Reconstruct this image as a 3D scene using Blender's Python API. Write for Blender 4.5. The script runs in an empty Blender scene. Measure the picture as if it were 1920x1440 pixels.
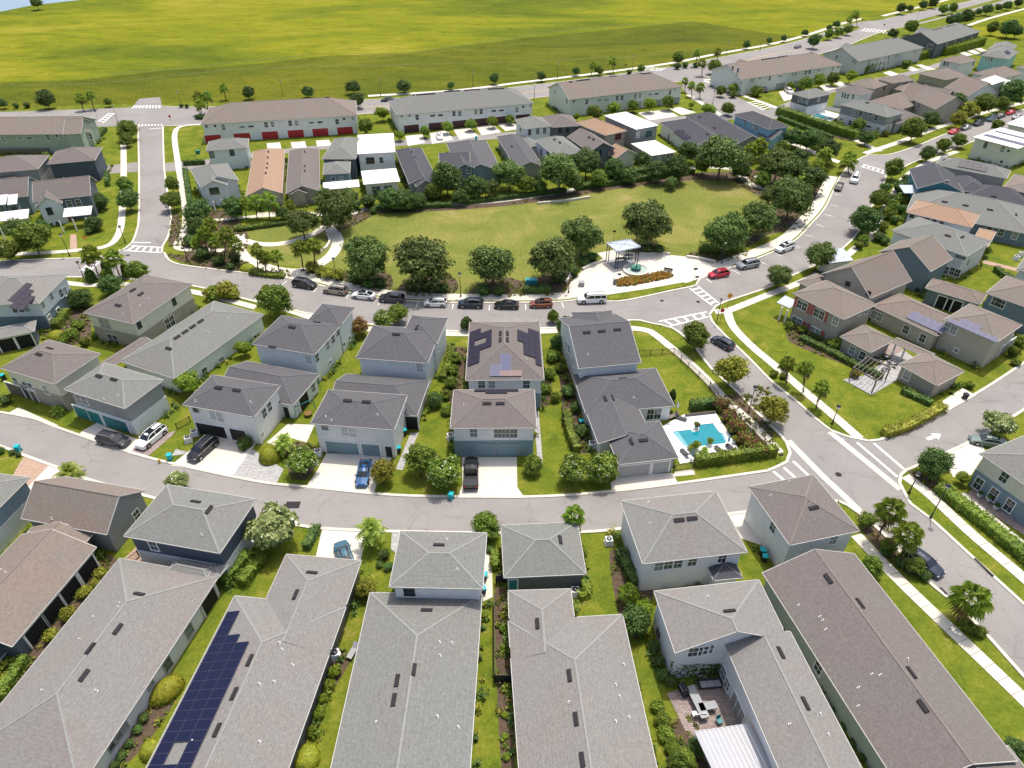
import bpy, bmesh, math, random
import numpy as np
from mathutils import Vector, Matrix
from mathutils.geometry import tessellate_polygon
random.seed(7)
RNG = np.random.default_rng(7)
SC = bpy.context.scene
COL = SC.collection
R = math.radians

# ------------------------------------------------------------------ camera, sky, sun, exposure
CAM_H, CAM_TILT, FOCAL_PX = 68.0, R(37.3), 1280.0      # drone height, downward tilt, focal length for a 1920 px wide frame
cam = bpy.data.cameras.new('camera'); camo = bpy.data.objects.new('camera', cam); COL.objects.link(camo)
camo.location = (0, 0, CAM_H); camo.rotation_euler = (R(90) - CAM_TILT, 0, 0)
cam.sensor_fit = 'HORIZONTAL'; cam.sensor_width = 36.0; cam.lens = 36.0 * FOCAL_PX / 1920.0
cam.clip_start = 1.0; cam.clip_end = 6000.0
SC.camera = camo
SUN_EL, SUN_AZ = R(71), R(25)                            # azimuth measured clockwise from +Y
world = bpy.data.worlds.new('World'); SC.world = world; world.use_nodes = True
wn = world.node_tree; bg = wn.nodes['Background']
sky = wn.nodes.new('ShaderNodeTexSky'); sky.sky_type = 'NISHITA'; sky.sun_disc = False
sky.sun_elevation = SUN_EL; sky.sun_rotation = SUN_AZ; sky.air_density = 1.0; sky.dust_density = 4.5; sky.ozone_density = 0.6
wn.links.new(sky.outputs[0], bg.inputs[0]); bg.inputs[1].default_value = 0.15
sun = bpy.data.lights.new('sun', 'SUN'); suno = bpy.data.objects.new('sun', sun); COL.objects.link(suno)
sun.energy = 2.95; sun.angle = R(0.55); sun.color = (1.0, 0.955, 0.88)
sd = Vector((math.sin(SUN_AZ) * math.cos(SUN_EL), math.cos(SUN_AZ) * math.cos(SUN_EL), math.sin(SUN_EL)))
suno.rotation_euler = sd.to_track_quat('Z', 'Y').to_euler(); suno.location = (0, 0, 120)
SC.view_settings.view_transform = 'Standard'; SC.view_settings.look = 'None'
SC.view_settings.gamma = 1.0; SC.view_settings.exposure = 0.31; SC.view_settings.use_curve_mapping = False
SC.render.engine = 'CYCLES'
SC.cycles.max_bounces = 6; SC.cycles.diffuse_bounces = 3; SC.cycles.glossy_bounces = 2
SC.cycles.transmission_bounces = 4; SC.cycles.use_denoising = True

# ------------------------------------------------------------------ survey helpers (measured points -> metres)
_S, _C = math.sin(CAM_TILT), math.cos(CAM_TILT)
def ray(px, py):
    u = (px - 960.0) / FOCAL_PX; v = (py - 720.0) / FOCAL_PX
    return Vector((u, _C - v * _S, -(_S + v * _C)))
def at(px, py, z=0.0):
    d = ray(px, py); t = (CAM_H - z) / (-d.z)
    return Vector((d.x * t, d.y * t, z))
def mpp(px, py, z=0.0):                                    # metres per survey pixel at that point
    return (CAM_H - z) / (_S + (py - 720.0) / FOCAL_PX * _C) / FOCAL_PX

# ------------------------------------------------------------------ tagging
def tag(o, label=None, cat=None, group=None, kind=None):
    if label: o['label'] = label
    if cat: o['category'] = cat
    if group: o['group'] = group
    if kind: o['kind'] = kind
    return o
def empty(name, loc=(0, 0, 0), rz=0.0):
    o = bpy.data.objects.new(name, None); COL.objects.link(o)
    o.location = loc; o.rotation_euler = (0, 0, rz); o.empty_display_size = 0.5
    return o
def link(name, me, parent=None, loc=None, rz=None):
    o = bpy.data.objects.new(name, me); COL.objects.link(o)
    if parent is not None: o.parent = parent
    if loc is not None: o.location = loc
    if rz is not None: o.rotation_euler = (0, 0, rz)
    return o

# ------------------------------------------------------------------ materials
MAT = {}
def _new(name):
    m = bpy.data.materials.new(name); m.use_nodes = True
    nt = m.node_tree; b = nt.nodes['Principled BSDF']
    MAT[name] = m
    return m, nt, b
def noise(nt, scale, detail=3.0, rough=0.6, vec=None, dist=0.0):
    n = nt.nodes.new('ShaderNodeTexNoise'); n.inputs['Scale'].default_value = scale
    n.inputs['Detail'].default_value = detail; n.inputs['Roughness'].default_value = rough
    n.inputs['Distortion'].default_value = dist
    if vec is not None: nt.links.new(vec, n.inputs['Vector'])
    return n
def ramp(nt, fac, stops):
    r = nt.nodes.new('ShaderNodeValToRGB'); el = r.color_ramp.elements
    while len(el) < len(stops): el.new(0.5)
    for e, (p, c) in zip(el, stops): e.position = p; e.color = (c[0], c[1], c[2], 1)
    nt.links.new(fac, r.inputs[0]); return r
def mixc(nt, fac, a, b, mode='MIX'):
    m = nt.nodes.new('ShaderNodeMix'); m.data_type = 'RGBA'; m.blend_type = mode
    for s, v in ((0, fac), (6, a), (7, b)):
        if hasattr(v, 'is_output'): nt.links.new(v, m.inputs[s])
        elif s == 0: m.inputs[0].default_value = v
        else: m.inputs[s].default_value = (v[0], v[1], v[2], 1)
    return m.outputs[2]
def geo_pos(nt):
    return nt.nodes.new('ShaderNodeNewGeometry').outputs['Position']
def bump(nt, b, h, dist=0.05, st=0.5):
    bm = nt.nodes.new('ShaderNodeBump'); bm.inputs['Distance'].default_value = dist; bm.inputs['Strength'].default_value = st
    nt.links.new(h, bm.inputs['Height']); nt.links.new(bm.outputs[0], b.inputs['Normal'])
def flat(name, c, rough=0.7, metal=0.0, spec=0.4, var=0.0, scale=0.6, coat=0.0):
    m, nt, b = _new(name)
    b.inputs['Roughness'].default_value = rough; b.inputs['Metallic'].default_value = metal
    b.inputs['Specular IOR Level'].default_value = spec
    if coat: b.inputs['Coat Weight'].default_value = coat; b.inputs['Coat Roughness'].default_value = 0.08
    if var:
        n = noise(nt, scale, 4, 0.65, geo_pos(nt))
        r = ramp(nt, n.outputs[0], [(0.3, [x * (1 - var) for x in c]), (0.7, [min(1, x * (1 + var)) for x in c])])
        nt.links.new(r.outputs[0], b.inputs['Base Color'])
    else: b.inputs['Base Color'].default_value = (c[0], c[1], c[2], 1)
    return m
def shingle(name, c, tint=(1.0, 0.93, 0.92), var=0.2):
    """asphalt shingles: fine speckle, courses, broad weathering"""
    m, nt, b = _new(name); pos = geo_pos(nt)
    b.inputs['Roughness'].default_value = 0.92; b.inputs['Specular IOR Level'].default_value = 0.15
    mp = nt.nodes.new('ShaderNodeMapping'); mp.inputs['Scale'].default_value = (1, 1, 3.2); nt.links.new(pos, mp.inputs[0])
    n1 = noise(nt, 2.6, 5, 0.85, mp.outputs[0])
    n2 = noise(nt, 0.16, 2, 0.5, pos)
    n3 = noise(nt, 11.0, 2, 0.9, mp.outputs[0])
    a = ramp(nt, n1.outputs[0], [(0.32, [x * (1 - var) for x in c]), (0.5, c), (0.7, [x * (1 + var * 1.15) for x in c])]).outputs[0]
    t = [c[i] * tint[i] for i in range(3)]
    f2 = ramp(nt, n2.outputs[0], [(0.42, (0, 0, 0)), (0.62, (1, 1, 1))]).outputs[0]
    bcol = mixc(nt, f2, (1, 1, 1), tint, 'MIX')
    a = mixc(nt, 1.0, a, bcol, 'MULTIPLY')
    f3 = ramp(nt, n3.outputs[0], [(0.35, (0.72, 0.72, 0.74)), (0.65, (1.22, 1.2, 1.18))]).outputs[0]
    a = mixc(nt, 1.0, a, f3, 'MULTIPLY')
    w = nt.nodes.new('ShaderNodeTexWave'); w.wave_type = 'BANDS'; w.bands_direction = 'Z'; w.inputs['Scale'].default_value = 2.6
    w.inputs['Distortion'].default_value = 0.6; w.inputs['Detail'].default_value = 1.0; nt.links.new(pos, w.inputs[0])
    fw = ramp(nt, w.outputs[0], [(0.0, (0.95, 0.95, 0.95)), (0.35, (1.01, 1.01, 1.01))]).outputs[0]
    a = mixc(nt, 1.0, a, fw, 'MULTIPLY')
    nt.links.new(a, b.inputs['Base Color']); bump(nt, b, n3.outputs[0], 0.03, 0.5)
    return m
def siding(name, c, lap=True):
    m, nt, b = _new(name); pos = geo_pos(nt); b.inputs['Roughness'].default_value = 0.65
    n = noise(nt, 0.8, 4, 0.6, pos)
    a = ramp(nt, n.outputs[0], [(0.3, [x * 0.93 for x in c]), (0.7, [min(1, x * 1.04) for x in c])]).outputs[0]
    nt.links.new(a, b.inputs['Base Color'])
    if lap:
        w = nt.nodes.new('ShaderNodeTexWave'); w.wave_type = 'BANDS'; w.bands_direction = 'Z'; w.wave_profile = 'SAW'
        w.inputs['Scale'].default_value = 1.6; nt.links.new(pos, w.inputs[0]); bump(nt, b, w.outputs[0], 0.04, 0.5)
    return m
def grassmat(name, stops, s1=0.35, fine=3.5, streak=None):
    m, nt, b = _new(name); pos = geo_pos(nt)
    b.inputs['Roughness'].default_value = 0.95; b.inputs['Specular IOR Level'].default_value = 0.05
    v = pos
    if streak:
        mp = nt.nodes.new('ShaderNodeMapping'); mp.inputs['Scale'].default_value = streak; mp.inputs['Rotation'].default_value = (0, 0, R(-9))
        nt.links.new(pos, mp.inputs[0]); v = mp.outputs[0]
    n1 = noise(nt, s1, 6, 0.62, v, 0.6); n2 = noise(nt, fine, 4, 0.8, pos)
    a = ramp(nt, n1.outputs[0], stops).outputs[0]
    f = ramp(nt, n2.outputs[0], [(0.3, (0.68, 0.70, 0.6)), (0.7, (1.3, 1.28, 1.3))]).outputs[0]
    a = mixc(nt, 1.0, a, f, 'MULTIPLY')
    nt.links.new(a, b.inputs['Base Color']); bump(nt, b, n2.outputs[0], 0.12, 0.6)
    return m
def meadowmat(name, stops, dry, tuft=0.5):
    m, nt, b = _new(name); pos = geo_pos(nt); b.inputs['Roughness'].default_value = 0.95; b.inputs['Specular IOR Level'].default_value = 0.05
    mp = nt.nodes.new('ShaderNodeMapping'); mp.inputs['Scale'].default_value = (0.55, 1.2, 1); mp.inputs['Rotation'].default_value = (0, 0, R(-12)); nt.links.new(pos, mp.inputs[0])
    n1 = noise(nt, 0.014, 7, 0.68, mp.outputs[0], 0.9); n2 = noise(nt, 0.11, 5, 0.75, mp.outputs[0], 1.2); n3 = noise(nt, 1.1, 4, 0.85, pos)
    a = ramp(nt, n1.outputs[0], stops).outputs[0]
    a = mixc(nt, 1.0, a, ramp(nt, n2.outputs[0], [(0.30, (0.66, 0.74, 0.7)), (0.5, (1, 1, 1)), (0.72, (1.22, 1.12, 1.4))]).outputs[0], 'MULTIPLY')
    a = mixc(nt, ramp(nt, n2.outputs[0], [(0.62, (0, 0, 0)), (0.80, (.55, .55, .55))]).outputs[0], a, dry)
    a = mixc(nt, 1.0, a, ramp(nt, n3.outputs[0], [(0.3, (1 - tuft * .7,) * 3), (0.7, (1 + tuft * .6,) * 3)]).outputs[0], 'MULTIPLY')
    nt.links.new(a, b.inputs['Base Color']); bump(nt, b, n3.outputs[0], 0.4, 0.7)
def leafmat(name, dark, light, tr=0.3, scale=0.9):
    m, nt, b = _new(name)
    out = nt.nodes['Material Output']; pos = geo_pos(nt)
    n = noise(nt, scale, 3, 0.7, pos)
    oi = nt.nodes.new('ShaderNodeObjectInfo')
    gi = nt.nodes.new('ShaderNodeNewGeometry')
    ad = nt.nodes.new('ShaderNodeMath'); ad.operation = 'MULTIPLY_ADD'; ad.inputs[1].default_value = 0.42; nt.links.new(gi.outputs['Random Per Island'], ad.inputs[0])
    sb = nt.nodes.new('ShaderNodeMath'); sb.operation = 'SUBTRACT'; sb.inputs[1].default_value = 0.21; nt.links.new(n.outputs[0], sb.inputs[0]); nt.links.new(sb.outputs[0], ad.inputs[2])
    a = ramp(nt, ad.outputs[0], [(0.30, [x * .85 for x in dark]), (0.52, [(x + y) / 2 for x, y in zip(dark, light)]), (0.74, [min(.9, x * 1.2) for x in light])]).outputs[0]
    hv = nt.nodes.new('ShaderNodeHueSaturation')
    mr = nt.nodes.new('ShaderNodeMapRange'); nt.links.new(oi.outputs['Random'], mr.inputs[0]); mr.inputs[3].default_value = 0.85; mr.inputs[4].default_value = 1.35
    mr2 = nt.nodes.new('ShaderNodeMapRange'); nt.links.new(oi.outputs['Random'], mr2.inputs[0]); mr2.inputs[3].default_value = 0.475; mr2.inputs[4].default_value = 0.508
    nt.links.new(a, hv.inputs['Color']); nt.links.new(mr.outputs[0], hv.inputs['Value']); nt.links.new(mr2.outputs[0], hv.inputs['Hue'])
    b.inputs['Roughness'].default_value = 0.6; b.inputs['Specular IOR Level'].default_value = 0.25
    nt.links.new(hv.outputs[0], b.inputs['Base Color'])
    t = nt.nodes.new('ShaderNodeBsdfTranslucent'); nt.links.new(hv.outputs[0], t.inputs[0])
    mx = nt.nodes.new('ShaderNodeMixShader'); mx.inputs[0].default_value = tr
    nt.links.new(b.outputs[0], mx.inputs[1]); nt.links.new(t.outputs[0], mx.inputs[2]); nt.links.new(mx.outputs[0], out.inputs[0])
    return m

shingle('roof_light_grey', (0.222, 0.222, 0.208), (1.04, 0.955, 0.955))
shingle('roof_green_grey', (0.192, 0.204, 0.188), (1.05, 0.98, 0.985))
shingle('roof_slate', (0.113, 0.113, 0.117), (0.99, 0.98, 1.0), 0.2)
shingle('roof_dark', (0.082, 0.084, 0.094), (0.98, 0.97, 1.0), 0.2)
shingle('roof_brown', (0.212, 0.186, 0.162), (1.05, 0.98, 0.95))
shingle('roof_taupe', (0.172, 0.156, 0.146), (1.03, 0.97, 0.98))
shingle('roof_tan', (0.34, 0.235, 0.165), (1.03, 0.98, 0.95))
flat('patio_metal', (0.42, 0.42, 0.44), 0.9, spec=0.1)
flat('roof_white', (0.74, 0.74, 0.72), 0.9, var=0.04)
flat('roof_metal_pale', (0.44, 0.49, 0.56), 0.7, 0.1)
flat('cap_grey', (0.250, 0.258, 0.242), 0.9, var=.12, scale=4)
flat('cap_brown', (0.195, 0.165, 0.15), 0.9, var=.12, scale=4)
flat('cap_dark', (0.118, 0.12, 0.128), 0.9, var=.12, scale=4)
siding('white', (0.80, 0.80, 0.80)); siding('offwhite', (0.74, 0.72, 0.66)); siding('cream', (0.74, 0.71, 0.58))
siding('pale_blue', (0.76, 0.80, 0.82)); siding('sky_blue', (0.30, 0.52, 0.64)); siding('teal', (0.055, 0.22, 0.28))
siding('blue_grey', (0.17, 0.235, 0.29)); siding('slate_blue', (0.12, 0.145, 0.18)); siding('grey', (0.30, 0.31, 0.32))
siding('dark_grey', (0.13, 0.14, 0.155)); siding('navy', (0.075, 0.095, 0.14)); siding('beige', (0.50, 0.45, 0.395))
siding('taupe', (0.40, 0.355, 0.31)); siding('sage', (0.38, 0.45, 0.37)); siding('mint', (0.72, 0.75, 0.69))
siding('lavender', (0.77, 0.77, 0.79)); siding('aqua', (0.36, 0.62, 0.64)); siding('steel_blue', (0.24, 0.32, 0.38))
siding('brickish', (0.20, 0.155, 0.13)); siding('pale_grey', (0.55, 0.56, 0.57)); siding('green_grey', (0.42, 0.47, 0.45))
flat('trim_white', (0.84, 0.84, 0.82), 0.5); flat('trim_dark', (0.03, 0.03, 0.035), 0.5); flat('trim_grey', (0.30, 0.31, 0.32), 0.6)
flat('trim_beige', (0.62, 0.58, 0.52), 0.6)
def glassmat():
    m, nt, b = _new('glass'); oi = nt.nodes.new('ShaderNodeObjectInfo')
    r = ramp(nt, oi.outputs['Random'], [(0.0, (0.02, 0.03, 0.035)), (0.55, (0.045, 0.06, 0.066)), (0.62, (0.17, 0.19, 0.19)), (1.0, (0.34, 0.34, 0.32))]); r.color_ramp.interpolation = 'LINEAR'
    nt.links.new(r.outputs[0], b.inputs['Base Color']); b.inputs['Roughness'].default_value = 0.1; b.inputs['Specular IOR Level'].default_value = 0.7
glassmat(); flat('car_glass', (0.012, 0.016, 0.02), 0.06, spec=0.9)
flat('blind', (0.45, 0.47, 0.48), 0.25, spec=0.6)
flat('door_steel', (0.20, 0.30, 0.345), 0.5); flat('door_teal', (0.02, 0.20, 0.21), 0.5); flat('door_black', (0.018, 0.018, 0.022), 0.5)
flat('door_red', (0.42, 0.025, 0.035), 0.5); flat('door_grey', (0.36, 0.37, 0.37), 0.5); flat('door_maroon', (0.07, 0.025, 0.035), 0.5)
flat('door_brown', (0.17, 0.13, 0.12), 0.6); flat('screen', (0.012, 0.012, 0.014), 0.7)
flat('vent_dark', (0.035, 0.032, 0.035), 0.85, spec=0.15); flat('pipe_white', (0.66, 0.66, 0.64), 0.7)
flat('metal', (0.34, 0.35, 0.36), 0.6, 0.3); flat('black_metal', (0.02, 0.02, 0.022), 0.4)
flat('concrete', (0.62, 0.575, 0.50), 0.85, var=0.07, scale=0.9); flat('drive_white', (0.62, 0.575, 0.505), 0.85, var=0.05, scale=0.4)
flat('sidewalk', (0.62, 0.575, 0.49), 0.88, var=0.09, scale=0.8); flat('kerb', (0.60, 0.565, 0.475), 0.88, var=0.13, scale=0.6)
flat('joint', (0.22, 0.20, 0.17), 0.95)
flat('pool_deck', (0.88, 0.88, 0.84), 0.8, var=0.03)
def asphalt():
    m, nt, b = _new('asphalt'); pos = geo_pos(nt); b.inputs['Roughness'].default_value = 0.9; b.inputs['Specular IOR Level'].default_value = 0.2
    n1 = noise(nt, 0.10, 4, 0.6, pos, 0.4); n2 = noise(nt, 5.0, 3, 0.8, pos)
    mp = nt.nodes.new('ShaderNodeMapping'); mp.inputs['Scale'].default_value = (0.25, 1.6, 1); mp.inputs['Rotation'].default_value = (0, 0, R(8)); nt.links.new(pos, mp.inputs[0])
    n3 = noise(nt, 0.5, 4, 0.7, mp.outputs[0], 0.8)
    a = ramp(nt, n1.outputs[0], [(0.35, (0.246, 0.230, 0.219)), (0.62, (0.284, 0.266, 0.252))]).outputs[0]
    a = mixc(nt, 1.0, a, ramp(nt, n2.outputs[0], [(0.3, (0.9, 0.9, 0.9)), (0.7, (1.09, 1.09, 1.09))]).outputs[0], 'MULTIPLY')
    a = mixc(nt, 1.0, a, ramp(nt, n3.outputs[0], [(0.28, (0.80, 0.79, 0.78)), (0.42, (1, 1, 1)), (0.62, (1, 1, 1)), (0.75, (1.1, 1.1, 1.09))]).outputs[0], 'MULTIPLY')
    vo = nt.nodes.new('ShaderNodeTexVoronoi'); vo.feature = 'DISTANCE_TO_EDGE'; vo.inputs['Scale'].default_value = 0.11; nd = noise(nt, 0.6, 3, 0.6, pos)
    va = nt.nodes.new('ShaderNodeVectorMath'); va.operation = 'MULTIPLY_ADD'; va.inputs[1].default_value = (2.5, 2.5, 0); nt.links.new(nd.outputs['Color'], va.inputs[0]); nt.links.new(pos, va.inputs[2]); nt.links.new(va.outputs[0], vo.inputs['Vector'])
    a = mixc(nt, 1.0, a, ramp(nt, vo.outputs[0], [(0.0, (0.80, 0.80, 0.80)), (0.006, (0.97, 0.97, 0.97)), (0.02, (1, 1, 1))]).outputs[0], 'MULTIPLY')
    n4 = noise(nt, 0.33, 3, 0.5, pos); a = mixc(nt, 1.0, a, ramp(nt, n4.outputs[0], [(0.22, (0.78, 0.77, 0.76)), (0.32, (1, 1, 1))]).outputs[0], 'MULTIPLY')
    nt.links.new(a, b.inputs['Base Color']); bump(nt, b, n2.outputs[0], 0.02, 0.3)
asphalt()
def pavers(name, c1, c2, sc=1.0):
    m, nt, b = _new(name); pos = geo_pos(nt); b.inputs['Roughness'].default_value = 0.9
    br = nt.nodes.new('ShaderNodeTexBrick'); br.inputs['Color1'].default_value = (*c1, 1); br.inputs['Color2'].default_value = (*c2, 1)
    br.inputs['Mortar'].default_value = (c1[0] * .5, c1[1] * .5, c1[2] * .5, 1); br.inputs['Scale'].default_value = sc
    br.inputs['Brick Width'].default_value = 0.4; br.inputs['Row Height'].default_value = 0.2; br.inputs['Mortar Size'].default_value = 0.02
    nt.links.new(pos, br.inputs[0]); nt.links.new(br.outputs[0], b.inputs['Base Color'])
pavers('pavers_grey', (0.34, 0.33, 0.32), (0.52, 0.51, 0.50)); pavers('pavers_red', (0.42, 0.28, 0.20), (0.50, 0.36, 0.27)); pavers('pavers_mixed', (0.26, 0.20, 0.18), (0.40, 0.33, 0.30))
grassmat('lawn', [(0.3, (0.078, 0.118, 0.014)), (0.45, (0.122, 0.158, 0.018)), (0.58, (0.162, 0.182, 0.022)), (0.72, (0.25, 0.225, 0.055))], 0.3, 2.4)
grassmat('park_lawn', [(0.28, (0.125, 0.155, 0.035)), (0.48, (0.170, 0.190, 0.042)), (0.62, (0.225, 0.218, 0.062)), (0.78, (0.33, 0.26, 0.13))], 0.085, 1.8)
meadowmat('meadow', [(0.30, (0.084, 0.115, 0.010)), (0.43, (0.138, 0.166, 0.012)), (0.55, (0.200, 0.212, 0.012)), (0.68, (0.275, 0.250, 0.030))], (0.25, 0.205, 0.085))
meadowmat('meadow_rough', [(0.30, (0.065, 0.082, 0.012)), (0.45, (0.098, 0.118, 0.011)), (0.60, (0.145, 0.148, 0.013)), (0.72, (0.21, 0.19, 0.03))], (0.24, 0.20, 0.08), .7)
flat('mulch', (0.095, 0.065, 0.042), 0.95, var=0.35, scale=2.2)
flat('water_pool', (0.008, 0.225, 0.28), 0.06, spec=0.5, var=0.1); flat('water_lake', (0.24, 0.33, 0.42), 0.3, spec=0.5, var=0.05, scale=0.05)
flat('pool_shelf', (0.16, 0.40, 0.44), 0.1, spec=0.5)
flat('mark_white', (0.84, 0.84, 0.82), 0.7, var=0.08, scale=2); flat('mark_yellow', (0.55, 0.36, 0.09), 0.7)
flat('bark', (0.13, 0.095, 0.07), 0.95, var=0.3, scale=6); flat('palm_bark', (0.15, 0.12, 0.095), 0.95, var=0.25, scale=5)
leafmat('leaf_oak', (0.071, 0.126, 0.028), (0.172, 0.239, 0.060), 0.22)
leafmat('leaf_dark', (0.048, 0.105, 0.026), (0.120, 0.197, 0.044), 0.2)
leafmat('leaf_mid', (0.092, 0.163, 0.023), (0.200, 0.275, 0.040), 0.28)
leafmat('leaf_bright', (0.123, 0.217, 0.017), (0.246, 0.326, 0.036), 0.3)
leafmat('leaf_yellow', (0.181, 0.210, 0.022), (0.341, 0.341, 0.051), 0.3)
leafmat('leaf_pale', (0.157, 0.227, 0.070), (0.365, 0.401, 0.157), 0.3)
leafmat('leaf_red', (0.170, 0.030, 0.030), (0.280, 0.075, 0.055), 0.25); leafmat('leaf_brown', (0.160, 0.102, 0.029), (0.319, 0.203, 0.058), 0.25)
leafmat('leaf_orange', (0.290, 0.145, 0.017), (0.522, 0.275, 0.029), 0.25)
leafmat('leaf_palm', (0.15, 0.25, 0.03), (0.40, 0.50, 0.10), 0.5, 2.0); leafmat('blossom', (0.620, 0.620, 0.500), (0.800, 0.780, 0.700), 0.2)
leafmat('leaf_hedge', (0.083, 0.151, 0.020), (0.192, 0.250, 0.030), 0.2, 1.6)
def solarmat(name, c, r=0.12):
    m, nt, b = _new(name); b.inputs['Base Color'].default_value = (*c, 1); b.inputs['Roughness'].default_value = r; b.inputs['Specular IOR Level'].default_value = 0.3
solarmat('solar', (0.020, 0.016, 0.032), 0.5); solarmat('solar_blue', (0.008, 0.010, 0.038), 0.4); solarmat('solar_pale', (0.13, 0.13, 0.20), 0.6)
solarmat('solar_violet', (0.075, 0.080, 0.17), 0.5); solarmat('solar_copper', (0.22, 0.14, 0.13), 0.5)

# ------------------------------------------------------------------ mesh collector
class MB:
    def __init__(s): s.v = []; s.f = []; s.m = []
    def face(s, pts, m=0):
        b = len(s.v); s.v += [tuple(p) for p in pts]; s.f.append(tuple(range(b, b + len(pts)))); s.m.append(m)
    def box(s, c, size, rz=0.0, m=0, mat=None):
        hx, hy, hz = size[0] / 2, size[1] / 2, size[2] / 2
        M = mat if mat is not None else Matrix.Translation(Vector(c)) @ Matrix.Rotation(rz, 4, 'Z')
        P = [M @ Vector((x, y, z)) for z in (-hz, hz) for x, y in ((-hx, -hy), (hx, -hy), (hx, hy), (-hx, hy))]
        b = len(s.v); s.v += [tuple(p) for p in P]
        for q in ((3, 2, 1, 0), (4, 5, 6, 7), (0, 1, 5, 4), (1, 2, 6, 5), (2, 3, 7, 6), (3, 0, 4, 7)):
            s.f.append(tuple(b + i for i in q)); s.m.append(m)
    def bar(s, a, b_, w, h, m=0):                             # box beam from a to b_
        a = Vector(a); b_ = Vector(b_); d = b_ - a; L = d.length
        if L < 1e-5: return
        q = d.to_track_quat('X', 'Z').to_matrix().to_4x4()
        s.box(None, (L, w, h), m=m, mat=Matrix.Translation((a + b_) / 2) @ q)
    def tube(s, a, b_, r0, r1=None, n=7, m=0, cap=True):
        a = Vector(a); b_ = Vector(b_); r1 = r0 if r1 is None else r1
        q = (b_ - a).to_track_quat('Z', 'Y').to_matrix()
        b = len(s.v)
        for c, r in ((a, r0), (b_, r1)):
            for i in range(n):
                t = 2 * math.pi * i / n; s.v.append(tuple(c + q @ Vector((r * math.cos(t), r * math.sin(t), 0))))
        for i in range(n):
            j = (i + 1) % n; s.f.append((b + i, b + j, b + n + j, b + n + i)); s.m.append(m)
        if cap: s.f.append(tuple(b + n + i for i in range(n))); s.m.append(m); s.f.append(tuple(b + n - 1 - i for i in range(n))); s.m.append(m)
    def lathe(s, prof, n=14, c=(0, 0, 0), m=0):
        b = len(s.v)
        for r, z in prof:
            for i in range(n):
                t = 2 * math.pi * i / n; s.v.append((c[0] + r * math.cos(t), c[1] + r * math.sin(t), c[2] + z))
        for k in range(len(prof) - 1):
            for i in range(n):
                j = (i + 1) % n; o = b + k * n; s.f.append((o + i, o + j, o + n + j, o + n + i)); s.m.append(m)
        s.f.append(tuple(b + (len(prof) - 1) * n + i for i in range(n))); s.m.append(m)
    def prism(s, poly, z0, z1, m=0, top=True, bottom=False):
        tri = tessellate_polygon([[Vector((p[0], p[1], 0)) for p in poly]])
        b = len(s.v); n = len(poly)
        s.v += [(p[0], p[1], z1) for p in poly] + [(p[0], p[1], z0) for p in poly]
        for t in tri:
            s.f.append(tuple(b + i for i in t)); s.m.append(m)
        if z1 - z0 > 1e-6:
            for i in range(n):
                j = (i + 1) % n; s.f.append((b + i, b + j, b + n + j, b + n + i)); s.m.append(m)
        else: del s.v[b + n:]
    def mesh(s, name, mats, origin=(0, 0, 0), smooth=False):
        me = bpy.data.meshes.new(name); ox, oy, oz = origin
        me.from_pydata([(x - ox, y - oy, z - oz) for x, y, z in s.v], [], s.f)
        for mm in (mats if isinstance(mats, (list, tuple)) else [mats]): me.materials.append(MAT[mm])
        me.polygons.foreach_set('material_index', s.m)
        if smooth: me.polygons.foreach_set('use_smooth', [True] * len(s.f))
        me.update(); return me
    def build(s, name, mats, parent=None, origin=(0, 0, 0), smooth=False):
        return link(name, s.mesh(name, mats, origin, smooth), parent)

def catmull(pts, n=6, closed=False):
    P = [Vector((p[0], p[1], 0)) for p in pts]; out = []
    m = len(P)
    for i in range(m if closed else m - 1):
        p0 = P[(i - 1) % m] if closed or i > 0 else P[0]; p1 = P[i]; p2 = P[(i + 1) % m]
        p3 = P[(i + 2) % m] if closed or i + 2 < m else P[m - 1]
        k = max(1, min(n, int((p2 - p1).length / 1.5)))
        for j in range(k):
            t = j / k
            out.append(0.5 * ((2 * p1) + (-p0 + p2) * t + (2 * p0 - 5 * p1 + 4 * p2 - p3) * t * t + (-p0 + 3 * p1 - 3 * p2 + p3) * t ** 3))
    if not closed: out.append(P[-1])
    return out
def W2(pts): return [at(x, y) for x, y in pts]
def offset(line, d):                                        # d > 0: to the left of travel
    out = []
    for i, p in enumerate(line):
        a = line[max(0, i - 1)]; b = line[min(len(line) - 1, i + 1)]; t = (b - a); t.z = 0
        t = t.normalized() if t.length > 1e-6 else Vector((1, 0, 0))
        out.append(p + Vector((-t.y, t.x, 0)) * d)
    return out
_z = [0.004]
def sheet(name, poly, mat, z=None, kind='structure', h=0.0):
    """a flush ground sheet with its own level"""
    if z is None: _z[0] += 0.0002; z = _z[0]
    mb = MB(); mb.prism([(p[0], p[1]) for p in poly], z - h, z)
    o = mb.build(name, mat); tag(o, kind=kind); return o
def ribbon(name, line, w, mat, z, off=0.0, h=0.0, kind='structure', parent=None):
    a = offset(line, off + w / 2); b = offset(line, off - w / 2); mb = MB()
    for i in range(len(line) - 1):
        q = [a[i], a[i + 1], b[i + 1], b[i]]
        mb.face([(p.x, p.y, z) for p in q])
        if h > 0:
            mb.face([(a[i].x, a[i].y, z), (a[i].x, a[i].y, z - h), (a[i + 1].x, a[i + 1].y, z - h), (a[i + 1].x, a[i + 1].y, z)])
            mb.face([(b[i].x, b[i].y, z), (b[i + 1].x, b[i + 1].y, z), (b[i + 1].x, b[i + 1].y, z - h), (b[i].x, b[i].y, z - h)])
    o = mb.build(name, mat, parent)
    if parent is None: tag(o, kind=kind)
    return o

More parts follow.
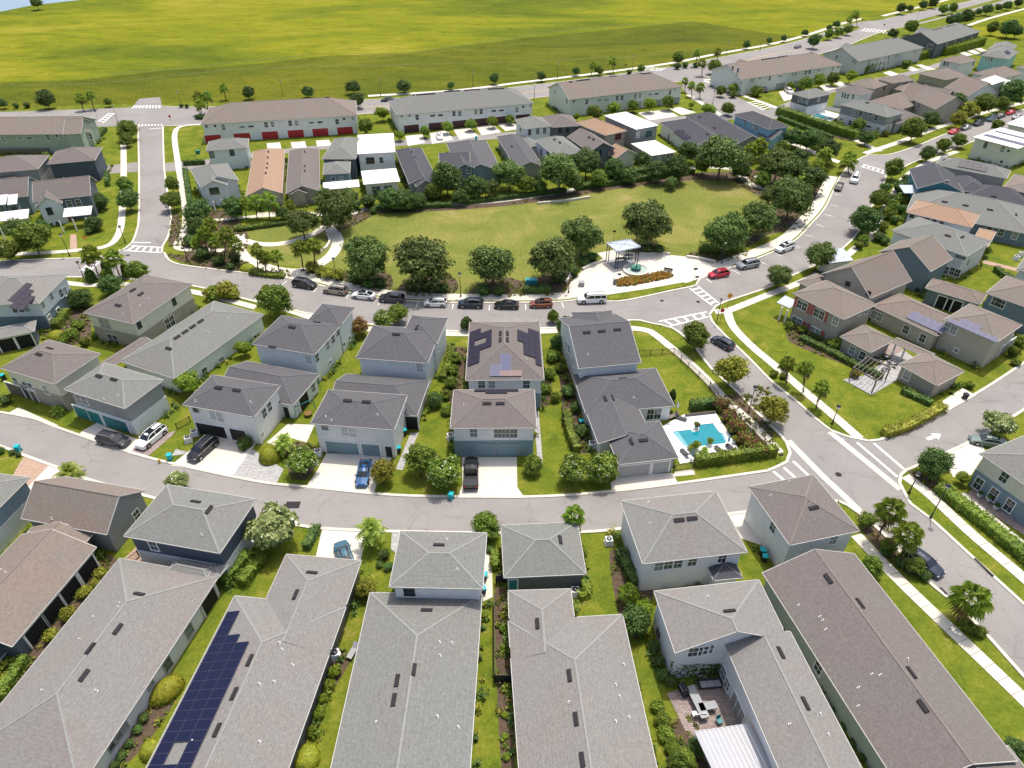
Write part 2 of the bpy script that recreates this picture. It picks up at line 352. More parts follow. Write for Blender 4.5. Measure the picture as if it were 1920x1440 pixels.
flat('shutter_red', (0.42, 0.11, 0.09), 0.6); flat('track', (0.10, 0.115, 0.02), 0.95, var=.4, scale=.3); flat('fountain_water', (0.42, 0.50, 0.46), 0.15, var=.1)
leafmat('leaf_lime', (0.20, 0.24, 0.02), (0.34, 0.36, 0.035), 0.25, 2.0)
leafmat('leaf_palm_dry', (0.20, 0.15, 0.05), (0.32, 0.25, 0.10), 0.2)
flat('frame_grey', (0.10, 0.11, 0.15), 0.4)
flat('fascia', (0.50, 0.49, 0.46), 0.6)
# ------------------------------------------------------------------ ground, roads, paths
g = MB(); g.face([(-900, -60, 0), (900, -60, 0), (900, 1500, 0), (-900, 1500, 0)])
tag(g.build('ground', 'lawn'), kind='structure')
# meadow beyond the boulevard
NB = [(-120, 208), (185, 196), (400, 193), (690, 184), (850, 173), (975, 159), (1100, 144), (1255, 122), (1340, 106), (1440, 87), (1512, 69), (1580, 47), (1615, 38), (1680, 26), (1765, 8), (1810, -4), (1850, -14)]
meadow = W2(NB) + [Vector((700, 1400, 0)), Vector((-800, 1400, 0)), Vector((-500, 260, 0))]
sheet('meadow', meadow, 'meadow', 0.008)
sheet('meadow', W2([(1812, 62), (1830, 42), (1870, 33), (1960, 12), (2100, -20), (2100, 60), (1960, 105), (1915, 88), (1850, 72)]), 'meadow', 0.008)
sheet('meadow', W2(NB[:11]) + W2([(1440, 62), (1300, 40), (1120, 58), (960, 74), (760, 100), (620, 104), (480, 120), (300, 133), (150, 150), (-150, 158)]), 'meadow_rough', 0.0095)
lake = W2([(-260, 60), (-100, 42), (0, 22), (60, 10), (150, 0), (300, -16), (520, -32)]) + [Vector((-100, 1300, 0)), Vector((-900, 1300, 0))]
sheet('lake', lake, 'water_lake', 0.03)
# faint tracks through the meadow grass
for tr in ([(210, 137), (300, 131), (480, 113), (620, 100), (760, 99), (960, 70), (1120, 50), (1290, 41)], [(0, 160), (200, 155), (480, 128), (900, 118), (1200, 105), (1330, 92)]):
    ribbon('track', catmull(W2(tr), 5), 0.9, 'track', 0.012)

# park
park = [(455, 470), (470, 430), (600, 408), (700, 398), (850, 392), (1000, 378), (1160, 352), (1290, 336), (1400, 345), (1480, 390), (1510, 400), (1450, 440), (1390, 470), (1330, 492), (1180, 480), (1120, 498), (1060, 540), (960, 556), (800, 556), (700, 546), (640, 528), (560, 500), (480, 495)]
sheet('park_lawn', catmull(W2(park), 5, True), 'park_lawn', 0.006)
sheet('park_lawn', catmull(W2([(1440, 320), (1500, 300), (1530, 310), (1500, 345), (1455, 345)]), 5, True), 'park_lawn', 0.006)
BEDS = []
def bed(pts, name='mulch_bed', mat='mulch'):
    poly = catmull(W2(pts), 5, True); BEDS.append(poly); sheet(name, poly, mat, 0.010 + 0.0003 * len(BEDS))
for b_ in ([(640, 515), (700, 505), (735, 520), (728, 545), (680, 542)], [(745, 545), (790, 505), (850, 520), (855, 548), (800, 556)],
           [(880, 548), (930, 520), (985, 530), (990, 552), (930, 558)], [(985, 540), (1040, 505), (1085, 500), (1060, 540), (1030, 556)],
           [(1185, 470), (1215, 455), (1245, 465), (1240, 474)], [(1285, 478), (1320, 470), (1390, 466), (1400, 480), (1345, 492), (1300, 487)],
           [(318, 415), (335, 400), (340, 430), (336, 462), (318, 462)], [(310, 478), (340, 478), (440, 478), (480, 500), (540, 508), (545, 520), (470, 513), (380, 503)],
           [(350, 400), (420, 395), (465, 440), (445, 480), (350, 478), (342, 440)], [(600, 425), (640, 400), (690, 392), (700, 402), (660, 425), (640, 432)],
           [(690, 396), (850, 388), (1000, 370), (1150, 342), (1300, 325), (1420, 322), (1400, 338), (1300, 338), (1160, 354), (1000, 380), (850, 394), (700, 400)],
           [(1440, 395), (1470, 375), (1510, 388), (1530, 400), (1500, 428), (1440, 440), (1415, 455), (1385, 470), (1370, 455), (1420, 430)],
           [(560, 508), (600, 498), (640, 515), (640, 528), (590, 522)], [(1370, 330), (1430, 318), (1520, 330), (1545, 345), (1520, 380), (1430, 370)]):
    bed(b_)
# foundation beds between the houses
for b_ in ([(1015, 690), (1032, 690), (1030, 760), (1012, 765)], [(1048, 690), (1066, 690), (1090, 800), (1108, 850), (1085, 850), (1060, 780)], [(845, 650), (872, 650), (866, 730), (848, 765), (838, 720)],
           [(125, 560), (165, 570), (165, 640), (100, 640), (85, 610)], [(540, 830), (600, 845), (575, 900), (545, 898)],
           [(1145, 1030), (1205, 1060), (1225, 1110), (1195, 1200), (1160, 1150)], [(1440, 722), (1400, 735), (1350, 742), (1340, 755), (1375, 820), (1430, 852), (1450, 845)],
           [(590, 1235), (640, 1215), (660, 1235), (600, 1330), (570, 1400), (545, 1440), (540, 1400)], [(250, 1340), (300, 1300), (330, 1310), (270, 1400), (230, 1440), (190, 1440)],
           [(1260, 1350), (1300, 1340), (1330, 1440), (1300, 1480), (1250, 1440)], [(30, 1240), (200, 1040), (225, 1050), (60, 1270)],
           [(1480, 640), (1600, 690), (1650, 715), (1640, 700), (1600, 660), (1500, 610)], [(1610, 950), (1650, 980), (1700, 1040), (1740, 1085), (1700, 1075), (1620, 1000)],
           [(1700, 880), (1760, 905), (1850, 965), (1935, 1050), (1935, 1062), (1840, 985), (1750, 925)], [(928, 1100), (950, 1105), (965, 1440), (940, 1440)],
           [(1500, 235), (1580, 262), (1620, 262), (1600, 240), (1460, 208)]):
    bed(b_)
bed([(1155, 525), (1172, 520), (1205, 518), (1238, 510), (1265, 519), (1212, 532), (1155, 539)], 'flower_bed')

# roads: left and right edges
R2u = [(-40, 492), (87, 487), (150, 485), (205, 480), (228, 469)]
R2v = [(306, 474), (325, 494), (400, 506), (480, 515), (545, 523), (595, 535), (660, 551), (712, 560), (792, 567), (905, 569), (1047, 567), (1090, 561), (1128, 553), (1137, 566), (1160, 566), (1197, 560), (1260, 546), (1306, 536), (1314, 524), (1370, 504), (1440, 478), (1490, 453), (1522, 421), (1547, 392), (1562, 362), (1575, 335), (1590, 315), (1612, 299), (1630, 291)]
R2l = [(1660, 328), (1655, 345), (1640, 372), (1620, 415), (1590, 455), (1545, 487), (1482, 517), (1440, 538), (1354, 567), (1337, 578), (1328, 590)]
R2m = [(1224, 606), (1200, 600), (1165, 601), (1080, 612), (1012, 615), (900, 621), (800, 617), (700, 608), (620, 594), (575, 586), (537, 579), (480, 565), (360, 535), (235, 522), (125, 519), (-40, 524)]
R1l = [(257, 236), (259, 300), (259, 400), (255, 432), (245, 456), (228, 469)]
R1r = [(307, 236), (310, 320), (322, 400), (318, 440), (307, 462), (306, 474)]
R3u = [(1630, 291), (1665, 291), (1715, 276), (1777, 251), (1850, 228), (1920, 206), (2000, 184)]
R3l = [(1660, 328), (1682, 322), (1697, 311), (1722, 300), (1785, 279), (1850, 256), (1920, 234), (2010, 210)]
R4l = [(1224, 606), (1262, 615), (1300, 645), (1335, 690), (1385, 735), (1420, 772), (1455, 805), (1477, 830), (1484, 850), (1477, 868), (1440, 885)]
R4r = [(1328, 590), (1333, 603), (1360, 632), (1402, 672), (1445, 716), (1490, 752), (1530, 788), (1560, 810), (1590, 821), (1630, 829)]
R4s = [(1697, 880), (1686, 889), (1683, 905), (1693, 925), (1704, 945), (1740, 972), (1825, 1050), (1920, 1137), (2060, 1265)]
R4t = [(1572, 938), (1590, 946), (1620, 967), (1660, 1002), (1732, 1080), (1800, 1137), (1850, 1187), (1920, 1265), (2030, 1385)]
R6u = [(1630, 829), (1650, 827), (1690, 812), (1740, 792), (1845, 732), (1920, 683), (2010, 624)]
R6l = [(1697, 880), (1727, 867), (1830, 820), (1920, 765), (2020, 700)]
R7u = [(1440, 885), (1272, 909), (1145, 924), (1000, 934), (800, 933), (700, 928), (572, 915), (480, 905), (320, 871), (232, 847), (110, 805), (62, 787), (0, 775), (-70, 765)]
R7l = [(1572, 938), (1530, 936), (1405, 957), (1365, 962), (1167, 989), (1085, 996), (960, 998), (750, 995), (620, 990), (567, 984), (430, 962), (290, 932), (160, 895), (115, 877), (47, 852), (0, 834), (-70, 813)]
R8n = [(-120, 214), (185, 204), (250, 201), (302, 200), (400, 201), (690, 188), (850, 177), (975, 163), (1100, 148), (1255, 126), (1340, 110), (1440, 91), (1512, 73), (1580, 50), (1615, 41), (1660, 36), (1765, 14), (1830, 0), (1900, -16), (2000, -38)]
R8s = [(-120, 246), (257, 236), (307, 236), (400, 233), (690, 213), (850, 203), (975, 187), (1100, 172), (1283, 152), (1325, 146), (1400, 131), (1500, 111), (1580, 88), (1655, 59), (1722, 45), (1777, 31), (1900, 2), (2000, -20)]
def cm(px, n=6): return catmull(W2(px), n)
def road(name, a, b, z): sheet(name, cm(a) + list(reversed(cm(b))), 'asphalt', z)
road('boulevard', R8n, R8s, 0.020)
road('street', R1l, R1r, 0.024)
sheet('street', cm(R2u + R2v) + cm(R2l + R2m), 'asphalt', 0.028)
road('street', R3u, R3l, 0.024)
sheet('street', cm(R4l) + list(reversed(cm(R7l)[:1])) + cm(R4t) + list(reversed(cm(R4s))) + list(reversed(cm(R4r))), 'asphalt', 0.032)
road('alley', R6u, R6l, 0.024)
road('alley', R7u, R7l, 0.024)
sheet('street', W2([(250, 201), (255, 192), (262, 185), (300, 182), (304, 200)]), 'asphalt', 0.024)
road('street', [(1283, 150), (1284, 172), (1350, 213), (1385, 225)], [(1330, 147), (1335, 160), (1400, 190), (1440, 207), (1480, 222)], 0.024)
road('alley', [(310, 306), (395, 298), (560, 276), (760, 262), (1000, 244), (1180, 225), (1380, 212)], [(310, 322), (395, 314), (560, 284), (760, 273), (1000, 255), (1180, 236), (1400, 222)], 0.016)
road('alley', [(-60, 330), (180, 312), (258, 304)], [(-60, 352), (180, 328), (258, 322)], 0.016)
road('alley', [(1440, 205), (1560, 165), (1700, 135), (1800, 105)], [(1440, 215), (1560, 174), (1700, 143), (1815, 110)], 0.016)
# grass median of the boulevard
for md in ([(1532, 77), (1540, 70), (1575, 58), (1600, 50), (1612, 50), (1602, 58), (1570, 70), (1545, 78)], [(1722, 38), (1780, 23), (1900, -9), (2000, -30), (2000, -26), (1900, -4), (1780, 28), (1724, 42)]):
    sheet('median', catmull(W2(md), 4, True), 'lawn', 0.06, h=0.05)
# kerbs: raised concrete along every road edge
def kerb(px, side, w=0.42, h=0.13):
    ribbon('kerb', cm(px), w, 'kerb', h, side * w / 2, h)
for px, s in ((R2u, 1), (R2v, 1), (R2l, 1), (R2m, 1), (R1l, 1), (R1r, -1), (R3u, 1), (R3l, -1), (R4l, -1), (R4r, 1), (R4s, 1), (R4t, -1), (R6u, 1), (R6l, -1), (R7u, -1), (R7l, 1)):
    kerb(px, s)
kerb([(307, 236), (400, 233), (690, 213), (850, 203), (975, 187), (1100, 172), (1283, 152)], -1); kerb([(1325, 146), (1400, 131), (1500, 111), (1580, 88), (1655, 59), (1722, 45), (1777, 31), (1900, 2), (2000, -20)], -1)
kerb([(302, 200), (400, 201), (690, 188), (850, 177), (975, 163), (1100, 148), (1255, 126)], 1); kerb([(1310, 116), (1440, 91), (1512, 73), (1580, 50)], 1); kerb([(1660, 36), (1765, 14), (1830, 0), (1900, -16)], 1)
# concrete valley gutters crossing the alley mouths and pavement bands
for a in ([(1478, 826), (1540, 890), (1572, 920), (1622, 968)], [(1556, 810), (1620, 862), (1688, 918)]):
    ribbon('gutter', cm(a), 0.95, 'kerb', 0.040)

# sidewalks: concrete slabs with open joints
def sidewalk(px, w=1.6, z=0.06, step=1.6, single=False, name='sidewalk'):
    line = cm(px, 8)
    # resample
    pts = [line[0]]; acc = 0
    for i in range(1, len(line)):
        seg = line[i] - line[i - 1]; L = seg.length
        if L < 1e-6: continue
        d = step - acc
        while d <= L: pts.append(line[i - 1] + seg * (d / L)); d += step
        acc = L - (d - step)
    pts.append(line[-1])
    base = ribbon(name, line, w - 0.06, 'joint', z - 0.03)
    a = offset(pts, w / 2); b = offset(pts, -w / 2); mb = MB()
    for i in range(len(pts) - 1):
        if (pts[i + 1] - pts[i]).length < 0.2: continue
        t = (pts[i + 1] - pts[i]).normalized() * 0.03
        q = [a[i] + t, a[i + 1] - t, b[i + 1] - t, b[i] + t]
        zz = z + random.uniform(-0.003, 0.003)
        if single:
            s_ = MB(); s_.prism([(p.x, p.y) for p in q], z - 0.05, zz); s_.build('slab', 'sidewalk', base)
        else: mb.prism([(p.x, p.y) for p in q], z - 0.05, zz)
    if not single: tag(mb.build('slabs', 'sidewalk', base), kind='stuff')
sidewalk([(1605, 1003), (1640, 1040), (1690, 1092), (1800, 1197), (1920, 1312), (2020, 1410)], single=True)
sidewalk([(1697, 893), (1740, 925), (1815, 995), (1915, 1080), (2020, 1172)], single=True)
sidewalk([(1364, 583), (1374, 612), (1410, 650), (1446, 680), (1500, 727), (1530, 752), (1575, 790), (1612, 823)], single=True)
sidewalk([(1188, 616), (1215, 619), (1250, 645), (1290, 678), (1330, 716), (1360, 750), (1400, 785), (1440, 825), (1462, 850)], 1.5, single=True)
sidewalk([(1340, 585), (1364, 583), (1440, 553), (1500, 530), (1560, 500), (1605, 465), (1637, 440), (1652, 405), (1672, 370), (1690, 340), (1710, 322), (1745, 302), (1795, 284)])
sidewalk([(231, 240), (232, 320), (229, 400), (222, 440), (200, 462), (150, 469), (70, 475), (-20, 477)])
sidewalk([(410, 233), (345, 236), (328, 250), (332, 295), (343, 360), (349, 410), (343, 440), (335, 466), (420, 470)])
sidewalk([(362, 415), (420, 412), (480, 406), (560, 402)], 1.5)
sidewalk([(480, 402), (560, 400), (640, 404), (700, 390), (830, 385), (960, 374), (1100, 352), (1220, 330), (1310, 314), (1385, 318)], 2.0)
sidewalk([(480, 560), (600, 600), (700, 618), (862, 626), (1000, 622), (1090, 618), (1190, 616)], 1.6)
sidewalk([(120, 530), (170, 535), (240, 533), (360, 547), (480, 577)], 1.5)
sidewalk([(690, 180), (850, 170), (975, 155), (1100, 140), (1255, 119), (1340, 102), (1440, 84), (1512, 66), (1580, 44), (1615, 35)], 2.4, step=3)
sidewalk([(1655, 30), (1720, 14), (1790, -4)], 2.4, step=3)
sidewalk([(1810, 50), (1850, 36), (1920, 17), (1990, 0)], 2.2, step=3)
sidewalk([(1290, 178), (1350, 215), (1360, 222)], 1.8, step=3); sidewalk([(1400, 182), (1370, 165), (1320, 152)], 1.8, step=3); sidewalk([(1395, 180), (1450, 200), (1520, 228), (1620, 270), (1650, 284)], 2.0, step=3)
sidewalk([(1622, 288), (1690, 265), (1770, 235), (1850, 210), (1930, 190)], 2.0, step=3)
sidewalk([(1320, 150), (1345, 148), (1400, 140)], 2, step=3)
# broad park-side walk along the parking bays and around the crescent
pw = cm([(545, 521), (595, 533), (660, 549), (712, 558), (792, 565), (905, 567), (1047, 565), (1090, 559), (1128, 551)])
ribbon('sidewalk', pw, 2.6, 'sidewalk', 0.05, 1.9, 0.05)
pw = cm([(1306, 527), (1370, 502), (1440, 476), (1490, 451), (1522, 419), (1547, 390), (1562, 360), (1575, 333)])
ribbon('sidewalk', pw, 2.8, 'sidewalk', 0.05, 2.0, 0.05)
def path(px, w=2.0, z=0.055): ribbon('path', cm(px, 8), w, 'sidewalk', z, 0, 0.05)
path([(448, 447), (480, 457), (520, 458), (555, 451), (590, 438), (615, 420), (640, 405)], 2.0)
path([(448, 440), (446, 462), (462, 485), (495, 500), (530, 508), (562, 509), (592, 499), (620, 480), (633, 458), (629, 440), (614, 425)], 2.6, 0.062)
path([(562, 509), (548, 517), (540, 523)], 3.0, 0.066)
path([(1385, 318), (1400, 340), (1425, 352), (1460, 357), (1490, 352)], 2.0); path([(1415, 330), (1450, 340), (1500, 335), (1535, 325)], 1.5, 0.062)
path([(1450, 255), (1500, 275), (1540, 292), (1575, 305)], 2.2, 0.058)
# low seat walls
def low_wall(px, label, h=0.55):
    o = ribbon('seat_wall', cm(px, 8), 0.45, 'concrete', h, 0, h)
    del o['kind']
    tag(o, label, 'wall')
low_wall([(1092, 507), (1110, 498), (1135, 490)], 'curved seat wall on the west edge of the park plaza')
low_wall([(1198, 478), (1225, 477), (1256, 478)], 'short seat wall behind the park pavilion')
low_wall([(1287, 483), (1315, 487), (1342, 493)], 'seat wall on the east side of the park plaza')
low_wall([(1008, 383), (1060, 378), (1106, 371)], 'long low wall on the north edge of the park lawn')
low_wall([(1060, 532), (1068, 522), (1074, 517)], 'short low wall at the western corner of the plaza')
low_wall([(598, 476), (612, 466), (619, 452), (612, 440)], 'curved low wall inside the looping park path')
# plaza
sheet('plaza', W2([(1055, 557), (1070, 530), (1092, 508), (1135, 490), (1120, 475), (1150, 469), (1210, 477), (1260, 479), (1290, 482), (1342, 496), (1380, 490), (1370, 502), (1317, 521), (1290, 530), (1140, 553), (1125, 552), (1100, 557)]), 'concrete', 0.058, h=0.05)
sheet('verge', W2([(1139, 556), (1282, 530), (1286, 537), (1240, 547), (1197, 558), (1142, 564)]), 'lawn', 0.14, h=0.05)
# driveways
_dz = [0.0]; PAVED = []
def drive(pts, mat='drive_white', name='driveway', z=0.045):
    _dz[0] += 0.00012; PAVED.append(W2(pts)); z += _dz[0]; sheet(name, W2(pts), mat, z, h=0.04)
drive([(866, 857), (969, 857), (970, 914), (984, 934), (857, 933), (867, 910)])
drive([(612, 850), (737, 856), (712, 890), (700, 928), (572, 916), (595, 882)])
drive([(402, 816), (480, 832), (470, 846), (436, 893), (320, 873), (352, 848)])
drive([(472, 842), (532, 880), (517, 910), (436, 893)], 'pavers_grey', z=0.052); drive([(352, 848), (330, 842), (322, 855), (345, 852)], 'pavers_grey')
drive([(155, 808), (182, 793), (262, 826), (245, 852), (147, 816)]); drive([(262, 826), (330, 808), (320, 820), (275, 858), (244, 850)], 'pavers_mixed', z=0.05)
drive([(15, 775), (35, 764), (108, 797), (102, 803), (62, 786)])
drive([(1145, 905), (1165, 893), (1260, 887), (1273, 909), (1147, 924)])
drive([(605, 989), (690, 992), (676, 1052), (592, 1045)]); drive([(92, 873), (120, 880), (90, 925), (66, 965), (50, 915)]); drive([(47, 852), (92, 873), (52, 914), (22, 895)], 'pavers_red')
drive([(735, 995), (750, 996), (745, 1040), (733, 1030)], 'pavers_grey')
drive([(1365, 962), (1405, 957), (1440, 990), (1450, 1030), (1390, 1010)], 'drive_white')
drive([(1767, 852), (1835, 816), (1848, 850), (1820, 892), (1787, 895)]); drive([(1815, 825), (1832, 812), (1870, 828), (1870, 845)], 'pavers_mixed', z=0.052)
drive([(1767, 752), (1805, 728), (1830, 742), (1776, 771)])
drive([(230, 1050), (262, 1020), (275, 1070), (240, 1080)], 'pavers_red')
drive([(1000, 772), (1010, 771), (1018, 868), (1008, 868)], 'pavers_grey', 'path'); drive([(742, 880), (770, 812), (785, 812), (755, 882)], 'pavers_grey', 'path')
drive([(131, 467), (145, 467), (143, 440), (132, 440)], 'pavers_red', 'path'); drive([(541, 795), (590, 797), (575, 830), (540, 820)], 'concrete', 'patio')
drive([(500, 830), (540, 795), (550, 800), (515, 835)], 'sidewalk', 'path')
drive([(905, 1040), (922, 1040), (924, 1120), (906, 1128)], 'concrete', 'path'); drive([(1265, 885), (1300, 880), (1303, 890), (1262, 894)], 'sidewalk', 'path')
for (a, b, c, d) in (((760, 255), (792, 252), (797, 268), (765, 274)), ((806, 250), (838, 244), (850, 262), (810, 270)), ((850, 243), (882, 240), (897, 256), (862, 262)), ((893, 238), (925, 234), (940, 248), (903, 254)), ((932, 232), (960, 229), (978, 241), (948, 246)),
                     ((500, 269), (525, 267), (528, 280), (502, 281)), ((545, 267), (572, 265), (575, 277), (548, 278)), ((592, 264), (617, 262), (622, 273), (595, 275)),
                     ((1195, 212), (1222, 208), (1245, 222), (1218, 226)), ((1222, 209), (1250, 205), (1272, 218), (1245, 222)), ((1254, 204), (1275, 201), (1305, 211), (1278, 216)),
                     ((1460, 172), (1480, 168), (1505, 180), (1470, 190)), ((1536, 161), (1552, 158), (1568, 166), (1548, 171)), ((1560, 155), (1575, 153), (1590, 158), (1575, 162)), ((1655, 137), (1668, 133), (1685, 139), (1672, 143)), ((1698, 129), (1708, 125), (1725, 131), (1712, 134)), ((1717, 122), (1727, 121), (1755, 130), (1740, 132)), ((1795, 98), (1808, 97), (1825, 103), (1812, 105)), ((1812, 95), (1825, 93), (1838, 100), (1828, 102)), ((1826, 91), (1838, 90), (1850, 95), (1840, 97))):
    drive((a, b, c, d))
drive([(1618, 705), (1692, 655), (1712, 670), (1720, 690), (1634, 741), (1580, 712)], 'pavers_grey', 'patio'); drive([(1655, 670), (1668, 640), (1690, 650), (1692, 660)], 'pavers_mixed', 'patio')
drive([(1250, 1300), (1345, 1270), (1405, 1360), (1345, 1450), (1300, 1400)], 'pavers_mixed', 'patio')
drive([(1500, 215), (1560, 228), (1575, 215), (1540, 205), (1515, 214)], 'pool_deck')
drive([(1810, 930), (1840, 900), (1930, 985), (1930, 1010)], 'pavers_mixed', 'patio'); ribbon('path', cm([(1805, 925), (1860, 970), (1930, 1030)]), 0.9, 'sidewalk', 0.06)
drive([(1845, 488), (1915, 505), (1915, 511), (1842, 494)], 'pavers_red', 'path')
# pool with deck
drive([(1242, 800), (1282, 778), (1342, 775), (1390, 852), (1275, 870)], 'pool_deck', 'pool_deck', 0.10)
pool = MB(); outline = [(1257, 810), (1297, 805.5), (1299, 811), (1309, 808), (1307, 797), (1337, 793.5), (1350, 812), (1356, 812), (1364, 829), (1360, 834), (1290, 842), (1281, 838)]
pr = empty('swimming_pool', at(1310, 818)); tag(pr, 'turquoise L shaped swimming pool in the white deck beside the dark roofed corner house', 'pool')
o0 = at(1310, 818)
mb = MB(); mb.prism([(p.x, p.y) for p in W2(outline)], 0.11, 0.125); mb.build('water', 'water_pool', pr, o0)
mb = MB(); ol = W2(outline); ol.append(ol[0])
for i in range(len(ol) - 1): mb.bar((ol[i].x, ol[i].y, 0.14), (ol[i + 1].x, ol[i + 1].y, 0.14), 0.28, 0.09)
mb.build('coping', 'pool_deck', pr, o0)
mb = MB(); mb.prism([(p.x, p.y) for p in W2([(1259, 811.5), (1272, 811), (1282, 826), (1292, 840), (1282, 837)])], 0.126, 0.129); mb.build('shelf', 'pool_shelf', pr, o0)
mb = MB(); mb.prism([(p.x, p.y) for p in W2([(1351, 813), (1356, 813), (1363, 828), (1359, 829)])], 0.126, 0.129); mb.build('step', 'pool_shelf', pr, o0)
pr = empty('swimming_pool', at(1541, 217)); tag(pr, 'small turquoise pool behind the two tone grey hip roofed house at upper right', 'pool')
mb = MB(); mb.prism([(p.x, p.y) for p in W2([(1524, 218), (1533, 213), (1560, 221), (1552, 226)])], 0.10, 0.12); mb.build('water', 'water_pool', pr, at(1541, 217))

# painted markings
def stripe(a, b, w=0.15, mat='mark_white', z=0.042, name='road_marking'):
    ribbon(name, [at(*a), at(*b)], w, mat, z)
def crosswalk(A, B, C_, D, n, w=0.5, lines=True):             # A-B and D-C_ are the long borders
    A, B, C_, D = [at(*p) for p in (A, B, C_, D)]
    if lines:
        ribbon('road_marking', [A, B], 0.3, 'mark_white', 0.044); ribbon('road_marking', [D, C_], 0.3, 'mark_white', 0.044)
    mb = MB()
    for i in range(n):
        t = (i + 0.5) / n; p = A.lerp(B, t); q = D.lerp(C_, t); u = (B - A).normalized() * w / 2
        mb.face([(x.x, x.y, 0.046) for x in (p - u, p + u, q + u, q - u)])
    tag(mb.build('crosswalk', 'mark_white'), kind='structure')
crosswalk((1293, 541), (1335, 573), (1347, 568), (1309, 537), 5)
crosswalk((1235, 603), (1325, 585), (1328, 594), (1255, 612), 5)
crosswalk((232, 470), (302, 474), (302, 464), (247, 461), 5); stripe((248, 455), (282, 455), 0.4)
crosswalk((150, 508), (176, 486), (190, 488), (162, 514), 4)
crosswalk((1613, 312), (1658, 326), (1662, 321), (1618, 308), 5)
crosswalk((258, 237), (306, 235), (306, 233), (258, 234), 8, 0.5, False); crosswalk((245, 203), (302, 203), (302, 198), (250, 198), 9, 0.6, False); stripe((280, 242), (308, 240), 0.4)
crosswalk((184, 228), (205, 212), (215, 212), (193, 231), 5); crosswalk((1612, 58), (1665, 63), (1672, 58), (1620, 53), 8)
crosswalk((1205, 131), (1240, 133), (1250, 129), (1215, 126), 5); crosswalk((1400, 191), (1432, 207), (1448, 202), (1420, 188), 5)
for a, b in (((1607, 830), (1682, 894)), ((1638, 831), (1695, 880)), ((1487, 865), (1515, 891)), ((1470, 877), (1490, 895)), ((1450, 884), (1469, 900)), ((1582, 825), (1565, 822))):
    stripe(a, b, 0.38)
for a, b in (((538, 527), (529, 534)), ((594, 540), (588, 548)), ((655, 552), (649, 560)), ((713, 563), (709, 572)), ((784, 567), (780, 577)), ((850, 570), (848, 580)), ((918, 572), (917, 582)), ((985, 571), (986, 581)), ((1053, 567), (1057, 577)),
             ((1371, 506), (1387, 514)), ((1420, 489), (1437, 496)), ((1453, 474), (1466, 481)), ((1487, 459), (1500, 464)), ((1508, 441), (1524, 443)), ((1530, 420), (1545, 426)), ((1545, 402), (1562, 406)), ((1557, 384), (1572, 387)), ((1564, 364), (1578, 367)), ((1324, 523), (1334, 530))):
    stripe(a, b, 0.14)
# arrow
A0, A1 = at(1738, 824), at(1762, 815); u = (A1 - A0).normalized(); v = Vector((-u.y, u.x, 0)); mb = MB()
T0 = at(1764, 814); mb.face([(p.x, p.y, 0.046) for p in (A0 - v * .28, A0 - v * .28 + (T0 - A0) * .62, A0 + v * .28 + (T0 - A0) * .62, A0 + v * .28)])
mb.face([(p.x, p.y, 0.0465) for p in (A0 + (T0 - A0) * .55 - v * .75, T0, A0 + (T0 - A0) * .55 + v * .75)])
tag(mb.build('arrow_marking', 'mark_white'), kind='structure')
for ln in ([(400, 218), (690, 201), (850, 191), (975, 175), (1100, 160), (1230, 143)], [(1345, 130), (1440, 103), (1512, 92)]):
    ribbon('road_marking', cm(ln), 0.45, 'mark_yellow', 0.032)
# drain covers and manholes
for (x, y, s, lb) in ((549, 947, 0.9, 'dark square drain grate in the alley behind the crape myrtle'), (1572, 890, 0.45, 'round manhole cover where the street meets the alley'), (1241, 564, 0.4, 'round manhole cover in the crescent street'), (1309, 566, 0.4, 'second round manhole cover in the crescent near the crossing'), (240, 479, 0.4, 'round manhole cover at the west junction')):
    mb = MB()
    c = at(x, y)
    if s > 0.8: mb.box((c.x, c.y, 0.04), (1.9, 1.2, 0.02))
    else: mb.lathe([(s, 0.03), (s, 0.045)], 14, (c.x, c.y, 0))
    tag(mb.build('drain_cover', 'vent_dark'), lb, 'drain cover')
for (x0, y0, x1, y1, lb) in ((1826, 1048, 1862, 1082, 'kerb inlet with dark mouth on the east side of the right street'), (1762, 1103, 1775, 1116, 'short kerb inlet on the west side of the right street')):
    o = ribbon('storm_drain', [at(x0, y0), at(x1, y1)], 0.3, 'vent_dark', 0.16, 0, 0.1); del o['kind']; tag(o, lb, 'storm drain')
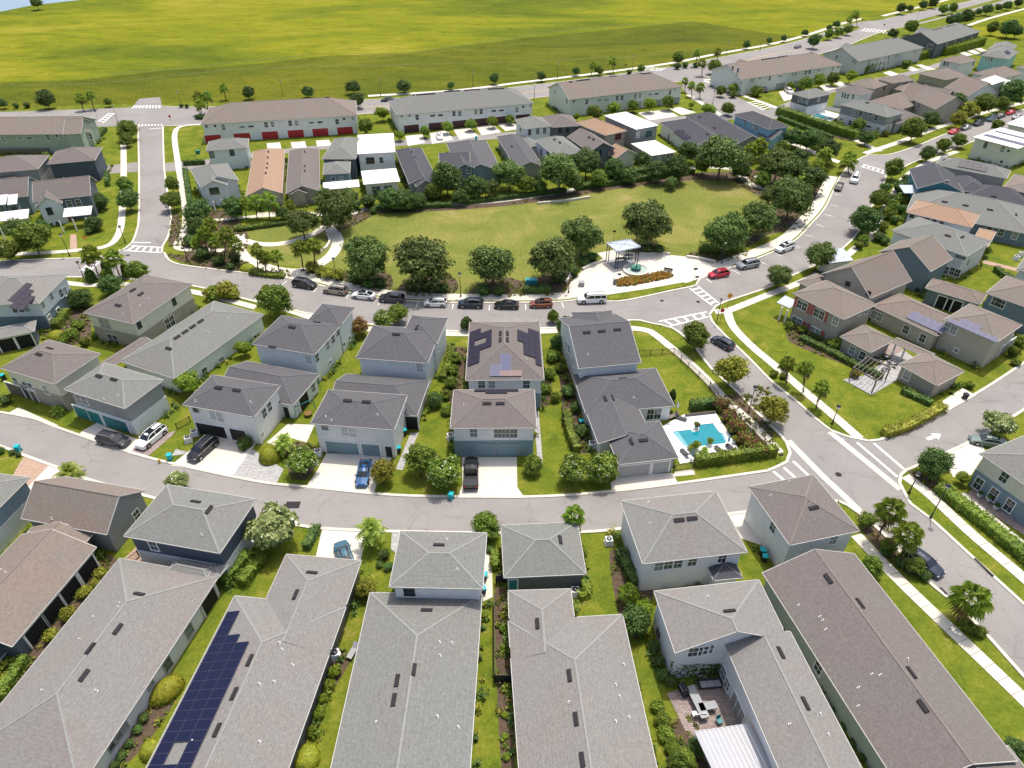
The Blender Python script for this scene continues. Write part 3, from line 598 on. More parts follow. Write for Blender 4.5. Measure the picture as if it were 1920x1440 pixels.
# ------------------------------------------------------------------ house builder
CAPOF = {'roof_light_grey': 'cap_grey', 'roof_green_grey': 'cap_grey', 'roof_slate': 'cap_dark', 'roof_dark': 'cap_dark', 'roof_brown': 'cap_brown', 'roof_taupe': 'cap_brown', 'roof_tan': 'roof_tan'}
class Wing:
    """one rectangular block; A-B is the measured eave edge, D a point on the opposite side (all at eave height h)"""
    def __init__(s, A, B, D, h, roof='lrfb', p=0.42, wall='white', rm='roof_light_grey', split=None, o=0.42, trim='fascia', depth=None, walls=True, cap=True, flare=False):
        a, b = at(*A, h), at(*B, h); s.A = Vector((a.x, a.y, 0)); u = Vector((b.x - a.x, b.y - a.y, 0)); s.L = u.length; s.u = u.normalized()
        v = Vector((-s.u.y, s.u.x, 0))
        if depth is None: d = at(*D, h); w = (Vector((d.x, d.y, 0)) - s.A).dot(v)
        else: w = depth
        if w < 0: v = -v; w = -w
        s.v, s.W, s.h, s.p, s.roof = v, w, h, p, roof
        s.wall, s.rm, s.split, s.o, s.trim, s.walls, s.cap, s.flare = wall, rm, split, o, trim, walls, cap, flare
    def P(s, x, y, z): q = s.A + s.u * x + s.v * y; return Vector((q.x, q.y, z))
    def dist(s, k, x, y): return {'l': x, 'r': s.L - x, 'f': y, 'b': s.W - y}[k]
    def rz(s, x, y): return s.h + (s.p * min([s.dist(k, x, y) for k in s.roof]) if s.roof else 0.0)
    def local(s, q): d = Vector((q.x, q.y, 0)) - s.A; return d.dot(s.u), d.dot(s.v)
    def regions(s):
        out = {}
        base = [(0, 0), (s.L, 0), (s.L, s.W), (0, s.W)]
        if not s.roof: return {'t': base}
        for k in s.roof:
            poly = base
            for j in s.roof:
                if j == k: continue
                g = lambda p: s.dist(j, *p) - s.dist(k, *p)      # keep g >= 0
                new = []
                for i in range(len(poly)):
                    a, b = poly[i], poly[(i + 1) % len(poly)]; ga, gb = g(a), g(b)
                    if ga >= -1e-9: new.append(a)
                    if (ga > 1e-9 and gb < -1e-9) or (ga < -1e-9 and gb > 1e-9):
                        t = ga / (ga - gb); new.append((a[0] + (b[0] - a[0]) * t, a[1] + (b[1] - a[1]) * t))
                poly = new
                if len(poly) < 3: break
            if len(poly) >= 3: out[k] = poly
        return out
    def edge(s, side, inset=0.0):
        """2-D points along a side of the footprint with the ridge breakpoints"""
        i = inset; m = min(s.L, s.W) / 2
        if side in 'fb':
            y = i if side == 'f' else s.W - i; xs = sorted({i, s.L - i, s.L / 2, min(max(m, i), s.L - i), max(min(s.L - m, s.L - i), i)}); return [(x, y) for x in xs]
        x = i if side == 'l' else s.L - i; ys = sorted({i, s.W - i, s.W / 2, min(max(m, i), s.W - i), max(min(s.W - m, s.W - i), i)}); return [(x, y) for y in ys]

def ground_origin(w): c = w.P(w.L / 2, w.W / 2, 0); return c
def roof_hit(wings, px, py):
    d = ray(px, py); t = (CAM_H - 13) / (-d.z); tend = CAM_H / (-d.z); cam0 = Vector((0, 0, CAM_H))
    while t < tend:
        q = cam0 + d * t
        for w in wings:
            x, y = w.local(q)
            if 0 <= x <= w.L and 0 <= y <= w.W and q.z <= w.rz(x, y):
                e = 0.05
                gx = (w.rz(x + e, y) - w.rz(x - e, y)) / (2 * e); gy = (w.rz(x, y + e) - w.rz(x, y - e)) / (2 * e)
                n = (Vector((0, 0, 1)) - w.u * gx - w.v * gy).normalized()
                down = Vector((n.x, n.y, 0))
                if down.length < 1e-3: down = -w.v
                down = (down - n * down.dot(n)).normalized()
                return Vector((q.x, q.y, w.rz(x, y))), n, down, w
        t += 0.08
    return None
def frame_matrix(q, ex, n):
    ey = n.cross(ex).normalized()
    return Matrix(((ex.x, ey.x, n.x, q.x), (ex.y, ey.y, n.y, q.y), (ex.z, ey.z, n.z, q.z), (0, 0, 0, 1)))

PLANT = []
WIN = {'sh': (0.5, 1.7), 'w': (1.0, 1.55), 'W': (1.7, 1.6), 'ww': (2.1, 1.55), 's': (0.7, 0.7), 'n': (0.65, 1.4), 'h': (1.6, 0.55), 't': (1.0, 1.9), 'T': (2.2, 2.0)}
_wm = {}
def window_meshes(kind, trim, glass='glass', w=None, h=None):
    key = (kind, trim, glass, w, h)
    if key in _wm: return _wm[key]
    if w is None: w, h = WIN[kind]
    fr = MB(); b = 0.11; n = 2 if kind in ('ww', 'T') else 1
    fr.box((0, 0.03, h / 2 + b / 2), (w + 2 * b, 0.09, b)); fr.box((0, 0.045, -h / 2 - b / 2), (w + 2 * b + .08, 0.13, b))
    for sx in (-1, 1): fr.box((sx * (w / 2 + b / 2), 0.03, 0), (b, 0.09, h))
    if n == 2: fr.box((0, 0.03, 0), (0.10, 0.09, h))
    if h > 1: fr.box((0, 0.02, 0.0), (w, 0.055, 0.055))
    if kind in ('W', 'T', 't', 'ww', 'w') and h > 1:
        for q in ([0] if w < 1.5 else [-w / 4, w / 4]): fr.box((q, 0.012, 0), (0.03, 0.03, h))
    gm = MB(); gm.box((0, -0.015, 0), (w, 0.03, h))
    _wm[key] = (fr.mesh('window_frame', trim), gm.mesh('pane', glass)); return _wm[key]
def garage_meshes(w, mat, trim):
    key = ('g', w, mat, trim)
    if key in _wm: return _wm[key]
    h = 2.25; d = MB()
    for i in range(4): d.box((0, 0.02, h * (i + .5) / 4), (w, 0.06, h / 4 - 0.035))
    d.box((0, 0.0, h / 2), (w, 0.05, h))
    f = MB(); f.box((0, 0.05, h + .09), (w + .4, 0.12, 0.18))
    for sx in (-1, 1): f.box((sx * (w / 2 + .09), 0.05, h / 2), (0.18, 0.12, h))
    _wm[key] = (d.mesh('garage_door', mat), f.mesh('door_frame', trim)); return _wm[key]

def house(name, label, cat, wings, win=(), vents=(), pipes=(), solar=(), trim='trim_white', gdoor='door_grey', group=None, npipe=None, caps=True, posts=()):
    w0 = wings[0]; O = ground_origin(w0); root = empty(name, O); tag(root, label, cat, group)
    for w in wings:
        # walls
        if w.walls:
            up = MB(); lo = MB(); o = w.o
            for sd in 'fblr':
                e = w.edge(sd, o)
                zs = [w.rz(*q) - 0.06 for q in e]
                zb = w.split[0] if w.split else 0.0
                up.face([w.P(e[0][0], e[0][1], zb)] + [w.P(q[0], q[1], z) for q, z in zip(e, zs)] + [w.P(e[-1][0], e[-1][1], zb)])
                if w.split:
                    e2 = w.edge(sd, o - 0.03); lo.face([w.P(*e2[0], -0.05), w.P(*e2[0], zb), w.P(*e2[-1], zb), w.P(*e2[-1], -0.05)])
            up.build('wall', w.wall, root, O)
            if w.split:
                for a_, b_ in (('f', 1), ('b', 1), ('l', 1), ('r', 1)):
                    e2 = w.edge(a_, o - 0.06); lo.bar(w.P(*e2[0], w.split[0]), w.P(*e2[-1], w.split[0]), 0.07, 0.16)
                lo.build('lower_wall', w.split[1], root, O)
        # roof planes
        rf = MB(); edges = {}
        for k, poly in w.regions().items():
            rf.face([w.P(x, y, w.rz(x, y) + 0.02) for x, y in poly])
            for i in range(len(poly)):
                a, b = poly[i], poly[(i + 1) % len(poly)]
                key = tuple(sorted(((round(a[0], 2), round(a[1], 2)), (round(b[0], 2), round(b[1], 2))))); edges.setdefault(key, []).append((a, b))
        ro = rf.build('roof', w.rm, root, O)
        if caps and w.cap and w.roof and w.rm in CAPOF:
            cp = MB()
            for key, l in edges.items():
                if len(l) == 2:
                    a, b = l[0]; cp.bar(w.P(*a, w.rz(*a) + 0.015), w.P(*b, w.rz(*b) + 0.015), 0.2, 0.05)
            if cp.f: cp.build('ridge_cap', CAPOF[w.rm], ro)
            if cp.f: ro.children[0].data.transform(Matrix.Translation(-O))
        # fascia and gutters
        fa = MB(); th = 0.07
        for sd in 'fblr':
            e = w.edge(sd, -th / 2)
            pts = []
            for q in e:
                qc = (min(max(q[0], 0), w.L), min(max(q[1], 0), w.W)); pts.append(w.P(q[0], q[1], w.rz(*qc) - 0.07))
            for a, b in zip(pts, pts[1:]):                       # left out where another wing's roof runs over it
                nseg = max(1, int((b - a).length / 0.6)); run = None
                for i in range(nseg):
                    p, q2 = a.lerp(b, i / nseg), a.lerp(b, (i + 1) / nseg); mid = (p + q2) / 2; hid = False
                    for v in wings:
                        if v is w: continue
                        lx, ly = v.local(mid)
                        if -.06 < lx < v.L + .06 and -.06 < ly < v.W + .06 and v.rz(min(max(lx, 0), v.L), min(max(ly, 0), v.W)) > mid.z - 0.02: hid = True
                    if hid:
                        if run is not None: fa.bar(run, p, th, 0.14); run = None
                    elif run is None: run = p
                if run is not None: fa.bar(run, b, th, 0.14)
        o = w.o
        for sd in 'fblr':
            if not w.roof or sd in w.roof:
                a, b = w.edge(sd, 0)[0], w.edge(sd, 0)[-1]; a2, b2 = w.edge(sd, o)[0], w.edge(sd, o)[-1]
                z = w.h - 0.13; fa.face([w.P(*a, z), w.P(*b, z), w.P(*b2, z), w.P(*a2, z)])
        fa.build('fascia', w.trim, root, O)
    gs = {(q[0], q[1]) for q in win if q[4] in 'GgdDL'}
    for i, w in enumerate(wings):
        if w.walls:
            for sd in 'fblr': PLANT.append((w, sd, (i, sd) in gs, wings))
    # openings, measured on their wall planes
    for spec in win:
        wi, sd, px, py, kind = spec[:5]; w = wings[wi]; tr = spec[5] if len(spec) > 5 else trim; gl = spec[6] if len(spec) > 6 else 'glass'
        a = w.P(*w.edge(sd, w.o)[0], 0); b = w.P(*w.edge(sd, w.o)[-1], 0); t = (b - a).normalized(); n = Vector((t.y, -t.x, 0))
        c = w.P(w.L / 2, w.W / 2, 0)
        if (a - c).dot(n) < 0: n = -n
        d = ray(px, py); k = (a - Vector((0, 0, CAM_H))).dot(n) / d.dot(n); q = Vector((0, 0, CAM_H)) + d * k
        s = min(max((q - a).dot(t), 0.4), (b - a).length - 0.4); z = q.z
        rot = math.atan2(n.y, n.x) - math.pi / 2
        if kind in ('G', 'g', 'd', 'D', 'L'):
            if kind in 'Gg':
                dm, fm = garage_meshes(4.8 if kind == 'G' else 2.6, gdoor, tr)
            elif kind == 'L':                                   # screened lanai bay
                key = ('L', tr)
                if key not in _wm:
                    m = MB(); m.box((0, 0, 1.25), (2.6, 0.05, 2.5)); f = MB()
                    for x in (-1.35, 1.35): f.box((x, 0.05, 1.3), (0.2, 0.2, 2.6))
                    f.box((0, 0.05, 2.6), (2.9, 0.2, 0.22)); _wm[key] = (m.mesh('screen', 'screen'), f.mesh('post', tr))
                dm, fm = _wm[key]
            else:
                key = (kind, tr, gl)
                if key not in _wm:
                    ww = 0.95 if kind == 'd' else 2.6; m = MB(); m.box((0, 0.02, 1.05), (ww, 0.05, 2.1)); f = MB()
                    for x in (-1, 1): f.box((x * (ww / 2 + .06), 0.04, 1.05), (0.12, 0.1, 2.1))
                    f.box((0, 0.04, 2.16), (ww + .24, 0.1, 0.12))
                    if kind == 'D':
                        for x in (-ww / 6, ww / 6): f.box((x, 0.05, 1.05), (0.07, 0.06, 2.1))
                    _wm[key] = (m.mesh('door', gl if kind == 'D' else (gdoor if gl == 'glass' else gl)), f.mesh('door_frame', tr))
                dm, fm = _wm[key]
            zb = 0.02 if w.h < 12 else 0
            pos = a + t * s + n * (0.045 if w.split else 0.02); pos.z = zb
            do = link({'G': 'garage_door', 'g': 'garage_door', 'd': 'door', 'D': 'sliding_door', 'L': 'screen'}[kind], dm, root, pos - O, rot)
            link('post' if kind == 'L' else 'door_frame', fm, do)
        else:
            z = min(z, w.h - WIN[kind][1] / 2 + (0.3 if not (w.roof and sd in w.roof) else -0.25)) if w.roof and sd in w.roof else z
            fm, gm = window_meshes(kind, tr, gl)
            prd = 0.045 if (w.split and z < w.split[0]) else 0.02
            pos = a + t * s + n * prd; pos.z = z
            fo = link('window', fm, root, pos - O, rot); link('pane', gm, fo)
    # roof furniture
    for v in vents:
        h_ = roof_hit(wings, v[0], v[1])
        if not h_: continue
        q, n, dn, w = h_; ex = n.cross(dn).normalized()
        if len(v) > 2: ex = dn
        key = 'vent'
        if key not in _wm:
            m = MB(); m.box((0, 0, 0.05), (1.25, 0.42, 0.14)); _wm[key] = m.mesh('roof_vent', 'vent_dark')
        o = link('roof_vent', _wm[key], root); o.matrix_local = Matrix.Translation(-O) @ frame_matrix(q + n * 0.05, ex, n)
    plist = list(pipes)
    if npipe is None: npipe = 0 if plist else 3
    for px, py in plist:
        h_ = roof_hit(wings, px, py)
        if h_:
            if 'pipe' not in _wm:
                m = MB(); m.tube((0, 0, -.1), (0, 0, 0.30), 0.075, 0.07, 7); m.box((0, 0, 0.02), (0.24, 0.24, 0.03)); _wm['pipe'] = m.mesh('vent_pipe', 'pipe_white')
            link('vent_pipe', _wm['pipe'], root, h_[0] - O, 0)
    rr = random.Random(len(label) * 7 + len(wings))
    for i in range(npipe):
        w = wings[rr.randrange(len(wings))]
        if not w.roof: continue
        x, y = rr.uniform(.2, .8) * w.L, rr.uniform(.2, .8) * w.W
        if any(v is not w and v.rz(*v.local(w.P(x, y, 0))) > w.rz(x, y) and 0 < v.local(w.P(x, y, 0))[0] < v.L and 0 < v.local(w.P(x, y, 0))[1] < v.W for v in wings): continue
        if 'pipe' not in _wm:
            m = MB(); m.tube((0, 0, -.1), (0, 0, 0.30), 0.075, 0.07, 7); m.box((0, 0, 0.02), (0.24, 0.24, 0.03)); _wm['pipe'] = m.mesh('vent_pipe', 'pipe_white')
        link('vent_pipe', _wm['pipe'], root, w.P(x, y, w.rz(x, y)) - O, 0)
    for sp in solar:                                            # (anchor, column direction point, rows, material, landscape, rows run upslope)
        (px, py), p1, rows, sm, land, upw = sp[:6]; c0 = sp[6] if len(sp) > 6 else 0
        h_ = roof_hit(wings, px, py)
        if not h_: continue
        q, n, dn, w = h_; ex = n.cross(dn).normalized()
        if (at(p1[0], p1[1], q.z) - q).dot(ex) < 0: ex = -ex
        if upw: dn = -dn
        pw, ph = (1.62, 1.0) if land else (1.0, 1.62)
        key = ('sol', pw, sm)
        for r_, row in enumerate(rows):
            for c_, ch in enumerate(row):
                if ch == '.': continue
                smm = {'X': sm, 'b': 'solar_violet', 'o': 'solar_copper', 'p': 'solar_pale'}[ch]
                key = ('sol', pw, smm)
                if key not in _wm:
                    m = MB(); m.box((0, 0, 0.02), (pw - .05, ph - .05, 0.035), m=0); m.box((0, 0, 0.0), (pw - .015, ph - .015, 0.045), m=1); _wm[key] = m.mesh('solar_panel', [smm, 'metal' if smm not in ('solar', 'solar_blue') else ('frame_grey' if smm == 'solar_blue' else 'vent_dark')])
                c = q + ex * (pw * (c_ + c0 + .5)) + dn * (ph * (r_ + .5)) + n * 0.14
                o = link('solar_panel', _wm[key], root); o.matrix_local = Matrix.Translation(-O) @ frame_matrix(c, ex, n)
    for px, py, z in posts:
        q = at(px, py, 0); m = MB(); m.box((q.x, q.y, z / 2), (0.22, 0.22, z)); m.build('post', trim, root, O)
    return root

B, T_, LG, GG, SL, DK, BR, TP, TN, WH = 'white', 'roof_tan', 'roof_light_grey', 'roof_green_grey', 'roof_slate', 'roof_dark', 'roof_brown', 'roof_taupe', 'roof_tan', 'roof_white'
H1, H2 = 3.0, 5.7
SOLAR_BLOCK = [((428, 1149), (275, 1440), ['X' * 24, '...' + 'X' * 11 + '..' + 'X' * 8, '....' + 'X' * 13], 'solar_blue', False, True)]
# ---- nearest row, bottom of the view
house('house', 'brown roofed house with a high gable over the alley at the bottom left', 'house',
 [Wing((40, 972), (200, 1002), (270, 919), 3.9, 'fb', .75, 'grey', BR), Wing((22, 1212), (180, 1026), (62, 980), 3.1, 'fb', .42, 'slate_blue', BR), Wing((100, 1088), (174, 1001), (64, 985), 3.14, 'fb', .34, 'slate_blue', BR), Wing((-80, 1280), (8, 1186), (-70, 1090), 3.08, 'fb', .42, 'slate_blue', BR)],
 [(0, 'r', 256, 966, 'w'), (1, 'f', 160, 1060, 'L'), (1, 'f', 128, 1100, 'L'), (1, 'f', 96, 1138, 'L'), (1, 'f', 64, 1178, 'L'), (3, 'f', 14, 1236, 'w')], pipes=[(98, 974), (56, 1000), (12, 1075), (3, 1070)])
house('garage_building', 'two storey pale blue garage cut by the left edge beside the brick driveway', 'garage',
 [Wing((-60, 1010), (55, 895), (-60, 888), 5.5, 'lrfb', .42, 'steel_blue', GG, split=(2.8, 'pale_blue'))])
house('garage_building', 'navy and lavender garage with grey hip roof left of the large crape myrtle', 'garage',
 [Wing((232, 1005), (412, 1037), (476, 935), H2, 'lrfb', .40, 'navy', GG, split=(2.8, 'lavender')), Wing((330, 1050), (400, 1064), (350, 1075), 3.2, 'lrfb', .4, 'lavender', GG, walls=False)],
 [(0, 'f', 288, 1023, 'w')], vents=[(367, 942), (392, 957)], pipes=[(379, 1004)])
house('house', 'long light grey hip roofed house in the lower left corner', 'house',
 [Wing((410, 1080), (148, 1480), (215, 1058), H1, 'fblr', .36, 'lavender', LG), Wing((386, 1075), (410, 1082), (408, 1055), 3.0, 'lrfb', .36, 'lavender', LG, walls=False)],
 [(0, 'f', 393, 1130, 'L', 'trim_beige'), (0, 'f', 354, 1182, 'w', 'trim_grey'), (0, 'f', 314, 1246, 'w', 'trim_grey'), (0, 'f', 282, 1284, 's', 'trim_grey'), (0, 'f', 232, 1362, 'n', 'trim_grey'), (0, 'f', 220, 1378, 'n', 'trim_grey'), (0, 'f', 206, 1396, 'n', 'trim_grey')],
 vents=[(261, 1115), (221, 1180), (170, 1217), (158, 1267)], pipes=[(226, 1132), (222, 1140), (176, 1158), (150, 1200), (182, 1297), (80, 1296)])
house('house', 'long grey roofed house with a long dark blue solar array on its left slope', 'house',
 [Wing((150, 1681), (440, 1117), (655, 1120), H1, 'fblr', .34, 'dark_grey', LG), Wing((458, 1212), (537, 1039), (677, 1052), H1 - .02, 'rfb', .36, 'dark_grey', LG)],
 [], vents=[(555, 1116), (469, 1239), (440, 1302), (408, 1370), (585, 1075)], pipes=[(524, 1207), (529, 1219), (549, 1248), (487, 1284), (514, 1279), (487, 1392), (362, 1390)], solar=SOLAR_BLOCK)
house('garage_building', 'two storey white garage with a flat looking grey roof above the centre left long house', 'garage',
 [Wing((730, 1100), (905, 1104), (910, 999), H2, 'lrfb', .30, 'white', GG, caps if False else .42)] if False else [Wing((730, 1100), (905, 1104), (910, 999), H2, 'lrfb', .26, 'white', GG)],
 [(0, 'f', 767, 1107, 'w', 'trim_dark')], vents=[(823, 1023)], pipes=[(838, 1012), (857, 1069)])
house('house', 'broad grey roofed long house at the bottom centre left with three dark roof vents', 'house',
 [Wing((565, 1690), (694, 1111), (903, 1125), H1, 'fblr', .26, 'grey', GG)],
 [], vents=[(800, 1145), (776, 1256), (745, 1277), (739, 1313)], pipes=[(706, 1355), (824, 1205), (847, 1206), (825, 1230), (820, 1344), (859, 1364)])
house('garage_building', 'small one storey garage with a grey pyramid roof and teal door at bottom centre', 'garage',
 [Wing((945, 1083), (1099, 1076), (1080, 979), 3.1, 'lrfb', .42, 'dark_grey', GG)], [(0, 'f', 962, 1090, 'd', 'trim_white', 'door_teal')], vents=[(1050, 1013)], pipes=[], npipe=0)
house('house', 'long grey roofed house at bottom centre with an L shaped hip roof', 'house',
 [Wing((1288, 1690), (1167, 1152), (953, 1165), H1, 'fblr', .36, 'offwhite', LG), Wing((1086, 1235), (1070, 1104), (953, 1108), H1 - .02, 'rfb', .38, 'offwhite', LG)],
 [], vents=[(1008, 1170), (1068, 1267), (1080, 1349), (1092, 1425)], pipes=[(1169, 1247), (1154, 1285), (1067, 1318), (1154, 1353), (1179, 1346), (1161, 1307)])
house('garage_building', 'two storey white garage with a grey hip roof and five windows below the alley', 'garage',
 [Wing((1205, 1057), (1401, 1035), (1341, 921), H2, 'lrfb', .44, 'lavender', LG), Wing((1338, 1088), (1392, 1083), None, 3.1, 'lrf', .45, 'lavender', DK, depth=3.2)],
 [(0, 'f', 1235, 1061, 'w'), (0, 'f', 1253, 1058, 'w'), (0, 'f', 1271, 1056, 'w'), (0, 'f', 1298, 1052, 'w'), (0, 'f', 1354, 1046, 'w')], vents=[(1273, 976), (1297, 973)], pipes=[(1215, 943), (1218, 983)])
house('house', 'white courtyard house with a two storey grey hip roof and ivy by the patio', 'house',
 [Wing((1266, 1224), (1478, 1199), (1432, 1086), 5.7, 'lrb', .44, 'lavender', LG), Wing((1512, 1560), (1357, 1202), (1484, 1189), 5.4, 'flb', .42, 'lavender', LG), Wing((1420, 1180), (1480, 1180), (1440, 1160), 4.0, '', 0, 'lavender', LG, walls=False)][:2],
 [(0, 'f', 1309, 1221, 'ww'), (0, 'f', 1328, 1217, 'w'), (0, 'l', 1235, 1187, 's', 'trim_dark'), (0, 'f', 1318, 1258, 'w', 'trim_white'), (1, 'f', 1357, 1262, 'w'), (1, 'f', 1364, 1283, 'w'), (1, 'f', 1383, 1330, 'D', 'trim_white', 'glass')],
 vents=[(1368, 1147), (1463, 1225), (1509, 1320), (1590, 1320)], pipes=[(1327, 1120), (1480, 1360), (1537, 1340), (1552, 1378)])
house('garage_building', 'two storey white garage with a taupe hip roof beside the street corner at lower right', 'garage',
 [Wing((1481, 1022), (1612, 995), (1525, 890), H2, 'lrfb', .40, 'lavender', TP)], [(0, 'f', 1562, 1012, 'w'), (0, 'l', 1450, 988, 'w')], vents=[(1525, 953)], pipes=[(1480, 904), (1445, 930)])
house('house', 'very long brown gable roofed house along the street at the lower right', 'house',
 [Wing((1693, 1487), (1430, 1074), (1600, 1036), 3.5, 'fb', .42, 'green_grey', TP), Wing((1790, 1640), (1675, 1460), (1895, 1405), 2.7, 'fb', .42, 'green_grey', TP)],
 [(0, 'f', 1535, 1252, 'w', 'trim_white')], vents=[(1553, 1086), (1612, 1132), (1708, 1262), (1730, 1325)], pipes=[(1497, 1136), (1537, 1158), (1542, 1165), (1548, 1182), (1634, 1266), (1650, 1267), (1609, 1291), (1609, 1325), (1701, 1237)])

# ---- row north of the alley, left to right
house('house', 'cream house and garage with plum brown roofs joined by a low breezeway', 'house',
 [Wing((1, 690), (102, 720), (181, 661), H2, 'lrfb', .38, 'cream', TP, split=(2.8, 'taupe')), Wing((156, 586), (250, 607), (360, 532), H2, 'lrfb', .38, 'cream', TP, split=(2.8, 'taupe')), Wing((185, 683), (206, 690), (262, 632), 3.0, 'lr', .35, 'taupe', TP, walls=False)],
 [(0, 'f', 50, 768, 'G', 'trim_white'), (0, 'f', 80, 780, 'g', 'trim_white'), (0, 'f', 30, 715, 'w'), (0, 'f', 53, 724, 'ww'), (0, 'f', 87, 731, 'w'), (1, 'f', 197, 607, 'T', 'trim_beige'), (1, 'f', 213, 636, 'T', 'trim_beige'), (1, 'r', 259, 605, 'n', 'trim_dark'), (1, 'r', 326, 565, 'n', 'trim_dark'), (1, 'r', 318, 604, 'T')],
 vents=[(74, 665), (93, 654), (222, 573), (264, 552), (249, 545)], pipes=[(279, 561), (232, 590), (263, 574)], gdoor='door_brown')
house('house', 'long one storey light grey hip roofed house with a row of ridge vents at left', 'house',
 [Wing((225, 677), (327, 710), (497, 590), 3.3, 'lrfb', .42, 'pale_blue', GG)], [(0, 'r', 416, 677, 'w'), (0, 'r', 384, 697, 'w'), (0, 'r', 478, 632, 's')],
 vents=[(317, 654), (332, 633), (347, 623), (361, 613), (376, 603)], pipes=[(429, 598), (390, 623)])
house('garage_building', 'two storey grey garage with three teal doors beside the parked white SUV', 'garage',
 [Wing((120, 730), (234, 766), (306, 712), H2, 'lrfb', .40, 'grey', GG, split=(2.7, 'pale_blue'))],
 [(0, 'f', 157, 779, 'g'), (0, 'f', 182, 787, 'g'), (0, 'f', 222, 802, 'G'), (0, 'f', 154, 749, 'ww')], vents=[(186, 706), (214, 712)], pipes=[(195, 749), (221, 742)], gdoor='door_teal')
house('house', 'white house with slate roofs in three stepped wings and black garage doors', 'house',
 [Wing((472, 645), (590, 665), (526, 591), 5.9, 'lrfb', .44, 'pale_blue', SL), Wing((575, 603), (638, 611), (660, 576), 5.88, 'lrfb', .44, 'pale_blue', SL), Wing((549, 760), (599, 702), (437, 702), 3.1, 'flr', .42, 'pale_blue', SL), Wing((342, 759), (476, 782), (531, 724), H2, 'lrfb', .40, 'white', SL)],
 [(0, 'f', 579, 675, 'w', 'trim_white', 'blind'), (0, 'r', 594, 671, 'w'), (0, 'r', 614, 648, 'w'), (0, 'r', 624, 636, 'w'), (0, 'r', 636, 619, 'w'), (0, 'r', 619, 679, 's'), (1, 'r', 655, 634, 's'), (1, 'r', 640, 652, 's'), (2, 'f', 568, 746, 'L'), (2, 'f', 587, 727, 'w'), (2, 'l', 537, 769, 'd'),
  (3, 'f', 398, 808, 'G'), (3, 'f', 450, 822, 'g'), (3, 'f', 367, 768, 's', 'trim_grey'), (3, 'f', 400, 778, 'w', 'trim_white', 'blind'), (3, 'f', 413, 782, 'w', 'trim_white', 'blind'), (3, 'r', 495, 775, 'w'), (3, 'r', 505, 763, 'w'), (3, 'r', 491, 815, 's')],
 vents=[(548, 614), (594, 605), (518, 680), (410, 728), (444, 732)], pipes=[(367, 753), (470, 755)], gdoor='door_black')
house('house', 'white house with slate roofs and steel blue garage doors behind the blue car', 'house',
 [Wing((667, 671), (802, 681), (697, 610), 5.9, 'lrfb', .44, 'pale_blue', SL), Wing((748, 640), (819, 646), (833, 596), 5.88, 'lrfb', .44, 'pale_blue', SL), Wing((782, 779), (806, 712), (652, 696), 3.1, 'flr', .42, 'pale_blue', SL), Wing((582, 794), (739, 806), (764, 741), H2, 'lrfb', .36, 'white', SL)],
 [(0, 'f', 787, 690, 'w', 'trim_white', 'blind'), (1, 'r', 822, 655, 's'), (2, 'l', 768, 787, 'L'), (3, 'f', 643, 843, 'G'), (3, 'f', 697, 850, 'g'), (3, 'f', 609, 801, 's', 'trim_grey'), (3, 'f', 647, 808, 'w', 'trim_white', 'blind'), (3, 'f', 661, 810, 'w', 'trim_white', 'blind'), (3, 'f', 729, 843, 'd')],
 vents=[(743, 627), (782, 615), (652, 752), (687, 754)], pipes=[(611, 782), (708, 778), (622, 789)], gdoor='door_steel')
house('house', 'white and steel blue house with solar panels on its roof behind the black pickup', 'house',
 [Wing((873, 713), (1020, 712), (1010, 603), 5.9, 'lrfb', .44, 'white', TP, split=(2.9, 'steel_blue')), Wing((844, 803), (1006, 802), (1003, 730), H2, 'lrfb', .40, 'white', TP, split=(2.9, 'door_steel'))],
 [(0, 'f', 903, 720, 'w'), (0, 'f', 922, 720, 'w'), (0, 'f', 987, 720, 'w'), (1, 'f', 888, 811, 'w'), (1, 'f', 933, 812, 'w'), (1, 'f', 948, 812, 'w'), (1, 'f', 963, 812, 'w'), (1, 'f', 897, 848, 'G', 'trim_grey'), (1, 'f', 955, 847, 'g', 'trim_grey')],
 vents=[(938.5, 626), (938.5, 638), (951, 626), (951, 638), (913, 757), (938, 757)], pipes=[(870, 760), (978, 720), (987, 675)], gdoor='door_steel', solar=[((882, 624), (880, 690), ['XXXXXX', 'XX.XXX', '.X.X', '.XXX'], 'solar', True, True), ((1010, 624), (1014, 690), ['XXXXXX', 'XXXXX', '.XXXX', '.XX'], 'solar', True, True),
        ((938, 664), (990, 664), ['.b.', '.b.', 'pb.', 'poo'], 'solar', True, False, -1), ((890, 732), (960, 732), ['XXXX', '.XX.'], 'solar', True, True)])
house('house', 'slate roofed corner house with a two storey gable and low wings beside the swimming pool', 'house',
 [Wing((1085, 691), (1202, 680), None, H2, 'fb', .40, 'pale_blue', SL, depth=15), Wing((1088, 640), (1168, 636), None, H2 + .5, 'rlb', .52, 'pale_blue', SL, depth=9), Wing((1098, 775), (1265, 761), (1228, 690), 3.1, 'lrfb', .42, 'lavender', SL), Wing((1122, 832), (1224, 821), (1192, 745), 3.1, 'lr', .29, 'lavender', SL), Wing((1160, 871), (1272, 858), (1236, 789), 3.05, 'lrfb', .40, 'grey', SL)],
 [(0, 'l', 1063, 648, 'w'), (0, 'l', 1067, 655, 'w'), (0, 'l', 1076, 678, 'w'), (2, 'f', 1226, 776, 'T'), (4, 'f', 1190, 881, 'G'), (4, 'f', 1237, 875, 'g')],
 vents=[(1100, 624), (1128, 622), (1157, 619), (1135, 748), (1148, 747), (1168, 710), (1184, 829), (1206, 826)], pipes=[(1102, 666), (1188, 747)], gdoor='door_grey')

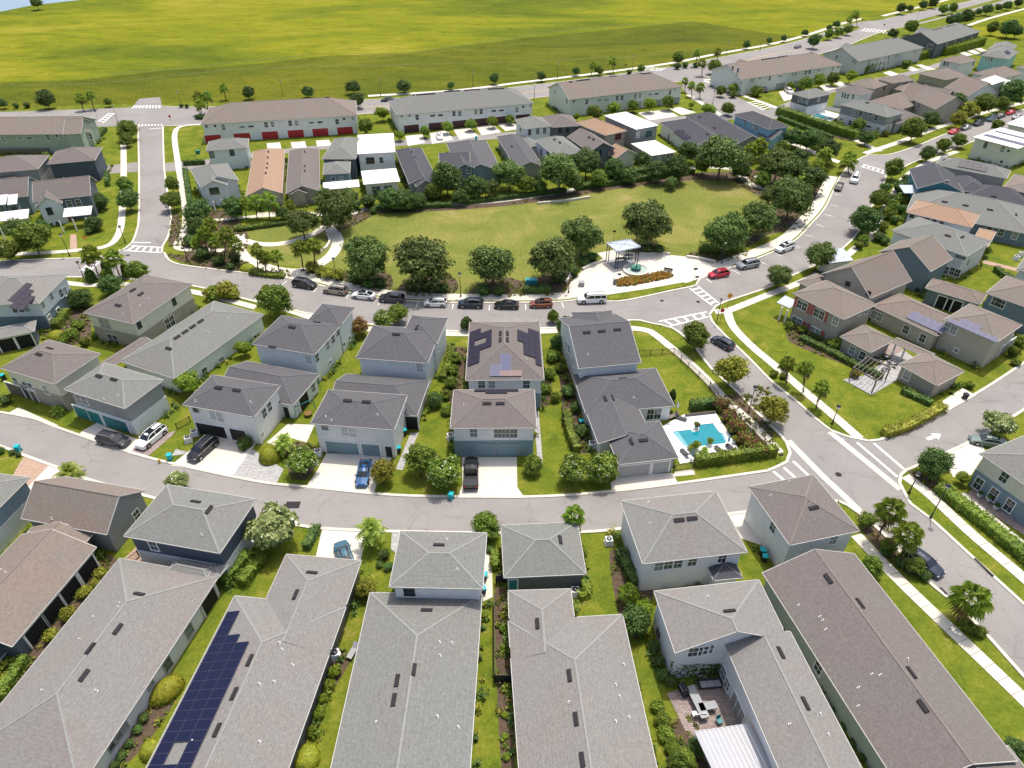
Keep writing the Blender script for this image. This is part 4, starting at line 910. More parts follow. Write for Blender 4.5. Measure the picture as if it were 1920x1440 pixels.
# ---- left side
house('house', 'pale blue two storey house with solar panels and a screened porch at the left edge', 'house',
 [Wing((-60, 572), (73, 569), (126, 514), H2, 'lrfb', .42, 'pale_blue', LG, split=(2.8, 'blue_grey')), Wing((-30, 640), (64, 621), (86, 597), 3.0, 'lrfb', .4, 'slate_blue', LG)],
 [(0, 'r', 79, 571, 'w'), (0, 'r', 95, 554, 'w'), (0, 'r', 114, 550, 'w'), (0, 'r', 122, 546, 'w'), (0, 'r', 93, 598, 'w'), (0, 'r', 110, 585, 'w'), (0, 'f', 28, 579, 'w'), (0, 'f', 38, 578, 'w'), (0, 'f', 49, 577, 'w'), (1, 'f', 45, 636, 'L'), (1, 'f', 15, 645, 'L')],
 vents=[(57, 512)], solar=[((50, 531), (90, 531), ['XXXX.', '.XXXX', '..XXX'], 'solar', True, False), ((24, 489), (60, 489), ['XXXX', 'XXXX'], 'solar', True, False), ((2, 512), (0, 545), ['XXX', 'XXX'], 'solar', True, False)], npipe=1)
house('house', 'grey gabled house with a white porch roof facing the west street', 'house',
 [Wing((62, 378), (170, 366), None, 5.5, 'fb', .6, 'slate_blue', TP, depth=10), Wing((67, 388), (116, 381), (115, 352), 5.0, 'lr', .75, 'pale_blue', TP), Wing((118, 407), (170, 402), None, 3.0, 'f', .3, 'slate_blue', WH, depth=3.0, walls=False)],
 [(0, 'f', 130, 382, 'w'), (0, 'f', 147, 380, 'w'), (1, 'f', 93, 396, 'w', 'trim_dark'), (1, 'f', 96, 424, 'w'), (1, 'f', 110, 421, 'w'), (0, 'f', 133, 420, 'd', 'trim_white', 'door_red')], posts=[(120, 436, 2.9), (145, 433, 2.9), (169, 430, 2.9)])
house('house', 'brown roofed house with white dormers and porch cut by the left edge', 'house',
 [Wing((-60, 378), (52, 368), None, 4.6, 'fb', .6, 'steel_blue', TP, depth=10), Wing((-60, 422), (52, 409), None, 3.0, 'f', .3, 'steel_blue', WH, depth=3.2, walls=False), Wing((-12, 385), (10, 383), None, 5.2, 'f', .3, 'steel_blue', WH, depth=3.5), Wing((14, 384), (31, 382), None, 5.2, 'f', .3, 'steel_blue', WH, depth=3.5)],
 [(2, 'f', 0, 394, 'w', 'trim_dark'), (3, 'f', 23, 392, 'w', 'trim_dark'), (0, 'f', 10, 430, 'w'), (0, 'f', 35, 427, 'w')], posts=[(10, 448, 2.9), (48, 442, 2.9)])
house('garage_building', 'dark navy two storey garage with a brown hip roof west of the street', 'garage', [Wing((88, 308), (178, 300), (174, 277), H2, 'lrfb', .40, 'navy', TP)], vents=[], npipe=1)
house('garage_building', 'grey lavender two storey garage cut by the left edge with a brown hip roof', 'garage', [Wing((-40, 326), (71, 317), (71, 292), H2, 'lrfb', .40, 'grey', TP)], npipe=1)
house('house', 'one storey brown roofed house behind the white porch house at far left', 'house', [Wing((-40, 350), (45, 346), (50, 325), 3.2, 'lrfb', .42, 'grey', TP)], npipe=1)
house('townhouse_row', 'sage green townhouse row with a brown roof at the left end of the boulevard', 'townhouses',
 [Wing((-90, 253), (140, 251), None, H2, 'fb', .42, 'sage', BR, depth=14), Wing((128, 257), (172, 246), (165, 222), 4.6, 'lrfb', .42, 'sage', BR), Wing((118, 252), (152, 250), None, H2 + .05, 'fb', .5, 'sage', BR, depth=11)],
 [(0, 'f', 7, 262, 'w'), (0, 'f', 38, 259, 'h'), (0, 'f', 55, 259, 'h'), (0, 'f', 90, 257, 'w'), (0, 'f', 106, 254, 's'), (0, 'f', 123, 254, 's'), (1, 'f', 164, 258, 'w'), (1, 'f', 170, 256, 'w')],
 vents=[(18, 208), (23, 208), (45, 213), (54, 213), (63, 213), (74, 213), (83, 212), (92, 212), (134, 206)], npipe=3)

# ---- townhouse rows along the boulevard
house('townhouse_row', 'white townhouse row with bright red garage doors and a brown roof', 'townhouses',
 [Wing((376, 233), (670, 216), None, H2, 'lrfb', .42, 'white', BR, depth=17)],
 [(0, 'f', 400, 261, 'G'), (0, 'f', 455, 259, 'G'), (0, 'f', 508, 260, 'G'), (0, 'f', 556, 257, 'G'), (0, 'f', 602, 254, 'G'), (0, 'f', 648, 251, 'G'),
  (0, 'f', 387, 237, 's'), (0, 'f', 403, 236, 's'), (0, 'f', 419, 239, 'w'), (0, 'f', 454, 238, 'h'), (0, 'f', 471, 237, 'h'), (0, 'f', 499, 234, 'w'), (0, 'f', 511, 233, 'w'), (0, 'f', 544, 231, 'w'), (0, 'f', 556, 231, 'w'), (0, 'f', 584, 230, 'h'), (0, 'f', 600, 229, 'h'), (0, 'f', 632, 228, 'w'), (0, 'f', 645, 223, 's'), (0, 'f', 661, 222, 's')],
 vents=[(x, 187 - (x - 400) * .02) for x in (405, 417, 425, 433, 441, 449, 457, 466, 484, 492, 504, 512, 532, 545, 552, 564, 583, 591, 598, 606, 614, 621, 644)], gdoor='door_red', pipes=[(520, 200), (558, 200), (600, 195)])
house('townhouse_row', 'white townhouse row with maroon garage doors and a grey roof', 'townhouses',
 [Wing((744, 216), (1001, 193), None, H2, 'lrfb', .42, 'white', GG, depth=17), Wing((728, 205), (750, 219), (765, 212), 5.2, 'lrfb', .4, 'white', GG)][:1],
 [(0, 'f', 772, 245, 'G'), (0, 'f', 818, 243, 'G'), (0, 'f', 862, 239, 'G'), (0, 'f', 903, 236, 'G'), (0, 'f', 943, 232, 'G'), (0, 'f', 980, 228, 'G'),
  (0, 'f', 753, 218, 's'), (0, 'f', 768, 217, 's'), (0, 'f', 782, 220, 'w'), (0, 'f', 811, 217, 'h'), (0, 'f', 826, 216, 'h'), (0, 'f', 851, 213, 'w'), (0, 'f', 862, 213, 'w'), (0, 'f', 892, 210, 'w'), (0, 'f', 902, 209, 'w'), (0, 'f', 926, 208, 'h'), (0, 'f', 940, 207, 'h'), (0, 'f', 969, 206, 'w'), (0, 'f', 981, 200, 's'), (0, 'f', 995, 198, 's')],
 vents=[(776 + i * 7.3, 178.5 - i * .5) for i in range(6)] + [(836 + i * 7.5, 172 - i * .5) for i in range(4)] + [(874 + i * 7.5, 169.5 - i * .5) for i in range(4)] + [(919 + i * 7.5, 167.5 - i * .5) for i in range(7)], gdoor='door_maroon', pipes=[(785, 190), (818, 204), (840, 185)])
house('townhouse_row', 'white townhouse row with brown roof right of the maroon door row', 'townhouses',
 [Wing((1067, 187), (1281, 162), None, H2, 'rfb', .42, 'mint', BR, depth=17), Wing((1066, 164), (1082, 162), None, 7.3, 'lr', .5, 'mint', BR, depth=5)],
 [(0, 'f', 1076, 190, 's'), (0, 'f', 1100, 191, 'w'), (0, 'f', 1124, 188, 'h'), (0, 'f', 1137, 187, 'h'), (0, 'f', 1157, 184, 'w'), (0, 'f', 1166, 183, 'w'), (0, 'f', 1191, 180, 'w'), (0, 'f', 1200, 179, 'w'), (0, 'f', 1219, 177, 'h'), (0, 'f', 1231, 176, 'h'), (0, 'f', 1256, 173, 'w'), (0, 'f', 1265, 168, 's'), (0, 'l', 1063, 190, 'w'), (0, 'l', 1041, 172, 'w'),
  (0, 'f', 1110, 213, 'G'), (0, 'f', 1150, 208, 'G'), (0, 'f', 1190, 203, 'G'), (0, 'f', 1228, 199, 'G'), (0, 'f', 1262, 195, 'G')],
 vents=[(1053, 152), (1070, 154)] + [(1084 + i * 6, 151.5 - i * .7) for i in range(4)] + [(1113 + i * 8, 147 - i * .8) for i in range(6)] + [(1205 + i * 6, 138.5 - i * .6) for i in range(6)], gdoor='door_grey', pipes=[(1100, 170), (1226, 166)])
house('townhouse_row', 'white townhouse row with a tan brown roof past the boulevard junction', 'townhouses',
 [Wing((1390, 149), (1581, 121), None, H2, 'rfb', .42, 'mint', BR, depth=17), Wing((1394, 124), (1412, 121), None, 7.3, 'lr', .5, 'mint', BR, depth=5)],
 [(0, 'l', 1374, 128, 'w'), (0, 'l', 1384, 132, 'w'), (0, 'f', 1411, 147, 'ww'), (0, 'f', 1425, 145, 's'), (0, 'f', 1443, 147, 'w'), (0, 'f', 1462, 143, 'h'), (0, 'f', 1486, 140, 's'), (0, 'f', 1492, 139, 's'), (0, 'f', 1511, 135, 'w'), (0, 'f', 1518, 134, 'w'), (0, 'f', 1535, 132, 'h'), (0, 'f', 1561, 129, 'w'), (0, 'f', 1572, 126, 's'), (0, 'f', 1462, 163, 'G'), (0, 'f', 1495, 158, 'G'), (0, 'f', 1527, 153, 'G')],
 vents=[(1430 + i * 6, 112 - i * .9) for i in range(6)] + [(1462 + i * 6, 107 - i * .9) for i in range(5)] + [(1490 + i * 6, 102 - i * .9) for i in range(5)] + [(1520 + i * 6, 99 - i * .9) for i in range(4)], npipe=0)
house('townhouse_row', 'pale grey townhouse row with a grey roof and front dormer near the far junction', 'townhouses',
 [Wing((1610, 115), (1733, 89), None, H2, 'rfb', .42, 'pale_grey', GG, depth=17), Wing((1592, 94), (1611, 91), None, 7.3, 'lr', .5, 'pale_grey', GG, depth=5)],
 [(0, 'l', 1569, 107, 'w'), (0, 'l', 1602, 115, 'ww'), (0, 'f', 1629, 116, 'w'), (0, 'f', 1645, 112, 'h'), (0, 'f', 1661, 109, 'w'), (0, 'f', 1666, 108, 'w'), (0, 'f', 1680, 105, 'w'), (0, 'f', 1685, 104, 'w'), (0, 'f', 1716, 97, 'w')],
 vents=[(1608 + i * 5, 83 - i * .9) for i in range(5)] + [(1638 + i * 5, 77 - i) for i in range(4)] + [(1675 + i * 5, 72 - i) for i in range(5)], npipe=0)
house('townhouse_row', 'dark grey townhouse row, farthest along the boulevard, with a grey roof', 'townhouses',
 [Wing((1758, 83), (1839, 59), None, H2, 'rfb', .42, 'dark_grey', GG, depth=17), Wing((1733, 66), (1752, 62), None, 7.4, 'lr', .5, 'dark_grey', GG, depth=5)], [(0, 'l', 1744, 87, 'ww'), (0, 'f', 1775, 84, 'w'), (0, 'f', 1790, 79, 'w'), (0, 'f', 1806, 74, 'w'), (0, 'f', 1822, 69, 'w')],
 vents=[(1750 + i * 5, 56 - i) for i in range(4)] + [(1775 + i * 5, 50 - i) for i in range(4)], npipe=0)
# ---- houses facing the park from the north
house('house', 'pale blue house with green shutters at the west end of the park row', 'house',
 [Wing((386, 283), (464, 277), (460, 260), H2, 'lrfb', .42, 'pale_blue', GG), Wing((376, 351), (448, 338), (460, 300), 5.1, 'rlb', .40, 'pale_blue', GG), Wing((378, 352), (426, 347), (428, 325), 5.15, 'lr', .5, 'pale_blue', GG)],
 [(0, 'f', 397, 290, 'w', 'trim_dark'), (0, 'f', 435, 286, 'w', 'trim_dark'), (2, 'f', 402, 358, 'ww', 'leaf_mid'), (1, 'r', 446, 352, 'w')], posts=[(405, 398, 2.8), (420, 395, 2.8)])
house('house', 'narrow one storey house with a long tan roof facing the park', 'house', [Wing((529, 362), (534, 279), (463, 357), 3.3, 'fbr', .42, 'beige', TN)], vents=[(503, 285), (502, 296), (501, 307), (500, 315), (498, 325)], npipe=0)
house('house', 'narrow one storey house with a long grey brown roof facing the park', 'house', [Wing((600, 358), (598, 279), (536, 362), 3.3, 'fbr', .42, 'taupe', TP), Wing((545, 364), (575, 362), None, 3.35, 'lr', .5, 'taupe', TP, depth=6)], [(0, 'f', 552, 373, 'w'), (0, 'f', 568, 372, 'w')], vents=[(571, 277), (571, 285), (571, 312), (571, 321)], npipe=0)
house('house', 'slate blue house with stepped grey hips and a white trimmed porch', 'house',
 [Wing((603, 298), (666, 298), (662, 260), H2, 'lrfb', .42, 'slate_blue', GG), Wing((605, 327), (656, 324), (655, 303), 5.2, 'lrfb', .42, 'steel_blue', GG), Wing((607, 356), (674, 350), None, 3.1, 'f', .25, 'steel_blue', WH, depth=3, walls=False)],
 [(1, 'f', 625, 335, 's'), (1, 'f', 640, 334, 's'), (0, 'f', 650, 306, 'w'), (1, 'f', 625, 368, 'T'), (1, 'f', 645, 366, 'w')], posts=[(610, 385, 3), (640, 383, 3), (672, 380, 3)], npipe=1)
house('house', 'modern white house with flat white roofs facing the park', 'house',
 [Wing((670, 289), (741, 285), (727, 250), 6.3, '', 0, 'white', WH, o=.3), Wing((682, 346), (750, 340), (745, 315), 3.4, '', 0, 'offwhite', WH, o=.5), Wing((676, 300), (718, 298), None, 3.2, '', 0, 'lavender', DK, depth=3, o=.2)][:2],
 [(0, 'f', 694, 301, 'ww', 'leaf_brown'), (0, 'f', 715, 300, 'w'), (1, 'f', 705, 355, 'ww'), (1, 'f', 728, 353, 'ww')], npipe=0)
house('house', 'dark grey roofed bungalow east of the flat white roofed house', 'house',
 [Wing((822, 340), (790, 277), (768, 347), 3.4, 'fbr', .42, 'grey', DK), Wing((780, 350), (818, 346), None, 3.5, 'lr', .55, 'grey', DK, depth=6)], [(1, 'f', 800, 357, 'w'), (0, 'f', 775, 358, 'w')], vents=[(772, 285), (778, 295)], npipe=1)
house('house', 'dark slate gabled house with white windows behind the park trees', 'house',
 [Wing((942, 322), (912, 264), (862, 335), 3.4, 'fbr', .42, 'steel_blue', SL), Wing((824, 309), (882, 307), None, 5.2, 'fb', .42, 'blue_grey', DK, depth=8), Wing((853, 318), (890, 315), None, 5.2, 'lr', .5, 'blue_grey', DK, depth=7)],
 [(2, 'f', 861, 322, 'w'), (2, 'f', 879, 319, 'w')], npipe=2)
house('house', 'long slate roofed bungalow behind the middle park trees', 'house', [Wing((1020, 312), (978, 253), (972, 322), 3.3, 'fbr', .42, 'grey', SL)], vents=[(960, 275)], npipe=2)
house('garage_building', 'pale blue two storey garage with grey hip roof and four windows', 'garage', [Wing((984, 242), (1035, 237), (1016, 219), H2, 'lrfb', .42, 'pale_blue', GG)], [(0, 'l', 976, 243, 's', 'trim_dark'), (0, 'f', 993, 248, 'n', 'trim_dark'), (0, 'f', 1008, 246, 'n', 'trim_dark'), (0, 'f', 1021, 245, 'n', 'trim_dark')], npipe=0)
house('garage_building', 'dark grey two storey garage right beside the pale blue garage', 'garage', [Wing((1030, 239), (1087, 236), (1066, 216), 5.4, 'lrfb', .42, 'dark_grey', TP)], [(0, 'f', 1050, 244, 'n', 'trim_dark'), (0, 'f', 1064, 243, 'n', 'trim_dark')], npipe=1)
house('house', 'pale lavender house with a grey hip roof north of the park', 'house', [Wing((1040, 293), (1096, 286), (1058, 255), 5.1, 'lrfb', .42, 'lavender', GG), Wing((994, 276), (1015, 273), (1003, 256), 3.2, 'lrfb', .4, 'lavender', GG)], [(0, 'l', 1027, 288, 'w', 'trim_dark'), (0, 'l', 1015, 285, 'n', 'trim_dark')], vents=[(1040, 262), (1050, 268)], npipe=0)
house('house', 'dark grey gabled house with a turquoise window and brown roof', 'house', [Wing((1105, 285), (1155, 278), (1068, 256), 5.1, 'lr', .5, 'dark_grey', TP)], [(0, 'f', 1118, 287, 'n', 'door_teal'), (0, 'f', 1126, 286, 'n', 'door_teal'), (0, 'f', 1142, 288, 'n', 'trim_dark')], vents=[(1105, 258), (1113, 262)], npipe=1)
house('house', 'tan hip roofed house with red shutters and a small balcony', 'house',
 [Wing((1135, 254), (1176, 245), (1093, 227), H2, 'lrfb', .42, 'taupe', TN), Wing((1155, 297), (1196, 289), None, 3.2, 'lr', .5, 'offwhite', TN, depth=6)], [(0, 'f', 1159, 256, 'ww', 'door_red'), (0, 'l', 1108, 246, 'n'), (0, 'l', 1121, 253, 'n')], vents=[(1125, 225), (1134, 226)], npipe=0)
house('house', 'modern grey house with flat white roofs beside the tan hip roofed house', 'house',
 [Wing((1193, 243), (1235, 235), (1142, 215), 6.3, '', 0, 'grey', WH, o=.3), Wing((1222, 292), (1268, 285), (1192, 268), 3.3, '', 0, 'grey', WH, o=.4)], [(0, 'f', 1196, 253, 'w'), (0, 'f', 1216, 251, 'ww', 'door_teal'), (1, 'f', 1235, 297, 'w'), (1, 'f', 1252, 294, 'w'), (0, 'l', 1172, 243, 's')], npipe=0)
house('house', 'long dark roofed bungalow with a white side wall north of the park', 'house', [Wing((1300, 275), (1237, 230), (1356, 258), 3.6, 'fbr', .42, 'white', DK)], [(0, 'f', 1254, 257, 'n', 'trim_grey')], vents=[(1281, 246), (1327, 252)], solar=[((1262, 253), (1290, 268), ['XXXXX', 'XXXXX'], 'solar', True, True)], npipe=0)
house('house', 'second long dark roofed bungalow beside the sky blue house', 'house', [Wing((1378, 272), (1284, 217), (1420, 257), 3.6, 'fbr', .42, 'grey', DK)], vents=[(1312, 220), (1367, 222), (1340, 240)], npipe=1)
house('house', 'bright sky blue two storey house with a dark roof above the park corner', 'house', [Wing((1442, 243), (1481, 237), (1374, 215), H2, 'lrfb', .42, 'sky_blue', DK), Wing((1446, 262), (1482, 255), None, 3.2, 'lr', .5, 'sky_blue', SL, depth=6)], [(0, 'l', 1397, 229, 'n'), (0, 'l', 1410, 236, 'n'), (0, 'l', 1417, 239, 'n'), (0, 'l', 1420, 240, 'n'), (1, 'f', 1461, 263, 'w')], vents=[(1424, 213)], npipe=0)
# ---- upper right cluster
G2 = dict(split=(2.9, 'lavender'))
house('garage_building', 'small two tone grey garage tower with a hip roof at the upper right corner', 'garage', [Wing((1517, 185), (1559, 176), (1489, 174), H2, 'lrfb', .42, 'dark_grey', GG, split=(2.9, 'white'))], [(0, 'l', 1499, 186, 'n'), (0, 'l', 1505, 188, 'n'), (0, 'l', 1512, 190, 'n'), (0, 'l', 1518, 192, 'n'), (0, 'f', 1535, 186, 'n')], vents=[(1532, 165)], npipe=0)
house('house', 'small white two storey house with a grey brown roof behind the two tone house', 'house', [Wing((1566, 168), (1613, 179), (1629, 169), H2, 'lrfb', .42, 'white', TP)], [(0, 'f', 1580, 178, 'n'), (0, 'f', 1585, 180, 'n'), (0, 'f', 1590, 181, 'n'), (0, 'f', 1600, 180, 'n')], npipe=0)
house('house', 'two tone grey and white two storey house with a grey hip roof and small awning', 'house',
 [Wing((1575, 196), (1664, 220), (1687, 209), H2, 'lrfb', .42, 'grey', GG, split=(2.9, 'lavender')), Wing((1680, 232), (1735, 222), (1712, 200), 3.2, 'lrfb', .42, 'grey', TP), Wing((1671, 232), (1692, 230), None, 3.0, 'f', .2, 'white', WH, depth=2, walls=False)],
 [(0, 'f', 1601, 211, 'w'), (0, 'f', 1614, 213, 'w'), (0, 'f', 1632, 214, 'h'), (0, 'f', 1643, 221, 'w'), (0, 'f', 1577, 226, 'w'), (0, 'f', 1594, 230, 'w'), (0, 'f', 1629, 237, 'h'), (0, 'f', 1646, 243, 'w'), (0, 'r', 1668, 220, 'n'), (0, 'r', 1673, 218, 'n'), (0, 'r', 1662, 240, 'n'), (0, 'r', 1666, 239, 'n')], vents=[(1626, 193)], npipe=0)
house('house', 'brown roofed two storey house with taupe walls left of the brown roofed cluster', 'house', [Wing((1590, 157), (1637, 167), (1664, 158), 5.5, 'lrfb', .42, 'taupe', BR)], [(0, 'r', 1660, 164, 'n', 'trim_dark')], npipe=0)
house('house', 'second brown roofed two storey house in the upper right cluster', 'house', [Wing((1645, 148), (1672, 156), (1707, 147), 5.6, 'lrfb', .42, 'taupe', BR)], [(0, 'r', 1692, 158, 'n')], npipe=0)
house('house', 'large brown gambrel like roof house with beige side wall in the upper right cluster', 'house',
 [Wing((1698, 181), (1754, 205), None, 4.6, 'fb', .6, 'beige', BR, depth=12), Wing((1762, 200), (1792, 186), None, 4.2, 'lr', .6, 'slate_blue', BR, depth=14), Wing((1628, 190), (1690, 205), (1702, 178), 3.2, 'lrfb', .4, 'taupe', BR)], [(0, 'f', 1690, 184, 'n'), (0, 'f', 1696, 188, 'w'), (0, 'f', 1724, 194, 'w')], vents=[(1752, 157)], npipe=0)
house('house', 'white two storey house with a brown roof near the teal house', 'house', [Wing((1762, 112), (1802, 120), (1828, 112), H2, 'lrfb', .42, 'white', BR)], [(0, 'f', 1771, 119, 'n', 'trim_grey'), (0, 'f', 1777, 120, 'n', 'trim_grey'), (0, 'r', 1825, 118, 'n', 'trim_grey')], npipe=0)
house('house', 'aqua two storey house with solar panels on its grey roof at upper right', 'house', [Wing((1838, 104), (1890, 111), (1914, 97), H2, 'lrfb', .42, 'aqua', GG), Wing((1852, 93), (1893, 98), (1920, 86), 5.9, 'lrfb', .42, 'aqua', GG)], [(0, 'f', 1850, 108, 'n'), (0, 'f', 1855, 109, 'n'), (0, 'f', 1860, 110, 'n'), (0, 'r', 1885, 109, 'n'), (1, 'r', 1916, 98, 'n')], solar=[((1850, 97), (1880, 101), ['XXXXX', 'XXXXX'], 'solar', True, False), ((1882, 98), (1895, 92), ['XXX', 'XXX'], 'solar', True, False)], npipe=0)
house('house', 'brown hip roofed house with pale walls near the right edge at the top', 'house', [Wing((1822, 137), (1875, 148), (1914, 136), 5.5, 'lrfb', .42, 'lavender', BR)], [(0, 'f', 1861, 153, 'n'), (0, 'f', 1867, 154, 'n'), (0, 'r', 1899, 148, 'w')], npipe=0)
house('house', 'low brown roofed wing between the white and brown two storey houses', 'house', [Wing((1722, 138), (1772, 150), None, 3.4, 'lrfb', .42, 'taupe', BR, depth=14)], npipe=0)
house('house', 'brown gabled house with white solar awnings in the upper right cluster', 'house', [Wing((1770, 165), (1815, 180), None, 4.4, 'fb', .55, 'lavender', BR, depth=14), Wing((1813, 158), (1835, 167), (1842, 150), 5.4, 'f', .3, 'lavender', WH), Wing((1836, 165), (1860, 176), (1868, 158), 3.6, 'f', .3, 'lavender', WH)], [(0, 'f', 1801, 172, 'n')], npipe=0)
house('house', 'brown roofed house with a white awning by the right edge near the parked cars', 'house', [Wing((1850, 172), (1900, 156), None, 4.4, 'lrfb', .5, 'aqua', BR, depth=12), Wing((1866, 168), (1886, 163), None, 3.4, 'f', .3, 'white', WH, depth=3)], npipe=0)
house('house', 'brown roofed house at the far upper right edge', 'house', [Wing((1905, 125), (1960, 140), None, 5.2, 'lrfb', .5, 'lavender', BR, depth=12)], npipe=0)
house('house', 'low brown roofed wing tucked behind the large gambrel like roof', 'house', [Wing((1668, 165), (1712, 175), None, 3.6, 'lrfb', .42, 'taupe', BR, depth=12)], npipe=0)
house('covered_walk', 'low grey roofed covered walk between the garage tower and two tone house', 'covered walk', [Wing((1543, 204), (1580, 212), None, 2.9, 'fb', .3, 'grey', GG, depth=4, walls=False)], posts=[(1546, 213, 2.7), (1575, 220, 2.7)], npipe=0)
# ---- right side
house('house', 'modern white roofed house with solar panels and cream walls at the right edge', 'house', [Wing((1824, 257), (1909, 279), (1880, 240), 5.8, '', 0, 'offwhite', WH, o=.6), Wing((1887, 232), (1960, 248), (1960, 225), 5.9, '', .0, 'offwhite', WH, o=.6)],
 [(0, 'f', 1848, 272, 'n', 'trim_dark'), (0, 'f', 1880, 280, 'w'), (0, 'f', 1891, 283, 's'), (0, 'f', 1878, 303, 's')], solar=[((1850, 252), (1900, 265), ['XXXXXXX', 'XXXXXXX'], 'solar_pale', True, False), ((1868, 246), (1900, 254), ['XXXXX'], 'solar_pale', True, False)], npipe=0)
house('house', 'cream walled two storey house with grey hip roof and dark solar arrays at right', 'house', [Wing((1753, 309), (1888, 335), (1901, 320), H2, 'lrfb', .42, 'beige', GG)], vents=[(1770, 300)], solar=[((1802, 299), (1830, 304), ['XXX', 'XXXX', 'XXXX'], 'solar', True, False), ((1838, 304), (1870, 311), ['XXXX', 'XXXX', 'XXXX'], 'solar', True, False)], npipe=0)
house('house', 'teal gabled house with grey roof and white windows at right', 'house', [Wing((1720, 353), (1808, 362), (1840, 330), 4.7, 'lr', .45, 'teal', DK), Wing((1798, 358), (1856, 362), (1870, 335), 4.2, 'lrfb', .42, 'teal', DK), Wing((1696, 362), (1722, 362), None, 3.0, 'f', .2, 'white', 'roof_metal_pale', depth=3.5, walls=False)],
 [(0, 'f', 1749, 367, 'w'), (0, 'f', 1793, 372, 'w'), (0, 'f', 1775, 341, 's')], npipe=1)
house('house', 'long grey roofed bungalow with blue grey walls and a row of roof vents at right', 'house', [Wing((1700, 393), (1935, 440), (1945, 392), 3.3, 'lrfb', .38, 'blue_grey', GG), Wing((1800, 372), (1940, 396), (1945, 365), 3.3, 'lrfb', .4, 'grey', DK)],
 [(0, 'f', 1855, 429, 'w'), (0, 'f', 1877, 436, 'w'), (0, 'f', 1903, 442, 'w')], vents=[(1771, 379), (1810, 386), (1856, 394), (1905, 403), (1863, 369)], npipe=0)
house('house', 'pale blue two storey house with a tan hip roof and small square windows', 'house', [Wing((1700, 398), (1822, 427), (1837, 402), H2, 'lrfb', .38, 'pale_blue', TN), Wing((1820, 455), (1852, 463), (1861, 433), 3.2, 'lrfb', .2, 'taupe', TN)],
 [(0, 'f', 1710, 404, 's', 'trim_dark'), (0, 'f', 1724, 407, 's', 'trim_dark'), (0, 'f', 1738, 411, 's', 'trim_dark'), (0, 'f', 1752, 414, 's', 'trim_grey'), (0, 'f', 1766, 417, 's', 'trim_grey')], npipe=0)
house('house', 'pale grey house with a light grey hip roof between the tan and brown roofs', 'house', [Wing((1672, 432), (1812, 481), (1851, 449), 5.4, 'lrfb', .36, 'lavender', GG)], [(0, 'f', 1802, 481, 'h', 'trim_dark'), (0, 'f', 1770, 505, 'ww'), (0, 'f', 1790, 510, 'ww'), (0, 'r', 1815, 492, 'w')], vents=[(1777, 443), (1804, 445)], npipe=1)
house('house', 'blue grey gabled house with a brown roof behind the beige gable', 'house', [Wing((1648, 472), (1745, 509), (1780, 483), 5.2, 'lr', .6, 'blue_grey', BR)], [(0, 'f', 1686, 502, 'w'), (0, 'f', 1720, 544, 's', 'trim_dark')], npipe=1)
house('house', 'beige gabled house with a steep brown roof and small pale porch roof', 'house', [Wing((1540, 514), (1632, 559), (1700, 522), 4.8, 'lr', .75, 'beige', BR), Wing((1556, 493), (1600, 488), None, 3.4, 'f', .2, 'white', 'roof_metal_pale', depth=4)], [(0, 'f', 1590, 532, 's', 'trim_dark'), (0, 'f', 1650, 560, 's', 'trim_dark')], npipe=1)
house('house', 'beige house with red shutters, covered patio and solar roofed garage on the corner lawn', 'house',
 [Wing((1487, 550), (1582, 599), (1643, 570), H2, 'lrfb', .42, 'taupe', BR), Wing((1635, 573), (1757, 630), (1783, 592), 3.3, 'lrfb', .42, 'beige', BR), Wing((1768, 600), (1867, 643), (1920, 610), H2, 'lrfb', .40, 'beige', BR), Wing((1575, 631), (1632, 661), (1678, 637), 3.0, 'lrfb', .42, 'taupe', BR), Wing((1672, 641), (1742, 672), (1750, 662), 2.9, 'fb', .35, 'taupe', BR, walls=False), Wing((1495, 528), (1530, 545), (1565, 528), 3.3, 'lrfb', .42, 'taupe', BR), Wing((1457, 567), (1482, 578), None, 2.9, 'f', .2, 'white', 'roof_metal_pale', depth=2.5, walls=False)],
 [(0, 'f', 1504, 573, 'ww'), (0, 'f', 1536, 589, 'ww'), (0, 'f', 1494, 603, 'ww'), (0, 'f', 1528, 622, 'ww'), (0, 'f', 1567, 602, 'w')] + [(0, 'f', x_, y_, 'sh', 'shutter_red', 'shutter_red') for x_, y_ in ((1492, 566), (1516, 578), (1524, 582), (1548, 594), (1507, 611), (1516, 616), (1541, 629))] + [(0, 'r', 1613, 588, 's'), (0, 'r', 1624, 585, 's'),
  (1, 'f', 1644, 592, 'ww'), (1, 'f', 1699, 618, 'w'), (1, 'f', 1730, 634, 'w'), (2, 'f', 1782, 616, 'ww'), (2, 'f', 1793, 657, 's'), (2, 'r', 1893, 636, 's'), (2, 'r', 1897, 632, 's'), (2, 'r', 1888, 672, 'G'), (3, 'f', 1598, 657, 'w'), (3, 'f', 1617, 667, 'w')],
 vents=[], pipes=[(1761, 598), (1752, 608)], posts=[(1671, 668, 2.8), (1688, 676, 2.8), (1460, 600, 2.8), (1470, 606, 2.8)],
 solar=[((1712, 584), (1760, 606), ['XXXX', 'XXXX'], 'solar_pale', True, False), ((1824, 606), (1860, 622), ['.XX.', 'XXXXX'], 'solar_pale', True, False, -2)])
house('garage_building', 'small brown hip roofed garden building beside the paved patio', 'garage', [Wing((1685, 683), (1757, 723), (1816, 700), 3.0, 'lrfb', .42, 'taupe', BR)], [(0, 'f', 1700, 704, 'w')], npipe=0)
house('garage_building', 'brown roofed carport wing with dark openings and blue grey walls at right', 'garage', [Wing((1735, 540), (1838, 571), (1851, 551), 3.3, 'lrfb', .40, 'blue_grey', BR)], [(0, 'f', 1770, 568, 'L'), (0, 'f', 1788, 573, 'L')], npipe=0)
